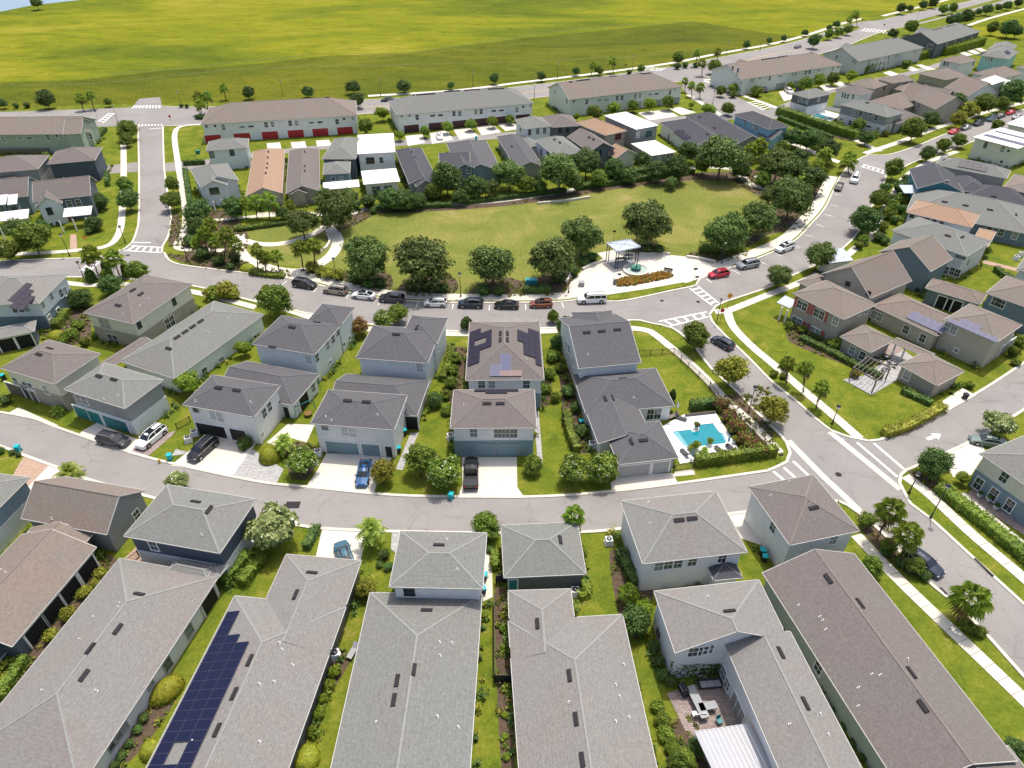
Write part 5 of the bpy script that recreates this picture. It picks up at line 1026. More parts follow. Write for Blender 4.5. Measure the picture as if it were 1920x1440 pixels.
house('house', 'blue grey two storey house with a brown roof at the right edge', 'house', [Wing((1848, 549), (1950, 585), (1960, 540), 5.4, 'lrfb', .42, 'blue_grey', BR)], [(0, 'f', 1866, 565, 'w'), (0, 'f', 1878, 570, 'w')], npipe=0)
house('house', 'pale blue house cut by the right edge above the blue grey house', 'house', [Wing((1906, 505), (1960, 520), (1970, 490), 5.4, 'lrfb', .42, 'pale_blue', GG)], npipe=0)
house('house', 'tan roofed house cut by the right edge below the cream solar house', 'house', [Wing((1880, 352), (1960, 370), (1970, 340), 5.0, 'lrfb', .3, 'taupe', BR)], npipe=0)
house('house', 'cream and blue house with large white windows cut by the right edge at lower right', 'house', [Wing((1837, 850), (1960, 936), (1975, 850), H2, 'lrfb', .42, 'cream', GG, split=(2.9, 'steel_blue'))], [(0, 'f', 1883, 895, 'w', 'trim_white'), (0, 'f', 1835, 907, 't'), (0, 'f', 1863, 927, 't'), (0, 'f', 1893, 948, 't')], npipe=1)
# ------------------------------------------------------------------ vegetation
def quads_mesh(name, C, N, S, mats, asp=1.0, mi=None, bend=0.0):
    """many leaf-sized faces: centres C, normals N, sizes S"""
    n = len(C); r = RNG.normal(size=(n, 3)); t = np.cross(N, r); t /= np.linalg.norm(t, axis=1)[:, None] + 1e-9
    b = np.cross(N, t); S = S[:, None]
    v = np.stack([C - t * S * asp - b * S * .35, C + t * S * 0.1 - b * S, C + t * S * asp + b * S * .35, C - t * S * .1 + b * S], 1).reshape(-1, 3)
    me = bpy.data.meshes.new(name); me.vertices.add(4 * n); me.vertices.foreach_set('co', v.ravel().astype(np.float32))
    me.loops.add(4 * n); me.loops.foreach_set('vertex_index', np.arange(4 * n, dtype=np.int32))
    me.polygons.add(n); me.polygons.foreach_set('loop_start', np.arange(0, 4 * n, 4, dtype=np.int32))
    try: me.polygons.foreach_set('loop_total', np.full(n, 4, dtype=np.int32))
    except Exception: pass
    for m in mats: me.materials.append(MAT[m])
    if mi is not None: me.polygons.foreach_set('material_index', mi.astype(np.int32))
    me.update(calc_edges=True); me.validate(); return me
def unit(n):
    p = RNG.normal(size=(n, 3)); return p / np.linalg.norm(p, axis=1)[:, None]
def clumps(k, per, rad, crad, flat=1.0, low=-0.5, jag=0.3, squash=0.8):
    lob = unit(7); lr_ = RNG.uniform(0.72, 1.12, 7)                # a few big lobes make the outline uneven
    """leaf positions on k sub-clumps spread over an ellipsoid of unit radius"""
    C, N = [], []
    d = unit(k * 3); d = d[d[:, 2] > low][:k]
    for c in d:
        rr = rad * RNG.uniform(0.6, 1.0) * lr_[np.argmax(lob @ c)]; cc = c * rr * np.array([1, 1, flat]); cr = crad * RNG.uniform(0.7, 1.35)
        u = unit(per); u[:, 2] = np.where(u[:, 2] < -0.3, -u[:, 2], u[:, 2])
        p = cc + u * cr * RNG.uniform(1 - jag * 2.2, 1 + jag, size=(per, 1)) * np.array([1, 1, squash])
        C.append(p); nn = u + RNG.normal(scale=0.55, size=(per, 3)) + c * 0.3; N.append(nn / np.linalg.norm(nn, axis=1)[:, None])
    return np.concatenate(C), np.concatenate(N)
PROTO = {}
def crown(key, mats, k=34, per=120, rad=0.72, crad=0.33, flat=0.8, size=0.062, low=-0.45, blossom=0.0, taper=0.0, z0=0.0):
    C, N = clumps(k, per, rad, crad, flat, low)
    if taper:                                              # conical crowns
        zz = (C[:, 2] + 1) / 2; f = np.clip(1.15 - zz * taper, 0.12, 1.2); C[:, 0] *= f; C[:, 1] *= f
    core = unit(500) * rad * 0.62 * np.array([1, 1, flat]); C = np.concatenate([C, core]); N = np.concatenate([N, unit(500)])
    S = RNG.uniform(0.6, 1.25, size=len(C)) * size; S[-500:] *= 3.0
    mi = (RNG.random(len(C)) < blossom) if blossom else None
    PROTO[key] = quads_mesh(key, C, N, S, mats + (['blossom'] if blossom else []), mi=mi)
for i in range(4): crown('oak%d' % i, ['leaf_oak'], 80 + 6 * i, 160, 0.77, 0.23, 0.88, 0.040, low=-.85)
for i in range(3): crown('dark%d' % i, ['leaf_dark'], 72, 140, 0.76, 0.25, 0.95, 0.044, low=-.85)
for i in range(3): crown('mid%d' % i, ['leaf_mid'], 72, 120, 0.77, 0.24, 1.0, 0.050, low=-.8)
for i in range(2): crown('bright%d' % i, ['leaf_bright'], 40, 110, 0.76, 0.28, 0.9, 0.060)
for i in range(2): crown('yellow%d' % i, ['leaf_yellow'], 42, 110, 0.76, 0.27, 1.0, 0.060)
for i in range(2): crown('crape%d' % i, ['leaf_pale'], 52, 100, 0.80, 0.24, 0.8, 0.066, blossom=0.04)
for i in range(2): crown('flower%d' % i, ['leaf_mid'], 46, 110, 0.78, 0.27, 0.85, 0.062, blossom=0.035)
crown('brown0', ['leaf_brown'], 36, 110, 0.74, 0.28, 1.0, 0.06)
crown('cone0', ['leaf_dark'], 60, 100, 0.80, 0.24, 1.0, 0.055, low=-1, taper=1.05); crown('cone1', ['leaf_mid'], 60, 100, 0.8, 0.24, 1.0, 0.055, low=-1, taper=0.9)
for i in range(2): crown('bush%d' % i, ['leaf_hedge'], 22, 90, 0.66, 0.36, 0.8, 0.085)
crown('bushdark0', ['leaf_dark'], 22, 90, 0.66, 0.36, 0.8, 0.085); crown('bushbright0', ['leaf_bright'], 22, 90, 0.66, 0.36, 0.8, 0.085); crown('bushyellow0', ['leaf_yellow'], 22, 90, 0.66, 0.36, 0.85, 0.085)
crown('bushred0', ['leaf_hedge', 'leaf_red'], 30, 90, 0.70, 0.33, 0.8, 0.08); me_ = PROTO['bushred0']; me_.polygons.foreach_set('material_index', (RNG.random(len(me_.polygons)) < 0.38).astype(np.int32))
# clipped topiary: smooth ovoid of tiny leaves
u_ = unit(5200); u_[:, 2] = np.abs(u_[:, 2]); PROTO['topiary0'] = quads_mesh('topiary0', np.concatenate([u_ * RNG.uniform(.94, 1.03, (5200, 1)), unit(400) * .8 * np.array([1, 1, .9])]), np.concatenate([u_, unit(400)]), np.concatenate([np.full(5200, .045), np.full(400, .3)]), ['leaf_lime'])

def trunk_mesh(name, h, r, limbs, spread, mat='bark', seed=0):
    rr = random.Random(seed); m = MB(); z = 0; x = y = 0; pr = r * 1.25
    for i in range(4):                                      # slightly crooked tapered bole
        nx, ny = x + rr.uniform(-.06, .06) * h * .3, y + rr.uniform(-.06, .06) * h * .3; nr = r * (1 - .13 * (i + 1))
        m.tube((x, y, z), (nx, ny, z + h / 4), pr, nr, 8, cap=False); x, y, z, pr = nx, ny, z + h / 4, nr
    for i in range(limbs):
        a = i * 2 * math.pi / limbs + rr.uniform(-.3, .3); s = spread * rr.uniform(.6, 1); zz = z + s * rr.uniform(.5, .9)
        mx = (x + math.cos(a) * s * .5, y + math.sin(a) * s * .5, z + (zz - z) * .6)
        m.tube((x, y, z - h * .1), mx, pr * .6, pr * .4, 6, cap=False); m.tube(mx, (x + math.cos(a) * s, y + math.sin(a) * s, zz), pr * .4, pr * .15, 5)
        m.tube(mx, (x + math.cos(a + .7) * s * .8, y + math.sin(a + .7) * s * .8, zz + s * .2), pr * .3, pr * .1, 5)
    return m.mesh(name, mat)
for i in range(3): PROTO['trunk%d' % i] = trunk_mesh('trunk', 0.75, 0.045, 6, 0.55, seed=i)
def palm_crown(name, n=34, feather=False, mat='leaf_palm', droop=0.75, hang=True):
    C, N = [], []; v = []; f = []
    me_v = []; me_f = []
    rr = random.Random(len(name) + n)
    for i in range(n):
        az = i * 2.39996; el = R(84) - (i / n) * R(132) ; L = rr.uniform(.85, 1.05)
        d = Vector((math.cos(az) * math.cos(el), math.sin(az) * math.cos(el), math.sin(el))); side = Vector((-math.sin(az), math.cos(az), 0)); upv = side.cross(d) * -1
        if feather:                                         # arching rachis with leaflets
            for k in range(9):
                t0 = k / 9; p = d * (L * t0) + Vector((0, 0, -droop * (t0 ** 2) * .6)); q = d * (L * (t0 + .11)) + Vector((0, 0, -droop * ((t0 + .11) ** 2) * .6))
                wl = .26 * math.sin(math.pi * min(1, t0 * .85 + .15))
                for s in (-1, 1):
                    b = len(me_v); tip = p + side * s * wl + d * .07 + Vector((0, 0, -.05 - wl * .35)); me_v += [p, q, tip + (q - p) * .35, tip]; me_f.append((b, b + 1, b + 2, b + 3))
        else:                                               # costapalmate fan: stalk and a split fan
            base = d * (L * .40) + Vector((0, 0, -.04)); m = 11
            b = len(me_v); me_v += [Vector((0, 0, 0)) - side * .015, Vector((0, 0, 0)) + side * .015, base + side * .015, base - side * .015]; me_f.append((b, b + 1, b + 2, b + 3))
            for k in range(m):
                a = R(-88) + k * R(176) / (m - 1); dr = d * math.cos(a) + side * math.sin(a); ln = L * .60 * (1 - .25 * abs(a) / 1.4); wv = d * -math.sin(a) + side * math.cos(a)
                mid = base + dr * ln * .6; tip = base + dr * ln + Vector((0, 0, -droop * ln * .55)); wd = .055
                b = len(me_v); me_v += [base, mid - wv * wd, mid + wv * wd, tip]; me_f += [(b, b + 1, b + 3), (b, b + 3, b + 2)]
    me = bpy.data.meshes.new(name); me.from_pydata([tuple(x) for x in me_v], [], me_f); me.materials.append(MAT[mat]); me.materials.append(MAT['leaf_palm_dry'])
    if not feather: nf = 1 + 2 * 11; me.polygons.foreach_set('material_index', [1 if (i // nf) % n > n * .86 else 0 for i in range(len(me_f))])
    me.update(); return me
PROTO['palm0'] = palm_crown('palm0', 18); PROTO['palm1'] = palm_crown('palm1x', 21); PROTO['feather0'] = palm_crown('feather0', 30, True)
m_ = MB()
for i in range(9): m_.tube((0.02 * math.sin(i), 0.02 * math.cos(i), i / 9), (0.02 * math.sin(i + 1), 0.02 * math.cos(i + 1), (i + 1) / 9), 1.0 if i % 2 else .92, .9 if i % 2 else 1.0, 8, cap=False)
PROTO['palmtrunk0'] = m_.mesh('palm_trunk', 'palm_bark')
def wobble(): return random.uniform(0, 6.283)
def tree(kind, cx, cy, rpx, label, cat='tree', group=None, var=None, stretch=1.0, name=None):
    keys = [k for k in PROTO if k.rstrip('0123456789') == kind]; key = random.choice(keys)
    hc = 4.5
    for _ in range(4):
        r = rpx * (1.2 if kind in ('oak', 'dark') else 1.12) * mpp(cx, cy, hc); hc = 0.86 * r * stretch + (0.16 * r if kind in ('oak', 'mid', 'yellow', 'brown', 'bright') else 0.06 * r)
    g = at(cx, cy, hc); g.z = 0
    nm = name or {'oak': 'oak_tree', 'dark': 'evergreen_tree', 'crape': 'crape_myrtle_tree', 'flower': 'flowering_tree', 'cone': 'conical_tree'}.get(kind, 'street_tree')
    root = empty(nm, g, 0); tag(root, label, cat, group)
    c = link('crown', PROTO[key], root, (0, 0, hc), wobble()); c.scale = (r * random.uniform(.94, 1.06), r * random.uniform(.94, 1.06), r * stretch * random.uniform(.95, 1.05))
    t = link('trunk', PROTO['trunk%d' % random.randrange(3)], root, (0, 0, 0), wobble()); t.scale = (r, r, hc * .9); 
    return root
def bush(kind, cx, cy, rpx, label, cat='shrub', group=None, stretch=1.0, sx=1.0, rz=None, name='shrub'):
    keys = [k for k in PROTO if k.rstrip('0123456789') == kind]; key = random.choice(keys)
    r = rpx * 1.12 * mpp(cx, cy, 0.8); hc = (0.62 if 'topiary' not in kind else 0.1) * r * stretch
    g = at(cx, cy, hc + (0.5 * r * stretch if 'topiary' in kind else 0)); g.z = 0
    o = link(name, PROTO[key], None, (g.x, g.y, hc), wobble() if rz is None else rz); o.scale = (r * sx, r, r * stretch)
    tag(o, label, cat, group); return o
def palm(bx, by, cx, cy, rpx, label, group=None, feather=False, tr=0.17):
    b = at(bx, by); h = 4.0
    lo, hi = 0.3, 14.0
    for _ in range(24):
        h = (lo + hi) / 2; q = at(cx, cy, h)
        if q.y > b.y: lo = h
        else: hi = h
    q = at(cx, cy, h); r = rpx * 1.25 * mpp(cx, cy, h)
    root = empty('palm_tree', b, 0); tag(root, label, 'palm tree', group)
    c = link('crown', PROTO['feather0' if feather else random.choice(['palm0', 'palm1'])], root, (q.x - b.x, 0, h), wobble()); c.scale = (r, r, r * 1.08)
    t = link('trunk', PROTO['palmtrunk0'], root, (0, 0, 0)); t.scale = (tr, tr, h)
    if abs(q.x - b.x) > 0.05: t.rotation_euler = (0, math.atan2(q.x - b.x, h), 0); t.scale = (tr, tr, math.hypot(h, q.x - b.x))
    return root
def hedge(px, w, h, label, mat='leaf_hedge', group=None, name='hedge', z0=0.0):
    line = cm(px, 8); L = sum((line[i + 1] - line[i]).length for i in range(len(line) - 1)); n = int(min(L * (w + 2 * h) * 34, 9000)); size = 0.11 if n < 9000 else 0.14
    seg = np.array([[p.x, p.y] for p in line]); cum = np.concatenate([[0], np.cumsum(np.linalg.norm(np.diff(seg, axis=0), axis=1))])
    s = RNG.uniform(0, cum[-1], n); i = np.clip(np.searchsorted(cum, s) - 1, 0, len(seg) - 2); t = (s - cum[i]) / (cum[i + 1] - cum[i] + 1e-9)
    P = seg[i] + (seg[i + 1] - seg[i]) * t[:, None]; D = seg[i + 1] - seg[i]; D /= np.linalg.norm(D, axis=1)[:, None] + 1e-9; Nn = np.stack([-D[:, 1], D[:, 0]], 1)
    bumpy = 1 + .12 * np.sin(s * 2.1) + .08 * np.sin(s * 5.3 + 1)
    face = RNG.random(n); top = face < w / (w + 2 * h); side = np.where(RNG.random(n) < .5, 1.0, -1.0)
    off = np.where(top, RNG.uniform(-.5, .5, n) * w, side * w / 2 * bumpy); z = np.where(top, h * bumpy, RNG.uniform(0.05, 1, n) * h * bumpy)
    C = np.stack([P[:, 0] + Nn[:, 0] * off, P[:, 1] + Nn[:, 1] * off, z + z0], 1) + RNG.normal(scale=.06, size=(n, 3))
    N = np.where(top[:, None], np.array([[0, 0, 1.0]]), np.stack([Nn[:, 0] * side, Nn[:, 1] * side, np.zeros(n)], 1)) + RNG.normal(scale=.5, size=(n, 3)); N /= np.linalg.norm(N, axis=1)[:, None]
    o0 = np.array([line[0].x, line[0].y, 0]); me = quads_mesh('hedge', C - o0, N, RNG.uniform(.6, 1.3, n) * size, [mat])
    root = empty(name, line[0]); tag(root, label, 'hedge', group); link('foliage', me, root)
    core = MB(); a = offset(line, w * .4); b = offset(line, -w * .4)
    for k in range(len(line) - 1): core.prism([(a[k].x, a[k].y), (a[k + 1].x, a[k + 1].y), (b[k + 1].x, b[k + 1].y), (b[k].x, b[k].y)], z0, z0 + h * .88)
    core.build('inner_growth', mat, root, line[0]); return root

ORDW = 'first second third fourth fifth sixth seventh eighth ninth tenth eleventh twelfth thirteenth fourteenth fifteenth sixteenth seventeenth eighteenth nineteenth twentieth'.split()
def ordn_(i): return ORDW[i]
# ---- park oaks
OAKS = [(688, 484, 43, 'first oak from the west on the south side of the park lawn'), (795, 488, 52, 'wide spreading oak behind the parked white hatchback'), (925, 494, 44, 'oak on the park lawn behind the middle of the parked cars'),
 (1037, 480, 48, 'broad oak left of the park plaza'), (1092, 440, 38, 'oak behind the left side of the park pavilion'), (1214, 415, 44, 'tall rounded oak just behind the park pavilion'), (1360, 435, 40, 'oak with hedge beneath, right of the plaza'),
 (1425, 408, 34, 'oak right of the plaza oak near the crescent curve'), (1485, 368, 40, 'dark oak beside the north end of the parking bays'), (630, 392, 38, 'large oak where the looping park path meets the lawn'), (565, 417, 28, 'oak standing over the fork of the looping path'),
 (1355, 290, 42, 'biggest oak at the north corner of the park below the sky blue house'), (1050, 318, 38, 'wide oak in front of the lavender house north of the park'), (955, 325, 30, 'oak in front of the slate bungalow north of the park'), (1460, 308, 32, 'oak by the small curved park path at the north east')]
for x, y, r, l in OAKS: tree('oak', x, y, r, l, group='oaks of the park', stretch=.95)
DARK = [(730, 372, 22, 'first dark tree in the park row below the flat white roofs'), (757, 374, 21, 'second dark tree in the park row below the flat white roofs'), (785, 376, 15, 'low dark tree right of the flat white roofed house'), (838, 338, 30, 'dark tree in front of the dark slate bungalow'), (890, 350, 22, 'dark tree below the gabled slate house windows'),
 (1100, 305, 27, 'dark tree covering the turquoise window house base'), (1150, 318, 20, 'dark tree below the tan porch north of the park'), (1205, 303, 17, 'slim dark tree left of the low white flat roof'), (1232, 322, 20, 'dark tree in front of the low white flat roof'), (1268, 318, 24, 'round dark tree right of the low white flat roof'),
 (1290, 284, 21, 'dark tree between the white walled bungalow and the big oak'), (438, 390, 20, 'dark tree before the pale blue house at the west end of the park row'), (370, 400, 26, 'dark tree in the west corner of the park beside the street sidewalk'), (530, 398, 13, 'small dark upright tree below the grey brown bungalow'), (372, 425, 22, 'dark tree right of the west street sidewalk'),
 (1517, 262, 20, 'dark tree on the hedge line above the park'), (1487, 256, 18, 'dark tree left on the hedge line above the park'), (1552, 283, 22, 'dark tree beside the junction at the park corner'), (1480, 350, 24, 'dark tree inside the north east park path loop'), (1522, 335, 25, 'dark tree next to the parking bays at the park corner'), (1500, 320, 20, 'dark tree behind the park corner palms'), (1345, 400, 0, '')]
for x, y, r, l in DARK:
    if r: tree('dark', x, y, r, l, group='dark trees round the park')
BELT = [(610, 372, 17), (655, 368, 17), (812, 358, 17), (862, 368, 15), (918, 352, 17), (985, 345, 18), (1012, 350, 15), (1078, 342, 17), (1124, 335, 17), (1180, 330, 15), (1258, 342, 12), (1318, 308, 18), (1392, 318, 17), (1432, 335, 15), (1445, 365, 18), (1465, 278, 15), (1500, 292, 15), (1536, 262, 13), (1438, 300, 15), (1400, 300, 14)]
for i, (x, y, r) in enumerate(sorted(BELT)): tree(['dark', 'oak', 'mid'][i % 3], x, y, r, '%s small tree from the left in the belt north of the park lawn' % ordn_(i), group='tree belt north of the park')
# ---- street trees
for k, x, y, r, l in [('mid', 517, 562, 32, 'round tree by the sidewalk left of the white stepped house'), ('mid', 745, 587, 19, 'tall bright tree behind the second white house by the crescent'), ('flower', 722, 602, 20, 'low flowering tree behind the second white house'), ('brown', 670, 612, 18, 'rusty brown tree between the two white slate roofed houses'),
 ('cone', 875, 605, 16, 'dark upright tree at the left corner of the solar roofed house'), ('cone', 1037, 592, 15, 'pointed conifer right of the solar roofed house'), ('dark', 1062, 615, 20, 'dark tree between the solar roofed house and the slate gabled corner house'), ('dark', 1045, 640, 14, 'smaller dark tree beside the conifer right of the solar roofed house'),
 ('mid', 1307, 630, 28, 'street tree nearest the crescent crossing on the right street'), ('yellow', 1372, 694, 34, 'large street tree in the middle of the right street verge'), ('yellow', 1452, 768, 31, 'street tree nearest the alley on the right street verge'),
 ('dark', 1625, 411, 27, 'round dark street tree east of the parking bays'), ('oak', 1537, 477, 29, 'small oak on the east verge opposite the plaza'), ('oak', 1462, 517, 22, 'young oak on the east verge nearest the crossing'), ('mid', 1648, 372, 18, 'street tree above the round dark street tree'), ('dark', 1665, 375, 13, 'dark shrubby tree beside the teal house'),
 ('mid', 1677, 316, 19, 'street tree at the corner opposite the park palm'), ('dark', 1740, 288, 14, 'small dark street tree on the north east street'), ('mid', 1770, 272, 14, 'street tree second along the north east street'), ('mid', 1800, 262, 13, 'street tree left of the white modern house'), ('mid', 1870, 234, 11, 'street tree behind the white modern roof'),
 ('mid', 1715, 242, 22, 'broad street tree across from the modern white house'), ('dark', 1747, 222, 15, 'dark tree right of the broad street tree at upper right'), ('dark', 1790, 190, 18, 'pale topped tree before the brown roofed cluster'), ('yellow', 1815, 207, 19, 'yellow green tree in the row before the brown roofed cluster'), ('mid', 1845, 194, 21, 'wide tree in the row before the brown roofed cluster'), ('dark', 1897, 175, 23, 'dark tree at the right edge behind the parked cars'), ('yellow', 1797, 222, 16, 'low yellow green tree beside the parked blue car'), ('mid', 1880, 195, 14, 'small tree beside the dark tree at the right edge'),
 ('mid', 1610, 234, 13, 'small tree in front of the two tone grey house'), ('dark', 1625, 258, 13, 'dark small tree in the lawn of the two tone grey house'),
 ('mid', 322, 375, 18, 'street tree right of the west street nearest the crescent'), ('mid', 322, 345, 16, 'second street tree right of the west street'), ('dark', 240, 375, 20, 'dark street tree left of the west street'), ('mid', 236, 347, 17, 'street tree left of the west street by the navy garage'), ('mid', 239, 243, 18, 'large street tree left of the west street by the boulevard'), ('mid', 236, 262, 12, 'street tree just below the large tree by the boulevard corner'),
 ('mid', 60, 445, 30, 'wide tree in front of the white porch house at left'), ('oak', 36, 430, 24, 'olive tree beside the wide tree at left'), ('flower', 14, 470, 22, 'flowering tree cut by the left edge above the solar house'), ('dark', 80, 427, 14, 'small dark tree at the porch of the grey gabled house'), ('dark', 176, 418, 14, 'small dark tree right of the grey gabled house'), ('dark', 186, 378, 15, 'dark tree beside the side lawn of the grey gabled house'),
 ('mid', 260, 508, 21, 'leafy tree right of the two street palms at left'), ('dark', 206, 533, 20, 'bushy tree below the two street palms'), ('mid', 202, 515, 12, 'narrow tree between the street palms'), ('dark', 150, 558, 19, 'dark leafy tree right of the pale blue solar house'), ('bright', 350, 718, 24, 'bright green tree between the long grey house and white garage'), ('bright', 457, 653, 15, 'small bright tree beside the long grey house wall'),
 ('flower', 562, 866, 27, 'bushy tree on the grass between the two alley driveways'), ('yellow', 717, 884, 25, 'yellowish olive tree right of the blue car'), ('mid', 787, 862, 33, 'dense green tree left of the solar roofed house garage'), ('flower', 836, 888, 33, 'white flowering tree beside the black pickup'), ('dark', 815, 748, 15, 'dark small tree in the side yard left of the solar roofed house'),
 ('mid', 1000, 872, 18, 'small round tree right of the main garage driveway'), ('flower', 1072, 882, 29, 'left of two flowering trees beside the slate roofed garage'), ('flower', 1132, 877, 31, 'right of two flowering trees touching the slate roofed garage'), ('crape', 512, 990, 48, 'large pale crape myrtle below the alley beside the navy garage'), ('crape', 335, 903, 22, 'sparse pale tree behind the navy garage at the alley'),
 ('mid', 912, 985, 26, 'dark green tree between the two grey hip roofed garages'), ('dark', 1192, 1166, 28, 'dense dark tree beside the ivy walled white house'), ('bright', 1205, 1140, 18, 'bright shrubby tree above the dense dark tree by the white house'), ('mid', 1627, 975, 16, 'small tree by the kerb left of the large palm'), ('mid', 1637, 1062, 20, 'bushy tree right of the long brown house corner'), ('mid', 1667, 1022, 15, 'shrubby tree at the foot of the large palm'), ('mid', 1717, 1062, 18, 'shrubby tree left of the navy car at lower right'),
 ('dark', 1752, 868, 29, 'spiky leaved dark tree on the corner island by the driveway'), ('crape', 1876, 794, 28, 'pale crape myrtle beside the green car at right'), ('bright', 1807, 897, 14, 'bright shrub tree beside the cream and blue house'), ('yellow', 688, 1100, 22, 'yellowish bushy tree between the bottom long houses'), ('dark', 1902, 1402, 20, 'dark tree in the lower right corner'), ('mid', 1282, 1425, 24, 'leafy tree left of the white patio cover'), ('dark', 1308, 1400, 18, 'dark leafy tree touching the white patio cover'), ('dark', 130, 890, 0, '')]:
    if r: tree(k, x, y, r, l)
# boulevard trees
BL = [(85, 186, 16, 'dark'), (203, 191, 8, 'mid'), (466, 174, 11, 'dark'), (577, 171, 11, 'dark'), (662, 162, 13, 'dark'), (670, 187, 14, 'dark'), (757, 161, 12, 'dark'), (845, 160, 7, 'dark'), (927, 147, 10, 'dark'), (1015, 143, 9, 'dark'), (1080, 133, 8, 'dark'), (1123, 131, 9, 'mid'), (1202, 128, 8, 'mid'), (1272, 108, 12, 'mid'), (1340, 124, 13, 'mid'), (1400, 84, 7, 'dark'), (1443, 76, 6, 'dark'), (1470, 72, 6, 'dark'), (1510, 61, 6, 'dark'), (1527, 76, 13, 'dark'), (1555, 52, 6, 'dark'), (1569, 45, 7, 'dark'), (1555, 64, 9, 'mid'), (1573, 60, 9, 'mid'), (1590, 55, 9, 'mid'), (1690, 15, 10, 'dark'), (1707, 15, 6, 'dark'), (1732, 9, 8, 'dark'), (1750, 5, 9, 'dark'), (1770, 17, 9, 'mid'), (1788, 15, 9, 'mid'), (1835, 22, 7, 'dark'), (1852, 17, 10, 'dark'), (1873, 14, 7, 'dark'), (1890, 10, 8, 'dark'), (1910, 5, 8, 'dark'), (1797, 35, 11, 'dark'), (1813, 32, 13, 'dark'), (1782, 39, 9, 'dark'), (1862, 52, 12, 'mid'), (1893, 52, 16, 'dark'), (1907, 58, 12, 'dark'), (1710, 50, 13, 'mid'), (1675, 62, 9, 'dark'), (5, 194, 9, 'dark'), (67, 4, 11, 'oak')]
ORD = ['first', 'second', 'third', 'fourth', 'fifth', 'sixth', 'seventh', 'eighth', 'ninth', 'tenth', 'eleventh', 'twelfth', 'thirteenth', 'fourteenth', 'fifteenth', 'sixteenth', 'seventeenth', 'eighteenth', 'nineteenth', 'twentieth']
def ordn(i): return ORD[i] if i < 20 else 'twenty-' + ORD[i - 20] if i < 29 else ['thirtieth', 'thirty-first', 'thirty-second', 'thirty-third', 'thirty-fourth', 'thirty-fifth', 'thirty-sixth', 'thirty-seventh', 'thirty-eighth', 'thirty-ninth', 'fortieth', 'forty-first', 'forty-second', 'forty-third', 'forty-fourth', 'forty-fifth', 'forty-sixth'][i - 29]
for i, (x, y, r, k) in enumerate(sorted(BL)):
    lb = 'lone tree between the meadow and the lake in the top left corner' if r == 11 and k == 'oak' else '%s tree from the left along the boulevard beside the meadow' % ordn(i)
    tree(k, x, y, r, lb, group='trees along the boulevard')
for i, (x, y, r) in enumerate([(685, 236, 15), (717, 212, 13), (690, 262, 8), (750, 253, 10), (796, 246, 11), (839, 239, 11), (883, 233, 11), (925, 228, 11), (957, 224, 9), (1080, 219, 7), (1115, 210, 14), (1150, 202, 13), (1188, 198, 11), (1219, 196, 13), (1254, 192, 13), (1330, 207, 14), (1365, 203, 12), (1296, 197, 6), (1352, 170, 10), (1375, 165, 10), (1400, 152, 10), (1482, 160, 8), (1510, 157, 13), (1537, 151, 12), (1562, 147, 12), (1595, 142, 12)]):
    tree('bright' if i % 2 else 'mid', x, y, r, '%s tree from the left between the townhouse rows and their driveways' % ordn(i), group='trees between the townhouse driveways')
hedge([(1615, 138), (1650, 129), (1700, 117), (1735, 108)], 3.0, 3.2, 'tall hedge below the pale grey townhouse row', 'leaf_mid'); hedge([(1765, 104), (1800, 96), (1840, 84)], 3.0, 3.4, 'tall hedge below the dark grey townhouse row', 'leaf_bright')
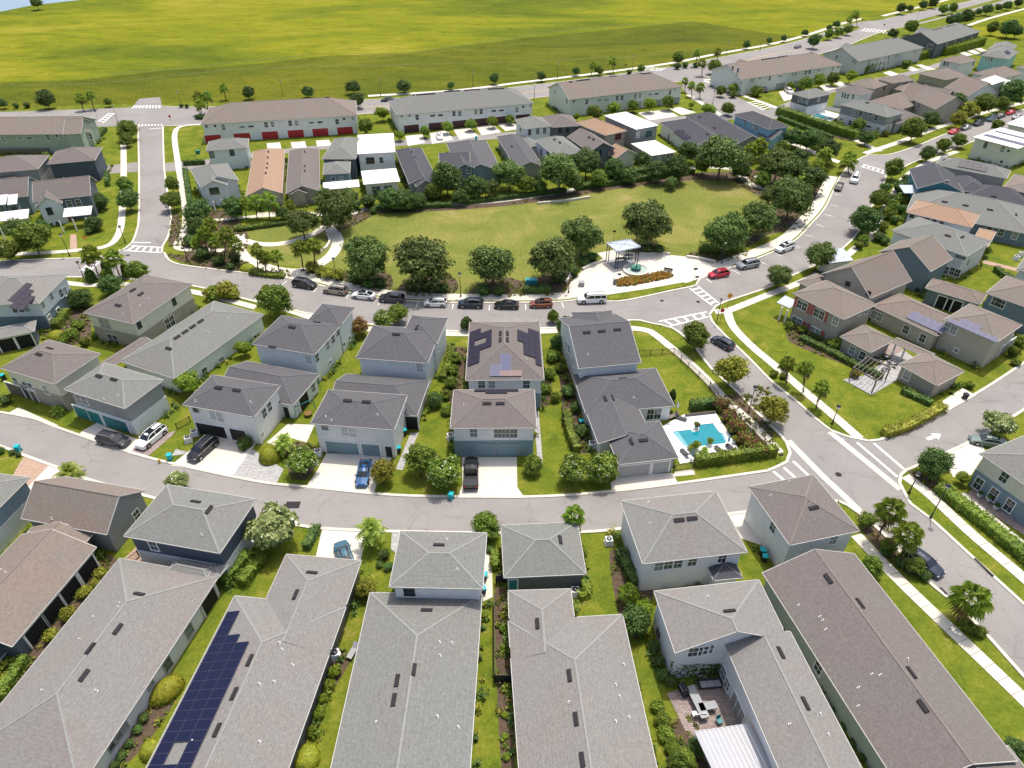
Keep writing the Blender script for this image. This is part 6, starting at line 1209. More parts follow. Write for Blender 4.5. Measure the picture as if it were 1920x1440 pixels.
# ---- palms (base, crown centre)
for bx, by, cx, cy, r, l, ft in [(1644, 1012, 1671, 955, 27, 'large palm leaning right beside the corner garage', 0), (1688, 1048, 1704, 1003, 28, 'large palm with yellow green crown above the parked navy car', 0), (1796, 1163, 1821, 1121, 35, 'solitary palm on the verge at the lower right', 0),
 (1474, 718, 1477, 681, 16, 'first of three palms along the right street sidewalk', 0), (1506, 735, 1510, 690, 16, 'second of three palms along the right street sidewalk', 0), (1530, 765, 1541, 727, 17, 'third of three palms along the right street sidewalk', 0),
 (185, 518, 170, 477, 19, 'left of the two palms at the west junction', 0), (226, 521, 212, 484, 19, 'right of the two palms at the west junction', 0), (1082, 1003, 1077, 966, 23, 'palm showing above the small garage roof at the alley', 0),
 (388, 478, 384, 438, 17, 'westmost palm of the cluster in the park corner', 0), (404, 480, 404, 452, 16, 'second palm of the cluster in the park corner', 0), (420, 490, 424, 440, 17, 'tall third palm of the cluster in the park corner', 0), (437, 495, 441, 458, 15, 'eastern palm of the cluster in the park corner', 0), (395, 470, 393, 420, 14, 'rear palm of the cluster in the park corner', 0), (370, 480, 368, 455, 13, 'small palm at the left of the park corner cluster', 0),
 (484, 508, 481, 468, 14, 'left palm of three below the looping path', 0), (499, 510, 496, 482, 13, 'middle palm of three below the looping path', 0), (524, 510, 517, 480, 13, 'right palm of three below the looping path', 0), (569, 506, 562, 464, 17, 'left palm of the pair by the looping path', 0), (591, 508, 588, 460, 17, 'right palm of the pair by the looping path', 0),
 (483, 412, 478, 380, 17, 'left palm in front of the long tan roof', 0), (506, 412, 502, 378, 20, 'right palm in front of the long tan roof', 0), (462, 410, 459, 382, 13, 'small palm right of the pale blue house at the park row', 0), (545, 400, 543, 385, 12, 'palm below the grey brown bungalow gable', 0),
 (1591, 325, 1592, 301, 18, 'palm beside the parked white van at the park corner', 0), (1428, 300, 1425, 273, 17, 'right palm of the pair at the north east park corner', 0), (1405, 305, 1408, 280, 15, 'left palm of the pair at the north east park corner', 0), (1545, 318, 1548, 290, 16, 'palm on the park corner by the junction', 0), (1508, 365, 1510, 340, 17, 'palm behind the parking bays near the park corner', 0), (1530, 345, 1533, 312, 15, 'palm between the park corner trees', 0),
 (695, 1022, 694, 988, 27, 'bushy feather palm beside the driveway with the teal car', 1), (531, 850, 531, 826, 19, 'feather palm beside the concrete patio by the white garage', 1), (128, 895, 128, 882, 24, 'spiky low palm behind the brown gabled garage', 1), (108, 775, 107, 768, 14, 'small bushy palm beside the cream garage driveway', 1), (1180, 1130, 1180, 1112, 20, 'yellow green fan palm by the white garage wall', 0), (400, 560, 398, 545, 16, 'feather palm on the verge above the long grey house', 1),
 (176, 205, 169, 178, 10, 'palm with tall trunk left of the boulevard junction', 0), (157, 208, 150, 185, 10, 'palm left of the tall one at the boulevard junction', 0), (375, 215, 372, 182, 12, 'left palm of three above the red door townhouses', 0), (390, 212, 388, 180, 11, 'right palm of three above the red door townhouses', 0), (378, 220, 376, 196, 12, 'front palm of three above the red door townhouses', 0), (424, 188, 419, 165, 10, 'single palm at the meadow edge above the red door townhouses', 0),
 (1108, 143, 1112, 122, 8, 'palm behind the middle boulevard townhouses', 0), (1150, 138, 1149, 114, 9, 'tall palm behind the middle boulevard townhouses', 0), (1306, 125, 1307, 99, 8, 'palm on the meadow side past the junction', 0), (1316, 143, 1317, 118, 9, 'palm at the junction corner beside the boulevard', 0), (1284, 173, 1285, 152, 7, 'palm at the head of the cross street', 0), (1297, 182, 1297, 160, 8, 'second palm on the cross street', 0), (1312, 185, 1313, 163, 9, 'third palm on the cross street', 0), (1607, 50, 1605, 27, 8, 'tall palm at the far boulevard junction', 0), (1598, 50, 1592, 36, 7, 'shorter palm at the far boulevard junction', 0), (1345, 120, 1346, 97, 8, 'palm at the meadow edge right of the junction', 0)]:
    palm(bx, by, cx, cy, r, l, feather=bool(ft), tr=0.17 if r > 11 else 0.2)
# ---- hedges
for px, w, h, l, m in [([(1302, 872), (1370, 863), (1453, 851)], 1.3, 1.7, 'clipped hedge along the south side of the swimming pool deck', 'leaf_hedge'), ([(1293, 768), (1340, 762)], 1.2, 1.6, 'dark clipped hedge north of the swimming pool', 'leaf_dark'),
 ([(1655, 817), (1700, 803), (1766, 768)], 1.5, 1.2, 'curving hedge on the corner lawn by the right alley', 'leaf_yellow'), ([(1757, 918), (1840, 982), (1940, 1065)], 1.9, 1.3, 'long leafy hedge in front of the cream and blue house', 'leaf_hedge'),
 ([(1500, 637), (1550, 660), (1607, 690)], 1.2, 0.9, 'low dark hedge at the foot of the red shuttered house', 'leaf_dark'), ([(1607, 690), (1640, 703), (1650, 712)], 1.0, 0.9, 'short hedge beside the covered patio wing', 'leaf_dark'), ([(1690, 735), (1745, 760)], 1.2, 0.9, 'dark hedge below the garden building', 'leaf_dark'),
 ([(1458, 214), (1500, 228), (1550, 245), (1605, 262)], 2.6, 2.6, 'tall long hedge above the park corner', 'leaf_mid'), ([(1460, 224), (1500, 240), (1560, 262)], 1.5, 1.3, 'lower hedge in front of the tall long hedge', 'leaf_dark'), ([(1478, 212), (1508, 222)], 1.2, 1.2, 'dark hedge at the base of the two tone garage tower', 'leaf_dark'),
 ([(422, 1098), (470, 1045)], 1.6, 1.7, 'tall clipped hedge right of the navy and lavender garage', 'leaf_mid'), ([(455, 1100), (495, 1048)], 1.3, 1.4, 'second clipped hedge beside the bottom left driveway', 'leaf_hedge'), ([(596, 992), (575, 1032)], 1.0, 1.1, 'dark hedge along the driveway with the teal car', 'leaf_dark'),
 ([(0, 1312), (22, 1280), (52, 1236)], 1.2, 1.1, 'clipped hedge between the two bottom left houses', 'leaf_mid'), ([(1062, 782), (1068, 815), (1082, 850)], 1.2, 1.5, 'tall narrow hedge left of the slate corner house', 'leaf_mid'), ([(1162, 1040), (1178, 1075), (1190, 1100)], 1.3, 1.3, 'dark hedge against the white garage left wall', 'leaf_dark'),
 ([(700, 393), (770, 391), (850, 387)], 1.6, 1.1, 'dark hedge under the park row trees at the west', 'leaf_dark'), ([(870, 383), (960, 372), (1060, 360)], 1.8, 1.1, 'dark hedge under the park row trees in the middle', 'leaf_dark'), ([(1080, 356), (1160, 345), (1260, 330), (1300, 325)], 1.8, 1.4, 'dark hedge under the park row trees at the east', 'leaf_dark'),
 ([(1140, 338), (1190, 333), (1250, 322)], 2.5, 2.6, 'tall dark hedge mass below the low flat white roof', 'leaf_dark'), ([(980, 548), (1010, 549), (1030, 546)], 1.6, 1.3, 'hedge left of the park plaza by the blue bin', 'leaf_dark'), ([(1310, 470), (1350, 472), (1390, 468)], 2.4, 1.5, 'low green hedge under the oak right of the plaza', 'leaf_mid'),
 ([(440, 432), (470, 430), (500, 424)], 1.4, 0.9, 'curved hedge north of the west park circle', 'leaf_mid'), ([(446, 434), (490, 428), (545, 420)], 1.0, 0.8, 'dark trimmed hedge edging the west park circle', 'leaf_dark'), ([(470, 512), (500, 518), (535, 520)], 1.6, 0.8, 'ground hedge along the kerb below the three palms', 'leaf_hedge'),
 ([(345, 310), (365, 309), (385, 308)], 1.0, 1.4, 'dark row of shrubs above the pale blue park house', 'leaf_dark'), ([(348, 322), (356, 372), (360, 410)], 1.2, 1.2, 'hedge along the sidewalk right of the west street', 'leaf_dark'), ([(203, 330), (203, 350)], 1.0, 1.6, 'dark hedge beside the navy garage', 'leaf_dark'), ([(183, 262), (198, 245)], 1.5, 1.3, 'dark hedge by the sage green townhouse end', 'leaf_dark'),
 ([(370, 222), (385, 224), (400, 222)], 2, 1.2, 'low dark hedge beside the boulevard corner', 'leaf_dark'), ([(470, 832), (452, 846)], 1.2, 1.5, 'clipped hedge beside the black garage door house', 'leaf_dark'), ([(106, 618), (128, 588)], 1.5, 1.4, 'hedge at the side wall of the pale blue solar house', 'leaf_mid'), ([(250, 641), (280, 625)], 1.4, 1.3, 'hedge beside the brown breezeway', 'leaf_mid'), ([(847, 660), (838, 700), (828, 715)], 1.2, 1.3, 'narrow hedge right of the second white house', 'leaf_hedge'),
 ([(928, 1070), (928, 1040)], 1.0, 1.2, 'bright hedge right of the centre garage path', 'leaf_bright'), ([(1085, 1123), (1100, 1112), (1097, 1095)], 1.3, 0.9, 'curved green hedge at the corner of the small garage', 'leaf_bright'), ([(1865, 508), (1880, 520), (1905, 530)], 1.2, 1.1, 'dark hedge on the lawn by the pale blue house at right', 'leaf_dark'), ([(1380, 880), (1460, 868)], 0.0, 0, '', '')]:
    if w: hedge(px, w, h, l, m)
# ---- shrubs
SH = [('topiary', 310, 1290, 22, 'egg shaped clipped topiary against the lower left house wall', 1.0), ('topiary', 283, 1402, 20, 'second clipped topiary near the bottom left solar house', .9), ('topiary', 572, 1418, 24, 'light green clipped topiary at the bottom between two long houses', .8), ('topiary', 505, 850, 18, 'round clipped topiary beside the grey paver drive', 1.1), ('topiary', 104, 627, 14, 'round yellow green ball right of the pale blue solar house', .9), ('topiary', 463, 500, 12, 'light green ball shrub by the park corner path', .7),
 ('cone', 169, 517, 13, 'dark cone shaped shrub at the left junction palm', 1.5), ('cone', 236, 507, 12, 'dark cone shaped shrub right of the right junction palm', 1.8), ('cone', 1261, 742, 10, 'slim cypress behind the pool hedge', 1.9), ('cone', 197, 500, 10, 'pointed dark shrub between the junction palms', 1.6)]
for k, x, y, r, l, st in SH: bush(k, x, y, r, l, stretch=st, name='topiary' if k == 'topiary' else 'conifer_shrub', rz=R(58) if x == 310 else None, sx=1.35 if x == 310 else 1)
G_ = {'a': ('bush', 'green'), 'd': ('bushdark', 'dark green'), 'b': ('bushbright', 'bright green'), 'y': ('bushyellow', 'yellow green'), 'r': ('bushred', 'red flowering')}
SB = [('Between the two bottom centre long houses', 'between the solar roofed long house and its right neighbour', 'b', [(627, 1258, 13), (617, 1283, 12), (606, 1310, 12), (597, 1338, 12), (585, 1372, 13)]),
 ('', 'along the swimming pool fence', 'r', [(1352, 758, 17), (1367, 780, 16), (1381, 800, 17), (1396, 822, 17), (1412, 838, 18), (1428, 842, 16)]),
 ('', 'in the planting bed along the white courtyard house', 'a', [(1235, 1325, 16), (1243, 1350, 15), (1250, 1378, 15), (1262, 1405, 14), (1272, 1440, 16)]),
 ('', 'in shade at the white courtyard house wall', 'd', [(1225, 1212, 13), (1233, 1240, 14), (1242, 1265, 13), (1258, 1275, 13)]),
 ('', 'in the croton bed between the two bottom left houses', 'y', [(98, 1192, 15), (128, 1152, 15), (158, 1112, 14), (190, 1075, 13), (178, 1095, 10)]),
 ('', 'in the side garden left of the solar roofed house', 'a', [(853, 672, 13), (848, 695, 15), (845, 718, 13), (835, 740, 12), (838, 770, 11)]),
 ('', 'in the side garden right of the solar roofed house', 'a', [(1035, 668, 14), (1030, 700, 14), (1022, 730, 12), (1040, 745, 11), (1050, 690, 11)]),
 ('', 'beside the slate roofed corner house', 'd', [(1065, 735, 15), (1090, 808, 16), (1078, 765, 12)]),
 ('', 'in the back yard of the cream two storey house', 'a', [(132, 627, 14), (157, 642, 11), (118, 640, 12), (180, 628, 10), (145, 610, 11)]),
 ('', 'on the verge above the long light grey house', 'y', [(422, 546, 22), (437, 552, 15), (395, 552, 14)]),
 ('', 'below the pair of palms by the looping path', 'y', [(600, 508, 12), (618, 512, 15), (634, 515, 13), (585, 500, 12)]),
 ('', 'under the first park oak', 'd', [(665, 525, 12), (690, 532, 13), (715, 530, 12)]), ('', 'under the wide spreading park oak', 'd', [(770, 538, 14), (800, 535, 15), (830, 540, 13)]), ('', 'under the middle park oak', 'd', [(905, 545, 14), (935, 545, 13)]),
 ('', 'under the oak left of the plaza', 'd', [(1050, 520, 14), (1075, 508, 14), (1095, 490, 12), (1110, 482, 12)]), ('', 'behind the park pavilion', 'd', [(1215, 468, 12), (1235, 468, 12)]), ('', 'in the park corner by the palms', 'd', [(380, 475, 15), (410, 488, 14), (440, 482, 14), (360, 450, 16), (432, 500, 10)]),
 ('', 'along the kerb beside the east verge houses', 'a', [(1687, 372, 12), (1672, 385, 13), (1665, 400, 13), (1655, 425, 12), (1620, 450, 11), (1612, 460, 10)]), ('', 'by the teal house and its hedge', 'd', [(1688, 350, 14), (1660, 352, 12), (1700, 335, 11)]), ('', 'in front of the grey gabled house at left', 'd', [(85, 432, 10), (168, 432, 10), (180, 424, 10)]),
 ('', 'in front of the alley side of the red shuttered house', 'a', [(1565, 645, 13), (1480, 610, 9), (1505, 618, 9)]), ('', 'along the front lawn of the red shuttered house', 'a', [(1452, 700, 9), (1470, 705, 9)]), ('', 'by the driveway of the red shuttered house', 'a', [(1900, 660, 13), (1912, 640, 12), (1820, 722, 10), (1905, 680, 9)]),
 ('', 'beside the solitary palm at the lower right', 'a', [(1820, 1178, 16), (1838, 1185, 15), (1812, 1168, 11)]), ('', 'at the foot of the second large palm', 'd', [(1690, 1055, 13), (1735, 1080, 12), (1660, 1035, 11)]), ('', 'below the flat white roofed park house', 'd', [(690, 378, 16), (665, 385, 13), (710, 362, 9), (700, 395, 8)]),
 ('', 'in the beds of the bottom left house', 'd', [(270, 1345, 11), (258, 1368, 10), (242, 1395, 10), (228, 1418, 10), (215, 1435, 9)]), ('', 'on the lawn islands of the alley at left', 'd', [(0, 845, 9), (22, 848, 7), (34, 852, 6), (10, 750, 12)]), ('', 'in the bed right of the centre hip roofed garage', 'd', [(915, 1010, 10), (920, 1030, 9)]), ('', 'on the grass right of the bottom centre driveway', 'd', [(720, 1040, 13), (728, 1062, 11), (712, 1058, 9)]),
 ('', 'along the narrow mulch strip at bottom centre', 'b', [(943, 1180, 7), (944, 1215, 7), (946, 1340, 7), (947, 1380, 7), (948, 1420, 8)]), ('', 'between the two long bottom right houses', 'd', [(1560, 1330, 8), (1580, 1362, 9), (1600, 1392, 9), (1618, 1420, 10)]), ('', 'in the meadow strip beside the boulevard', 'd', [(203, 190, 6), (340, 198, 5), (350, 199, 5), (50, 197, 7), (30, 198, 6)]),
 ('', 'beside the boulevard junction in the middle', 'd', [(1270, 124, 7), (1285, 122, 7), (1305, 122, 7), (1350, 146, 8), (1372, 142, 8), (1180, 135, 6)]), ('', 'on the corner lawn of the white townhouse', 'a', [(1392, 162, 9), (1418, 172, 12), (1420, 160, 9), (1375, 178, 7)]), ('', 'among the brown roofed houses at the upper right', 'a', [(1702, 196, 9), (1660, 250, 8), (1690, 240, 9), (1720, 236, 9), (1745, 215, 10), (1765, 205, 10), (1640, 252, 8), (1575, 232, 8), (1600, 240, 8), (1828, 172, 9), (1868, 162, 9), (1700, 120, 9), (1750, 140, 7)]),
 ('', 'between the garages at the left edge', 'a', [(60, 360, 8), (85, 290, 7), (20, 365, 7), (190, 300, 7)]),
 ('', 'in the narrow gaps of the park row houses', 'd', [(468, 300, 6), (535, 300, 5), (604, 340, 6), (672, 320, 6), (755, 300, 7), (757, 335, 8), (830, 300, 6), (1020, 300, 7), (1140, 290, 6)]),
 ('', 'in front of the teal and tan roofed houses', 'd', [(1690, 392, 11), (1678, 412, 11), (1648, 445, 12), (1660, 452, 10), (1700, 360, 11)])]
for _, where, k, pts in SB:
    pk, cn = G_[k]
    for i, (x, y, r) in enumerate(pts):
        if r:
            pos = 'first' if i == 0 and len(pts) > 1 else ('last' if i == len(pts) - 1 else ORD[i])
            bush(pk, x, y, r, '%s %s shrub %s' % (pos, cn, where), group=('shrubs ' + where), stretch=random.uniform(.85, 1.15), sx=random.uniform(.85, 1.15), name='shrub')
# pale potted plants, ivy
# flower bed in front of the fountain: one mass of blossoms
n = 2600; poly = catmull(W2([(1156, 526), (1172, 521), (1205, 519), (1238, 511), (1263, 519), (1212, 531), (1156, 538)]), 4, True)
def inside(x, y, P):
    c = False; j = len(P) - 1
    for i in range(len(P)):
        if (P[i].y > y) != (P[j].y > y) and x < (P[j].x - P[i].x) * (y - P[i].y) / (P[j].y - P[i].y) + P[i].x: c = not c
        j = i
    return c
xs = [p.x for p in poly]; ys = [p.y for p in poly]; pts = []
while len(pts) < n:
    x, y = random.uniform(min(xs), max(xs)), random.uniform(min(ys), max(ys))
    if inside(x, y, poly): pts.append((x, y, random.uniform(.15, .5)))
C = np.array(pts); N = unit(n); N[:, 2] = np.abs(N[:, 2]) + .5; N /= np.linalg.norm(N, axis=1)[:, None]
me = quads_mesh('blooms', C, N, RNG.uniform(.10, .2, n), ['leaf_orange', 'leaf_hedge', 'leaf_yellow'], mi=RNG.choice([0, 0, 0, 1, 2], n))
o = link('flower_bed', me); tag(o, 'orange and yellow flowers massed in front of the plaza fountain', 'flowers', kind='stuff')
# low ground cover and perennials in the mulch beds: one mass
rr_ = random.Random(3); pts = []
for poly in BEDS:
    xs = [p.x for p in poly]; ys = [p.y for p in poly]; A_ = (max(xs) - min(xs)) * (max(ys) - min(ys))
    for _ in range(int(min(A_ * 1.3, 420))):
        x, y = rr_.uniform(min(xs), max(xs)), rr_.uniform(min(ys), max(ys))
        if inside(x, y, poly):
            R_ = rr_.uniform(.12, .42); k_ = int(10 + R_ * 40)
            for _k in range(k_): pts.append((x + rr_.gauss(0, R_ * .5), y + rr_.gauss(0, R_ * .5), abs(rr_.gauss(R_ * .5, R_ * .35)) + .02))
C = np.array(pts); n = len(C); N = unit(n); N[:, 2] = np.abs(N[:, 2]) + .3; N /= np.linalg.norm(N, axis=1)[:, None]
o = link('ground_cover', quads_mesh('ground_cover', C, N, RNG.uniform(.07, .16, n), ['leaf_hedge', 'leaf_dark', 'leaf_yellow', 'leaf_brown'], mi=RNG.choice([0, 0, 1, 1, 2, 3], n))); tag(o, 'low mixed planting scattered through the mulch beds', 'ground cover', kind='stuff')
# small foundation planting along the house walls: one mass, kept off the drives and doors
pts = []; col_ = []
for w, sd, door, ws in PLANT:
    if door or rr_.random() < .18: continue
    e = w.edge(sd, w.o); a, b = e[0], e[-1]; L_ = math.hypot(b[0] - a[0], b[1] - a[1]); ox, oy = {'f': (0, -1), 'b': (0, 1), 'l': (-1, 0), 'r': (1, 0)}[sd]
    s_ = 0.3
    while s_ < L_ - .3:
        s_ += rr_.uniform(.5, 1.5)
        if rr_.random() < .35: continue
        t = s_ / L_; d_ = rr_.uniform(.45, 1.1); x, y = a[0] + (b[0] - a[0]) * t + ox * d_, a[1] + (b[1] - a[1]) * t + oy * d_; p = w.P(x, y, 0)
        if any(v is not w and -.3 < v.local(p)[0] - 0 < v.L + .3 and -.3 < v.local(p)[1] < v.W + .3 for v in ws) or any(inside(p.x, p.y, q) for q in PAVED): continue
        R_ = rr_.uniform(.22, .62); c_ = rr_.choice([0, 0, 1, 1, 2, 3])
        for _k in range(int(14 + R_ * 60)): pts.append((p.x + rr_.gauss(0, R_ * .5), p.y + rr_.gauss(0, R_ * .5), abs(rr_.gauss(R_ * .7, R_ * .45)) + .02)); col_.append(c_)
C = np.array(pts); n = len(C); N = unit(n); N[:, 2] = np.abs(N[:, 2]) + .3; N /= np.linalg.norm(N, axis=1)[:, None]
o = link('foundation_planting', quads_mesh('foundation_planting', C, N, RNG.uniform(.09, .2, n), ['leaf_hedge', 'leaf_dark', 'leaf_yellow', 'leaf_mid'], mi=np.array(col_))); tag(o, 'small mixed plants growing along the foot of the house walls', 'foundation plants', kind='stuff')
# ivy on the courtyard house wall
a, b = at(1255, 1270), at(1345, 1262); n = 1500; C = []
for i in range(n):
    t = RNG.random(); p = a.lerp(b, float(t)); C.append((p.x, p.y + .0, RNG.random() * (2.6 - 1.0 * t) + .2))
C = np.array(C) + RNG.normal(scale=.12, size=(n, 3)); N = unit(n); N[:, 1] = -np.abs(N[:, 1]) - .6; N /= np.linalg.norm(N, axis=1)[:, None]
o = link('ivy', quads_mesh('ivy', C, N, RNG.uniform(.09, .17, n), ['leaf_dark'])); tag(o, 'ivy climbing the white courtyard house wall above the patio', 'ivy')
# ------------------------------------------------------------------ vehicles
def paint(name, c, metal=0.3): flat(name, c, 0.32, metal, 0.5, coat=0.6)
paint('car_white', (0.80, 0.80, 0.79), 0.0); paint('car_black', (0.014, 0.014, 0.017)); paint('car_navy', (0.016, 0.026, 0.05)); paint('car_beige', (0.36, 0.32, 0.26)); paint('car_charcoal', (0.045, 0.045, 0.055))
paint('car_copper', (0.23, 0.06, 0.03)); paint('car_red', (0.50, 0.008, 0.03)); paint('car_silver', (0.30, 0.32, 0.35)); paint('car_blue', (0.012, 0.075, 0.20)); paint('car_teal', (0.05, 0.14, 0.19)); paint('car_green', (0.14, 0.19, 0.17))
flat('tyre', (0.018, 0.018, 0.018), 0.8); flat('rim', (0.35, 0.35, 0.36), 0.35, 0.8); flat('lamp_clear', (0.75, 0.77, 0.8), 0.15); flat('lamp_red', (0.35, 0.01, 0.01), 0.2)
# station lists: x from front (+) to rear, half width, sill height, shoulder height;  cabin: x, half width base, roof half width, roof height
CARS = {
 'sedan': dict(L=4.75, W=1.86, body=[(2.38, .62, .34, .58), (2.22, .80, .24, .70), (1.6, .90, .2, .84), (.95, .92, .2, .95), (0, .93, .2, .97), (-1.0, .93, .2, 1.0), (-1.9, .90, .24, 1.05), (-2.28, .82, .32, .98), (-2.38, .66, .4, .80)],
               cab=[(1.15, .74, .70, .96), (.45, .80, .62, 1.36), (-.1, .81, .61, 1.45), (-.9, .81, .60, 1.42), (-1.85, .74, .66, 1.05)]),
 'suv': dict(L=4.9, W=1.95, body=[(2.45, .70, .36, .78), (2.3, .86, .28, .92), (1.7, .95, .25, 1.05), (1.1, .97, .25, 1.10), (0, .97, .25, 1.12), (-1.2, .97, .25, 1.13), (-2.1, .95, .28, 1.13), (-2.38, .90, .34, 1.08), (-2.45, .80, .42, .9)],
             cab=[(1.35, .80, .76, 1.08), (.75, .86, .70, 1.58), (.2, .87, .69, 1.71), (-1.5, .87, .68, 1.70), (-2.05, .84, .66, 1.62), (-2.38, .82, .72, 1.10)]),
 'hatch': dict(L=4.35, W=1.82, body=[(2.17, .64, .34, .66), (2.0, .80, .26, .80), (1.4, .89, .22, .93), (.9, .91, .22, .99), (0, .91, .22, 1.0), (-1.2, .91, .22, 1.03), (-1.9, .88, .26, 1.03), (-2.12, .82, .32, .96), (-2.17, .74, .4, .8)],
               cab=[(1.2, .74, .70, .98), (.55, .80, .64, 1.42), (0, .81, .63, 1.53), (-1.3, .81, .62, 1.50), (-1.75, .78, .60, 1.42), (-2.08, .76, .66, 1.02)]),
 'bigsuv': dict(L=5.6, W=2.05, body=[(2.8, .78, .42, .86), (2.68, .93, .34, 1.02), (2.1, 1.0, .3, 1.14), (1.4, 1.01, .3, 1.18), (0, 1.01, .3, 1.2), (-1.5, 1.01, .3, 1.2), (-2.5, 1.0, .32, 1.2), (-2.75, .95, .38, 1.12), (-2.8, .85, .46, .95)],
                cab=[(1.55, .86, .82, 1.14), (1.0, .92, .78, 1.70), (.5, .93, .77, 1.86), (-2.2, .93, .76, 1.86), (-2.55, .92, .75, 1.78), (-2.72, .90, .80, 1.16)]),
 'pickup': dict(L=5.8, W=2.0, body=[(2.9, .78, .44, .9), (2.78, .92, .36, 1.05), (2.1, .99, .32, 1.15), (1.5, 1.0, .32, 1.18), (0, 1.0, .32, 1.18), (-.55, 1.0, .32, 1.18)],
                cab=[(1.6, .84, .80, 1.14), (1.05, .90, .74, 1.70), (.5, .91, .73, 1.84), (-.35, .90, .72, 1.80), (-.6, .88, .76, 1.16)])}
_cm = {}
def loft(sections, n_mats=1):
    m = MB(); base = 0
    for s in sections: m.v += s
    k = len(sections[0])
    for i in range(len(sections) - 1):
        for j in range(k - 1): m.f.append((i * k + j, i * k + j + 1, (i + 1) * k + j + 1, (i + 1) * k + j)); m.m.append(0)
    m.f.append(tuple(range(k))); m.m.append(0); m.f.append(tuple(reversed(range((len(sections) - 1) * k, len(sections) * k)))); m.m.append(0)
    return m
def car_parts(typ, col):
    key = (typ, col)
    if key in _cm: return _cm[key]
    S = CARS[typ]; st = S['body']
    bd = loft([[(x, -w, lo), (x, -w * 1.0, lo + (hi - lo) * .45), (x, -w * .97, hi - .06), (x, -w * .86, hi), (x, 0, hi + .025), (x, w * .86, hi), (x, w * .97, hi - .06), (x, w, lo + (hi - lo) * .45), (x, w, lo)] for x, w, lo, hi in st])
    if typ == 'pickup':                                      # open bed with walls and tailgate
        for s in (-1, 1): bd.box((-1.72, s * .93, .76), (2.35, .14, .86))
        bd.box((-2.86, 0, .78), (.1, 1.9, .8)); bd.box((-1.72, 0, .62), (2.3, 1.8, .5)); bd.box((-.6, 0, .78), (.1, 1.9, .8)); bd.box((-2.93, 0, .48), (.16, 1.9, .2))
    bd.box((st[0][0] - .02, 0, .42), (.14, st[1][1] * 1.7, .22)); 
    for s in (-1, 1): bd.box((S['cab'][0][0] - .35, s * (S['W'] / 2 + .06), S['cab'][0][3] + .02), (.16, .2, .13))
    cb = S['cab']
    cab = loft([[(x, -wb, cb[0][3] - .06), (x, -wr, z - .05), (x, -wr * .85, z), (x, 0, z + .02), (x, wr * .85, z), (x, wr, z - .05), (x, wb, cb[0][3] - .06)] for x, wb, wr, z in cb])
    roof = MB(); inner = cb[1:-1]
    for a, b in zip(inner, inner[1:]):
        roof.face([(a[0], -a[2] * .98, a[3] - .025), (a[0], 0, a[3] + .045), (b[0], 0, b[3] + .045), (b[0], -b[2] * .98, b[3] - .025)]); roof.face([(a[0], 0, a[3] + .045), (a[0], a[2] * .98, a[3] - .025), (b[0], b[2] * .98, b[3] - .025), (b[0], 0, b[3] + .045)])
    for s in (-1, 1):                                        # pillars
        for i in (0, len(cb) - 2): a, b = cb[i], cb[i + 1]; wa = a[2] if i == 0 else a[2]; roof.bar((a[0], s * (a[1] if i == 0 else a[2]), (a[3] - .02)), (b[0], s * (b[2] if i == 0 else b[1]), b[3] - .02), .09, .06)
        xm = (inner[1][0] + inner[-1][0]) / 2 + .15
        for xx in ([xm] if typ in ('sedan', 'hatch', 'pickup') else [xm + .5, xm - .75]): roof.bar((xx, s * cb[1][1] * 1.0, cb[0][3] - .02), (xx, s * cb[2][2] * 1.0, cb[2][3] - .06), .1, .05)
        for a, b in zip(inner, inner[1:]): roof.bar((a[0], s * a[2], a[3] - .045), (b[0], s * b[2], b[3] - .045), .07, .07)
    r = .34 if typ in ('sedan', 'hatch') else .39 if typ == 'suv' else .42
    ty = MB(); ty.tube((0, -.12, 0), (0, .12, 0), r, r, 16); rm = MB(); rm.tube((0, -.135, 0), (0, .135, 0), r * .62, r * .62, 12)
    for i in range(5): a = i * 1.2566; rm.bar((0, -.14, 0), (r * .6 * math.cos(a), -.14, r * .6 * math.sin(a)), .02, .06)
    hl = MB(); hl.box((0, 0, 0), (.22, .34, .13)); tl = MB(); tl.box((0, 0, 0), (.14, .26, .22))
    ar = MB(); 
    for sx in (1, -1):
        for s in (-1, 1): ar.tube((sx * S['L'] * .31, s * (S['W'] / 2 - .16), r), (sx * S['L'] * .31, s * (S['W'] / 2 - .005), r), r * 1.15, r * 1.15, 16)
    res = dict(body=bd.mesh('car_body', col, smooth=False), cab=cab.mesh('cabin_glass', 'car_glass'), roof=roof.mesh('car_roof', col), arch=ar.mesh('wheel_arch', 'tyre'), tyre=ty.mesh('tyre', 'tyre'), rim=rm.mesh('rim', 'rim'), hl=hl.mesh('headlight', 'lamp_clear'), tl=tl.mesh('taillight', 'lamp_red'), r=r, S=S)
    _cm[key] = res; return res
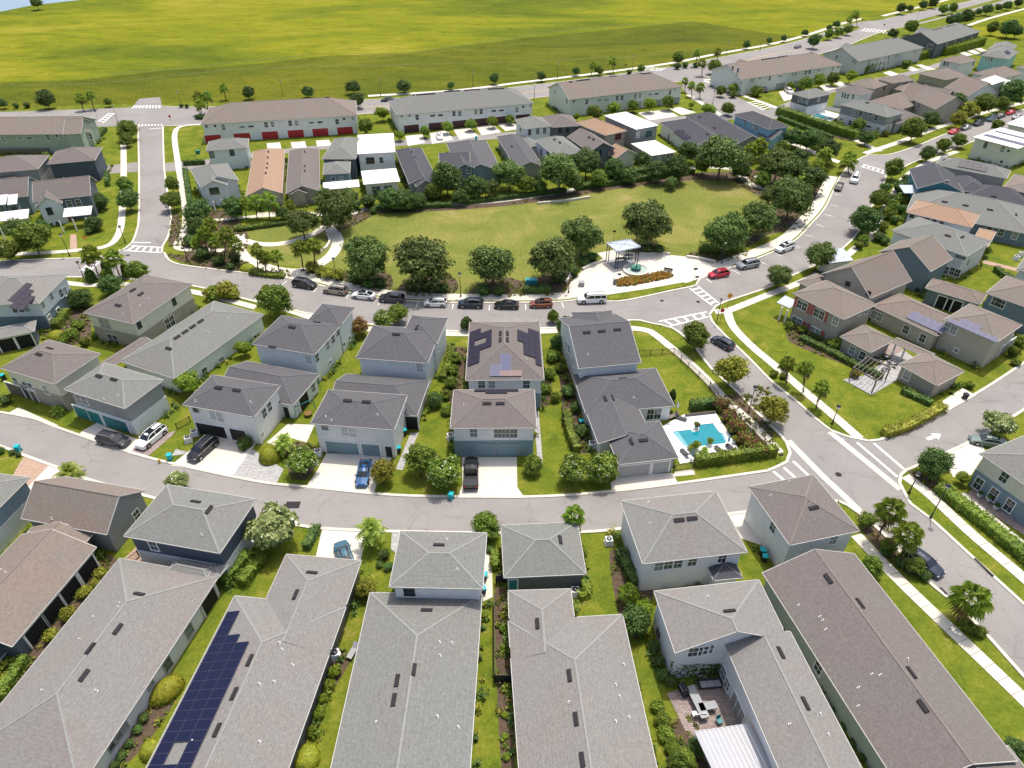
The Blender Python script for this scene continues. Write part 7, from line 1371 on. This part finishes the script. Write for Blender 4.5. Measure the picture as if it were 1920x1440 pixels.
def car(typ, col, rear, front, label, cat='car', sunroof=False, rack=False, size=None, name='parked_car'):
    P_ = car_parts(typ, col); S = P_['S']; a, b = at(*rear, .6), at(*front, .6); d = b - a; d.z = 0; rz = math.atan2(d.y, d.x); c = (a + b) / 2; c.z = 0.034
    root = empty(name, c, rz); tag(root, label, cat)
    bo = link('body', P_['body'], root); link('cabin_glass', P_['cab'], root); link('roof', P_['roof'], root); link('wheel_arch', P_['arch'], root)
    for sx in (1, -1):
        for s in (-1, 1):
            t = link('wheel', P_['tyre'], root, (sx * S['L'] * .31, s * (S['W'] / 2 - .1), P_['r'])); link('rim', P_['rim'], t)
    x0, w0, lo, hi = S['body'][1]; x1 = S['body'][-2][0] if typ != 'pickup' else -2.9; w1 = S['body'][-2][1] if typ != 'pickup' else .95
    for s in (-1, 1):
        link('headlight', P_['hl'], root, (x0 - .03, s * (w0 - .2), hi - .1)); link('taillight', P_['tl'], root, (x1 - .02, s * (w1 - .12), .92))
    zr = max(x[3] for x in S['cab'])
    if sunroof: m = MB(); m.box((-.1, 0, zr + .05), (1.0, .85, .03)); m.build('sunroof', 'car_glass', root)
    if rack:
        m = MB()
        for s in (-1, 1): m.bar((.4, s * .62, zr + .07), (-1.7, s * .62, zr + .07), .05, .05)
        m.build('roof_rail', 'metal', root)
    return root
car('suv', 'car_black', (549, 529), (593, 536), 'black SUV, first in the row of parked cars at the park', rack=True)
car('suv', 'car_beige', (651, 547), (607, 541), 'beige minivan second in the row parked at the park', 'minivan', rack=True)
car('sedan', 'car_white', (704, 556), (660, 551), 'white sedan with black glass roof parked third at the park', sunroof=True)
car('suv', 'car_charcoal', (755, 561), (714, 558), 'charcoal SUV partly hidden behind the bright tree by the park')
car('hatch', 'car_white', (837, 568), (796, 567), 'white hatchback parked alone between painted bay lines')
car('suv', 'car_navy', (907, 570), (858, 569), 'dark navy SUV parked left of the solar roofed house view', rack=True)
car('sedan', 'car_black', (972, 572), (928, 571), 'black car parked directly in line with the solar roofed house')
car('hatch', 'car_copper', (1038, 569), (991, 570), 'copper orange hatchback with black roof parked at the park', sunroof=True)
car('bigsuv', 'car_white', (1137, 560), (1082, 562), 'large white SUV parked beside the grass strip of the plaza')
car('hatch', 'car_red', (1367, 510), (1328, 517), 'bright red car parked east of the plaza')
car('suv', 'car_silver', (1423, 492), (1382, 500), 'silver grey minivan parked behind the red car', 'minivan')
car('suv', 'car_white', (1487, 459), (1456, 470), 'white crossover parked alone on the crescent bend', sunroof=True)
car('sedan', 'car_black', (1578, 341), (1568, 359), 'black car parked at the curb behind the white cargo van')
car('bigsuv', 'car_white', (1608, 324), (1598, 347), 'white work van at the park corner crosswalk', 'van', rack=True)
car('hatch', 'car_navy', (1372, 652), (1338, 633), 'dark grey car driving up the right street near the crossing')
car('sedan', 'car_navy', (1702, 1030), (1763, 1076), 'navy sedan parked by the palms at the lower right')
car('sedan', 'car_green', (1880, 832), (1826, 822), 'grey green car in the driveway at the right edge', sunroof=False)
car('suv', 'car_charcoal', (183, 818), (243, 832), 'dark grey SUV parked before the teal garage doors', rack=True)
car('suv', 'car_white', (308, 800), (259, 840), 'white SUV with sunroof parked beside the teal garage', sunroof=True)
car('suv', 'car_black', (401, 824), (359, 861), 'black SUV in front of the black garage doors', rack=True)
car('sedan', 'car_blue', (687, 865), (677, 910), 'blue car in the driveway of the steel blue garage')
car('pickup', 'car_black', (883, 913), (884, 863), 'black pickup truck in the solar roofed house driveway', 'pickup truck')
car('sedan', 'car_teal', (652, 1058), (640, 1024), 'dark teal car in the driveway below the alley')
for i, (t, cl, r, f, l) in enumerate([('sedan', 'car_red', (1800, 242), (1777, 250), 'dark red car parked lowest in the upper right street'), ('sedan', 'car_silver', (1820, 235), (1802, 242), 'pale car parked above the lowest red car'), ('suv', 'car_navy', (1846, 227), (1822, 235), 'dark blue SUV parked third along the upper right street'), ('suv', 'car_teal', (1867, 219), (1849, 226), 'teal SUV parked fourth along the upper right street'), ('sedan', 'car_charcoal', (1884, 214), (1868, 219), 'grey car parked beside the teal SUV at upper right'), ('sedan', 'car_red', (1903, 208), (1886, 213), 'red car parked nearest the right edge at the top'), ('sedan', 'car_white', (1899, 222), (1918, 217), 'white car driving at the right edge of the upper street')]):
    car(t, cl, r, f, l)
car('sedan', 'car_black', (734, 186), (719, 187), 'dark car driving on the boulevard between two townhouse rows')
car('sedan', 'car_silver', (1490, 89), (1502, 85), 'silver car driving on the boulevard behind the tan roofed townhouses')
car('sedan', 'car_white', (822, 249), (826, 262), 'white car parked in a driveway of the maroon door townhouses')
car('suv', 'car_white', (1472, 166), (1486, 176), 'white SUV parked by the two tone garage tower')
car('suv', 'car_charcoal', (1494, 171), (1506, 166), 'dark car parked beside the tan roofed townhouse drive')
car('suv', 'car_charcoal', (1428, 165), (1436, 172), 'dark vehicle at the corner of the tan roofed townhouses')

# ------------------------------------------------------------------ street furniture
flat('bin_lid', (0.01, 0.42, 0.47), 0.4); flat('bin_black', (0.022, 0.022, 0.024), 0.6); flat('lamp_globe', (0.75, 0.74, 0.68), 0.4); flat('sign_orange', (0.75, 0.28, 0.02), 0.5); flat('sign_red', (0.5, 0.02, 0.02), 0.5); flat('sign_green', (0.02, 0.22, 0.12), 0.5); flat('sign_blue', (0.02, 0.35, 0.45), 0.5)
def bin_(x, y, label, lid='bin_lid', body='bin_black', rz=0.0, fallen=False):
    g = at(x, y); root = empty('wheelie_bin', g, rz); tag(root, label, 'trash bin')
    m = MB()
    b, t = .25, .31; z0, z1 = .08, .98
    v = [(-b, -b, z0), (b, -b, z0), (b, b * 1.1, z0), (-b, b * 1.1, z0), (-t, -t, z1), (t, -t, z1), (t, t * 1.15, z1), (-t, t * 1.15, z1)]
    m.v = v; m.f = [(0, 3, 2, 1), (4, 5, 6, 7), (0, 1, 5, 4), (1, 2, 6, 5), (2, 3, 7, 6), (3, 0, 4, 7)]; m.m = [0] * 6; m.build('bin_body', body, root)
    m = MB(); m.box((0, 0, 1.02), (.68, .72, .07)); m.box((0, -.05, 1.07), (.5, .5, .05)); m.bar((-.25, .42, .96), (.25, .42, .96), .04, .04); m.build('lid', lid, root)
    m = MB(); [m.tube((s * .30, .26, .12), (s * .36, .26, .12), .12, .12, 10) for s in (-1, 1)]; m.build('wheel', 'tyre', root)
for x, y, l in [(36, 846, 'turquoise lidded bin at the kerb by the left edge lawn'), (320, 862, 'turquoise lidded bin beside the gravel near the black SUV'), (759, 815, 'upper of two turquoise lidded bins beside the white garage wall'), (748, 848, 'lower of two turquoise lidded bins beside the white garage wall'), (846, 935, 'green bin at the kerb under the white flowering tree'),
 (909, 1086, 'upper bin with turquoise lid right of the centre garage'), (906, 1112, 'lower bin with turquoise lid right of the centre garage'), (1090, 798, 'grey bin in the narrow side yard of the slate corner house'), (1428, 1040, 'bin with blue lid behind the taupe roofed corner garage'), (1432, 1052, 'second dark bin behind the taupe roofed corner garage'), (8, 712, 'turquoise bin at the left edge by the cream garage'), (893, 262, 'green bin in the driveway of the maroon door townhouses'), (1337, 763, 'turquoise bin in the corner behind the pool hedge')]:
    gr = 'green bin' in l
    bin_(x, y, l, body='bin_lid' if gr or 'kerb by the left' in l or 'gravel' in l or 'pool hedge' in l else 'bin_black', rz=random.uniform(-.4, .4))
bin_(1808, 748, 'black bin beside the concrete drive of the corner house', lid='bin_black')
def ac(x, y, label, rz=0.0, s=.85, h=.85):
    g = at(x, y); root = empty('air_conditioner', g, rz); tag(root, label, 'air conditioner')
    m = MB(); m.box((0, 0, .05), (s + .25, s + .25, .1)); m.build('pad', 'concrete', root)
    m = MB(); m.box((0, 0, .1 + h / 2), (s, s, h - .04)); [m.box((0, 0, .2 + i * h / 7), (s + .03, s + .03, .03)) for i in range(6)]; m.build('casing', 'trim_white', root)
    m = MB(); m.lathe([(s * .42, .1 + h), (s * .42, .12 + h), (s * .08, .125 + h)], 16); m.build('fan_grille', 'trim_dark', root); m = MB()
    m.lathe([(s * .12, .12 + h), (s * .1, .16 + h)], 8); m.build('motor_cap', 'trim_white', root)
for x, y, l, r in [(1141, 1019, 'boxy air conditioner on the grass by the centre right garage', .1), (630, 1232, 'air conditioner against the solar roofed long house wall', .3), (597, 853, 'upper of two air conditioners left of the steel blue garage', .2), (590, 869, 'lower of two air conditioners left of the steel blue garage', .2), (845, 823, 'air conditioner in the shade left of the solar house garage', .4), (366, 816, 'upper air conditioner beside the black garage doors', .4), (354, 828, 'lower air conditioner beside the black garage doors', .4), (1110, 838, 'air conditioner in the side yard of the slate garage wing', .1), (1078, 1114, 'air conditioner at the corner of the small centre garage', 0), (1913, 480, 'air conditioner on the lawn at the right edge', 0), (1904, 487, 'second air conditioner on the lawn at the right edge', 0)]:
    ac(x, y, l, r)
def lounger(x, y, rz, label, col='trim_dark', name='sun_lounger', cat='sun lounger', group=None):
    g = at(x, y, .1); root = empty(name, g, rz); tag(root, label, cat, group)
    m = MB(); m.box((-.3, 0, .32), (1.3, .65, .07)); m.build('seat', col, root); m = MB(); m.bar((.33, 0, .34), (.85, 0, .72), .65, .07); m.build('backrest', col, root)
    for sx in (-.8, .25):
        for s in (-.28, .28): mm = MB(); mm.bar((sx, s, 0), (sx, s, .3), .05, .05); mm.build('leg', 'metal', root)
lounger(663, 1223, R(70), 'grey lounge bench on the mulch between the bottom long houses', 'trim_grey', 'garden_bench', 'lounge bench')
for i, (x, y) in enumerate([(1284, 852), (1303, 855), (1349, 846), (1370, 842)]): lounger(x, y, R(-65 if i < 2 else -60), '%s dark sun lounger from the left on the pool deck' % ORD[i], 'trim_dark', group='sun loungers on the pool deck')
lounger(1276, 786, R(150), 'dark lounge chair on the deck north west of the pool', 'trim_dark'); lounger(1262, 782, R(30), 'second dark lounge chair by the umbrella north of the pool', 'door_brown')
def umbrella(x, y, label, col, closed=False, r=1.3, h=2.4):
    g = at(x, y, .1); root = empty('parasol', g); tag(root, label, 'parasol'); m = MB(); m.tube((0, 0, 0), (0, 0, h), .03, .03, 8); m.lathe([(.28, 0), (.25, .08), (.05, .1)], 12); m.build('pole', 'metal', root)
    m = MB(); m.lathe([(.16, h - 1.3), (.2, h - .9), (.09, h - .2), (.02, h)] if closed else [(r, h - .45), (r * .55, h - .15), (.02, h)], 8); m.build('canopy', col, root)
umbrella(1268, 775, 'closed pale blue parasol by the north west pool chairs', 'pale_blue', True, h=2.4); umbrella(1296, 862, 'closed blue parasol among the pool loungers', 'sky_blue', True, h=2.2); umbrella(1364, 836, 'closed blue parasol between the right pool loungers', 'sky_blue', True, h=2.2)
def pot(x, y, label, k='bushbright', z=.1, col='offwhite', r=.5):
    g = at(x, y, z); root = empty('potted_plant', g); tag(root, label, 'potted plant'); m = MB(); m.lathe([(.22, 0), (.32, .35), (.34, .45), (.3, .46)], 12); m.build('pot', col, root)
    c = link('foliage', PROTO['feather0' if k == 'palm' else k + '0'], root, (0, 0, .55 + (.3 if k != 'palm' else .1))); c.scale = (r, r, r * 1.1)
for x, y, l, k, r in [(1305, 804, 'flowering pot at the pool notch on the deck', 'bushred', .55), (1330, 835, 'leafy pot at the near edge of the pool', 'bushbright', .6), (1320, 850, 'small palm pot between the pool loungers', 'palm', .9), (1305, 842, 'potted fern beside the pool shelf', 'bushbright', .7), (1376, 830, 'potted plant at the right end of the pool', 'bushyellow', .5), (1296, 843, 'tall leafy pot by the closed parasol', 'palm', .8)]: pot(x, y, l, k, r=r)
for x, y, l in [(1834, 932, 'white planter before the first large porch window'), (1852, 940, 'green planter between porch windows at lower right'), (1865, 955, 'white planter before the middle large porch window')]: pot(x, y, l, 'bushdark', z=.05, r=.4)
def table(x, y, label, rz=0, L=1.6, W=.9, top='metal', z=0.1, name='patio_table'):
    g = at(x, y, z); root = empty(name, g, rz); tag(root, label, 'table'); m = MB(); m.box((0, 0, .73), (L, W, .06)); m.build('tabletop', top, root)
    for sx in (-1, 1):
        for s in (-1, 1): m = MB(); m.bar((sx * (L / 2 - .1), s * (W / 2 - .1), 0), (sx * (L / 2 - .1), s * (W / 2 - .1), .72), .06, .06); m.build('leg', 'trim_dark', root)
def sofa(x, y, rz, label, L=2.0, col='trim_dark', z=0.08):
    g = at(x, y, z); root = empty('outdoor_sofa', g, rz); tag(root, label, 'sofa'); m = MB(); m.box((0, 0, .22), (L, .8, .3)); m.build('base', col, root); m = MB()
    n = max(1, int(L / .7)); [m.box((-L / 2 + L * (i + .5) / n, -.05, .42), (L / n - .04, .7, .14)) for i in range(n)]; m.build('seat', 'trim_grey', root); m = MB(); m.box((0, .34, .55), (L, .16, .5)); m.build('backrest', col, root)
    for s in (-1, 1): m = MB(); m.box((s * (L / 2 - .06), 0, .42), (.14, .8, .28)); m.build('armrest', col, root)
sofa(1330, 1285, R(5), 'black outdoor sofa in the shade of the courtyard', 2.4); sofa(1640, 678, R(-30), 'dark outdoor sofa on the corner house patio', 2.2); sofa(1660, 672, R(60), 'dark armchair on the covered corner of the patio', 1.0)
table(1664, 690, 'small dark table on the corner house patio', .4, 1.2, .5, 'trim_dark'); table(1306, 1322, 'long grey counter table with grill in the courtyard', R(-75), 3.4, .9, 'trim_grey'); table(1325, 1330, 'grey side counter in the courtyard patio', R(10), 1.8, .8, 'trim_grey')
# grill
g_ = at(1280, 1298, .08); root = empty('barbecue_grill', g_, R(-70)); tag(root, 'black barbecue grill at the shaded end of the courtyard counter', 'grill')
m = MB(); m.box((0, 0, .45), (1.2, .6, .8)); m.build('cabinet', 'black_metal', root); m = MB(); m.tube((-.5, 0, .95), (.5, 0, .95), .3, .3, 12); m.build('lid', 'black_metal', root); m = MB(); m.bar((-.4, -.33, 1.0), (.4, -.33, 1.0), .04, .04); m.build('handle', 'metal', root)
def chair(x, y, rz, label, col, z=.08, group=None):
    g = at(x, y, z); root = empty('garden_chair', g, rz); tag(root, label, 'chair', group); m = MB(); m.box((0, 0, .42), (.55, .52, .06)); m.build('seat', col, root); m = MB(); m.bar((0, .26, .42), (0, .34, .95), .5, .05); m.build('backrest', col, root)
    for sx in (-1, 1):
        for s in (-1, 1): m = MB(); m.bar((sx * .23, s * .22, 0), (sx * .23, s * .22, .42), .05, .05); m.build('leg', col, root)
chair(1348, 1355, R(20), 'green garden chair beside the white patio cover', 'door_teal'); chair(1316, 1340, R(180), 'white stool left at the courtyard counter', 'trim_white'); chair(1302, 1342, R(190), 'second white stool at the courtyard counter', 'trim_white')
for i, (x, y, r) in enumerate([(1668, 678, 100), (1676, 688, 200), (1655, 700, 30)]): chair(x, y, R(r), '%s dark patio chair on the corner house patio' % ['rearmost', 'right hand', 'nearest'][i], 'trim_dark')
# white ribbed patio cover
O = at(1370, 1400); root = empty('patio_cover', O); tag(root, 'white ribbed metal patio cover attached to the courtyard house', 'patio cover')
q = [at(1303, 1372, 2.8), at(1405, 1357, 3.0), at(1447, 1440, 3.0), at(1345, 1462, 2.8)]; m = MB(); m.face([tuple(p) for p in q]); m.face([(p.x, p.y, p.z - .1) for p in reversed(q)])
for i in range(4): a, b = q[i], q[(i + 1) % 4]; m.bar(a - Vector((0, 0, .05)), b - Vector((0, 0, .05)), .1, .16)
m.build('cover', 'patio_metal', root, O)
for i in range(1, 12): t = i / 12; m = MB(); m.bar(q[0].lerp(q[1], t) + Vector((0, 0, .03)), q[3].lerp(q[2], t) + Vector((0, 0, .03)), .05, .06); m.build('rib', 'trim_white', root, O)
for p in (q[0], q[3]): m = MB(); m.bar((p.x + .2, p.y - .1, 0), (p.x + .2, p.y - .1, 2.75), .14, .14); m.build('post', 'trim_white', root, O)
# pergola frame on the corner patio
O = at(1625, 705); root = empty('pergola', O); tag(root, 'brown open pergola frame standing on the corner house patio', 'pergola')
c4 = [at(1592, 712), at(1618, 692), at(1660, 712), at(1634, 737)]
for p in c4: m = MB(); m.bar(p, (p.x, p.y, 2.5), .16, .16); m.build('post', 'door_brown', root, O)
for i in range(4): a, b = c4[i], c4[(i + 1) % 4]; m = MB(); m.bar((a.x, a.y, 2.5), (b.x, b.y, 2.5), .12, .2); m.build('beam', 'door_brown', root, O)
for i in range(1, 6): t = i / 6; a = c4[1].lerp(c4[2], t); b = c4[0].lerp(c4[3], t); m = MB(); m.bar((a.x, a.y, 2.66), (b.x, b.y, 2.66), .07, .12); m.build('rafter', 'door_brown', root, O)
bush('bushred', 1603, 702, 9, 'red leaved shrub under the patio pergola frame', name='shrub')
# ------------------------------------------------------------------ lamp posts and signs
def lamp(x, y, h, label, head='globe'):
    g = at(x, y); root = empty('street_lamp', g); tag(root, label, 'street lamp')
    m = MB(); m.lathe([(.2, 0), (.19, .25), (.11, .35), (.1, .9), (.07, 1.0)], 10); m.tube((0, 0, .9), (0, 0, h), .075, .05, 8); m.build('post', 'black_metal', root)
    m = MB(); m.lathe([(.06, h), (.22, h + .12), (.27, h + .42), (.2, h + .55)], 10); m.build('lantern', 'lamp_globe', root)
    m = MB(); m.lathe([(.36, h + .5), (.24, h + .66), (.04, h + .76)], 10); m.build('cap', 'black_metal' if head == 'globe' else 'lamp_globe', root)
for x, y, h, l in [(1744, 972, 5.6, 'tall street lamp on the verge of the lower right sidewalk'), (1704, 924, 3.2, 'short sign post lamp at the corner island'), (1403, 774, 4.6, 'street lamp on the verge beside the red flowering shrubs'), (1560, 795, 3.0, 'small street lamp near the alley corner lawn'), (352, 489, 4.6, 'street lamp in the mulch at the west junction'), (131, 480, 4.6, 'street lamp left of the western brick walkway'), (235, 455, 3.4, 'sign lamp on the sidewalk left of the west street'), (157, 520, 3.0, 'dark lamp at the left crosswalk'), (632, 527, 4.6, 'street lamp left of the first park oak'), (864, 556, 4.6, 'street lamp between the two big park oaks'), (1353, 494, 4.6, 'street lamp at the east end of the plaza'), (1066, 549, 3.8, 'street lamp at the west corner of the plaza'),
 (222, 232, 5, 'street lamp at the boulevard junction left side'), (341, 203, 5, 'street lamp at the meadow edge by the boulevard stub'), (531, 181, 5, 'street lamp behind the red door townhouses'), (714, 181, 5.5, 'street lamp beside the dark car on the boulevard'), (887, 163, 5, 'street lamp behind the maroon door townhouses'), (1002, 184, 5, 'street lamp between townhouses at the middle'), (1045, 147, 5, 'street lamp left of the middle townhouses'), (1186, 131, 5, 'street lamp by the boulevard plaza crossing'), (1362, 104, 5, 'street lamp on the meadow side right of the junction'), (1425, 95, 5, 'street lamp on the meadow side near the silver car'), (1336, 196, 4, 'street lamp on the cross street'), (1386, 180, 4, 'street lamp on the cross street lawn'), (323, 420, 4.4, 'street lamp right of the west street before the crescent'), (1717, 42, 5, 'street lamp on the far boulevard median')]:
    lamp(x, y, h, l)
def sign(x, y, h, label, shape, col, size=.42, face=0.0):
    g = at(x, y); root = empty('road_sign', g, face); tag(root, label, 'road sign'); m = MB(); m.tube((0, 0, 0), (0, 0, h), .035, .03, 6); m.build('post', 'black_metal', root)
    m = MB(); n = {'diamond': 4, 'stop': 8, 'rect': 4}[shape]; off = {'diamond': 0, 'stop': R(22.5), 'rect': R(45)}[shape]
    a = [(size * math.cos(off + i * 2 * math.pi / n) * (1.3 if shape == 'rect' else 1), -.05, h - size * .6 + size * math.sin(off + i * 2 * math.pi / n) * (.7 if shape == 'rect' else 1)) for i in range(n)]
    m.face(a); m.face([(x_, y_ + .03, z_) for x_, y_, z_ in reversed(a)]); m.build('sign_panel', col, root)
sign(1364, 576, 2.9, 'orange diamond warning sign at the crescent crossing', 'diamond', 'sign_orange', .62); sign(1350, 603, 2.7, 'red stop sign at the top of the right street', 'stop', 'sign_red', .42); sign(166, 462, 2.6, 'orange diamond sign among the palms at the left junction', 'diamond', 'sign_orange', .55); sign(1301, 523, 2.6, 'black sign post beside the plaza crossing', 'rect', 'trim_dark', .45); sign(1304, 536, 2.3, 'second dark sign post at the plaza crossing', 'rect', 'trim_dark', .4); sign(1160, 526, 1.7, 'dark sign at the left end of the plaza flower bed', 'rect', 'trim_dark', .4); sign(1150, 455, 3.0, 'black sign post behind the park pavilion', 'rect', 'trim_dark', .4)
sign(322, 232, 2.6, 'stop sign at the top of the west street', 'stop', 'sign_red', .42); sign(183, 222, 2.6, 'dark sign left of the boulevard junction', 'rect', 'trim_dark', .4); sign(1172, 135, 3, 'dark sign by the middle boulevard crossing', 'rect', 'trim_dark', .45); sign(1614, 47, 3, 'dark sign at the far boulevard junction', 'rect', 'trim_dark', .5); sign(1655, 57, 3, 'second dark sign at the far boulevard junction', 'rect', 'trim_dark', .5); sign(1385, 181, 2.6, 'green street sign on the cross street lawn', 'rect', 'sign_green', .4); sign(1460, 865, 1.5, 'low dark sign at the end of the pool hedge', 'rect', 'trim_dark', .35)
# tall utility pole at the crossing
g_ = at(1343, 606); root = empty('signal_pole', g_); tag(root, 'tall dark pole at the corner of the crescent crossing', 'pole'); m = MB(); m.tube((0, 0, 0), (0, 0, 5.0), .08, .06, 8); m.build('post', 'black_metal', root); m = MB(); m.box((0, 0, 5.1), (.3, .3, .3)); m.build('lantern', 'black_metal', root)
# ------------------------------------------------------------------ park pavilion, fountain, benches
O = at(1165, 487); root = empty('park_pavilion', O); tag(root, 'open park pavilion with pale metal roof on dark posts beside the fountain', 'pavilion')
q = [at(1137, 456, 4.2), at(1181, 449, 4.2), at(1201, 463, 4.2), at(1157, 472, 4.2)]; cn = sum((Vector(p) for p in q), Vector()) / 4; cn.z = 4.45; m = MB()
for i in range(4): a, b = q[i], q[(i + 1) % 4]; m.face([tuple(a), tuple(b), tuple(cn)]); m.bar(a, b, .12, .25)
m.build('roof', 'roof_metal_pale', root, O); m = MB()
for i in range(4): m.bar(q[i] + Vector((0, 0, .03)), cn + Vector((0, 0, .03)), .1, .06)
m.build('ridge_cap', 'metal', root, O)
for p in q:
    pp = p.lerp(Vector((cn.x, cn.y, 4.2)), .14)
    for dx in (-.25, .25): m = MB(); m.bar((pp.x + dx, pp.y, 0), (pp.x + dx, pp.y, 4.15), .16, .16); m.build('post', 'trim_dark', root, O)
m = MB(); fl = [p.lerp(cn, -.02) for p in q]; m.prism([(p.x, p.y) for p in fl], 0.05, 0.075); m.build('floor', 'trim_grey', root, O)
table(1163, 490, 'dark picnic table in the shade of the park pavilion', .2, 2.2, .9, 'trim_dark', .07, 'picnic_table'); table(1178, 484, 'second dark picnic table under the park pavilion', .2, 2.0, .9, 'trim_dark', .07, 'picnic_table')
O = at(1192, 508); root = empty('fountain', O); tag(root, 'round fountain with green bowl inside a pale stone ring', 'fountain')
m = MB(); m.lathe([(2.75, 0), (2.75, .5), (2.3, .5), (2.3, .2), (1.0, .2)], 40); m.build('stone_ring', 'concrete', root); m = MB(); m.lathe([(2.3, .33), (.1, .33)], 32); m.build('water', 'fountain_water', root)
flat('bowl_green', (0.06, 0.22, 0.17), 0.3); m = MB(); m.lathe([(.35, .2), (.3, .5), (.9, .85), (1.05, 1.05), (.95, 1.06), (.2, .8), (.15, 1.5), (.3, 1.55)], 24); m.build('bowl', 'bowl_green', root)
for i in range(8): a = i * math.pi / 4; m = MB(); m.tube((1.0 * math.cos(a), 1.0 * math.sin(a), .2), (1.0 * math.cos(a), 1.0 * math.sin(a), .95), .06, .06, 6); m.build('spout', 'bowl_green', root)
def bench(x, y, rz, label):
    g = at(x, y); root = empty('park_bench', g, rz); tag(root, label, 'bench')
    for i in range(4): m = MB(); m.box((0, -.2 + i * .13, .45), (1.8, .1, .04)); m.build('slat', 'trim_dark', root)
    m = MB(); m.bar((0, .28, .5), (0, .36, .88), 1.8, .04); m.build('backrest', 'trim_dark', root)
    for s in (-1, 1): m = MB(); m.box((s * .75, 0, .22), (.07, .5, .44)); m.build('leg', 'black_metal', root)
bench(1252, 511, R(-20), 'dark park bench right of the plaza fountain'); bench(1153, 531, R(80), 'dark park bench left of the plaza flower bed')
m = MB(); m.box((0, 0, .5), (2.2, 1.0, .9)); m.box((0, 0, 1.0), (2.3, 1.1, .12)); o = m.build('recycling_bin', 'sign_blue'); o.location = at(996, 532); tag(o, 'blue covered container under the oak left of the plaza', 'container')
for x, y, l in [(372, 288, 'green utility box on the lawn behind the west sidewalk'), (1090, 536, 'low utility box by the plaza corner')]:
    m = MB(); m.box((0, 0, .45), (1.1, .9, .9)); m.box((0, 0, .93), (1.2, 1.0, .08)); o = m.build('utility_box', 'sign_green' if x < 500 else 'trim_grey'); o.location = at(x, y); tag(o, l, 'utility box')
def hydrant(x, y, label):
    g = at(x, y); root = empty('fire_hydrant', g); tag(root, label, 'fire hydrant'); m = MB(); m.lathe([(.18, 0), (.14, .08), (.14, .5), (.18, .55), (.1, .72)], 10); m.build('barrel', 'mark_yellow', root); m = MB(); m.tube((-.24, 0, .42), (.24, 0, .42), .06, .06, 8); m.build('outlet', 'mark_yellow', root)
hydrant(300, 868, 'small yellow hydrant on the strip by the gravel')
# ------------------------------------------------------------------ fences
def fence(px, h, label, mat='black_metal', solid=False, step=2.0, z=0):
    line = [at(*p) for p in px]; O = line[0]; root = empty('fence', O); tag(root, label, 'fence'); pk = MB(); 
    for a, b in zip(line, line[1:]):
        L = (b - a).length; n = max(1, int(L / step))
        for i in range(n + 1):
            p = a.lerp(b, i / n); m = MB(); m.box((p.x, p.y, h / 2), (.09, .09, h)); m.build('post', mat, root, O)
        for zz in (.15, h - .12): m = MB(); m.bar((a.x, a.y, zz), (b.x, b.y, zz), .04, .05); m.build('rail', mat, root, O)
        if solid: 
            for k in range(3 if solid == 2 else 1):
                m = MB(); hh = (h - .15) / (3 if solid == 2 else 1); z0 = .08 + hh * (k + .5); m.bar((a.x, a.y, z0), (b.x, b.y, z0), .06, hh - .02); m.build('board', mat, root, O)
        else:
            k = int(L / .14)
            for i in range(k): p = a.lerp(b, (i + .5) / k); pk.box((p.x, p.y, h / 2), (.025, .025, h - .1))
    if pk.f: tag(pk.build('pickets', mat, root, O), kind='stuff')
fence([(1197, 668), (1263, 664), (1290, 690), (1330, 727), (1345, 748)], 1.3, 'black picket fence round the lawn beside the slate corner house'); fence([(1262, 884), (1300, 880)], 1.3, 'short black gate fence by the slate garage'); fence([(1450, 851), (1415, 815), (1360, 760)], 1.2, 'black fence behind the red flowering shrubs')
fence([(333, 806), (358, 792)], 1.3, 'black fence panel left of the black door house'); fence([(240, 1062), (262, 1045)], 1.3, 'black fence beside the navy and lavender garage')
fence([(927, 1130), (928, 1280), (960, 1280)], 1.6, 'dark solid fence enclosing the mulch strip at bottom centre', 'trim_dark', 1, 3); fence([(930, 1095), (960, 1092)], 1.7, 'dark solid fence panel beside the small centre garage', 'trim_dark', 1, 3)
fence([(0, 290), (95, 288)], 1.7, 'rust coloured wooden fence behind the sage green townhouses', 'door_brown', 1, 3)
fence([(1055, 800), (1055, 760)], 1.5, 'dark fence in the side yard of the slate corner house', 'trim_dark', 1, 3)
fence([(1284, 782), (1340, 776)], 0.7, 'low dark wood planter wall north of the pool', 'door_brown', 2, 3)
# swing frame and round pit in the side yard
g_ = at(583, 770); root = empty('fire_pit', at(579, 779)); tag(root, 'round red brown fire pit table in the side yard', 'fire pit'); m = MB(); m.lathe([(.4, 0), (.45, .4), (.6, .42), (.6, .5), (.25, .52)], 16); m.build('bowl', 'door_brown', root); m = MB(); m.lathe([(.62, .5), (.64, .56), (.3, .57)], 16); m.build('rim', 'leaf_brown', root)
root = empty('swing_frame', at(577, 775)); tag(root, 'teal swing frame beside the screened porch', 'swing'); O = at(577, 775)
a, b = at(555, 785), at(572, 760); c = at(592, 768)
for p in (a, c): m = MB(); m.bar(p, (p.x * .9 + b.x * .1, p.y * .9 + b.y * .1, 2.0), .08, .08); m.build('leg', 'door_teal', root, O)
m = MB(); m.bar((a.x * .9 + b.x * .1, a.y * .9 + b.y * .1, 2.0), (c.x * .9 + b.x * .1, c.y * .9 + b.y * .1, 2.0), .08, .08); m.build('crossbar', 'door_teal', root, O)
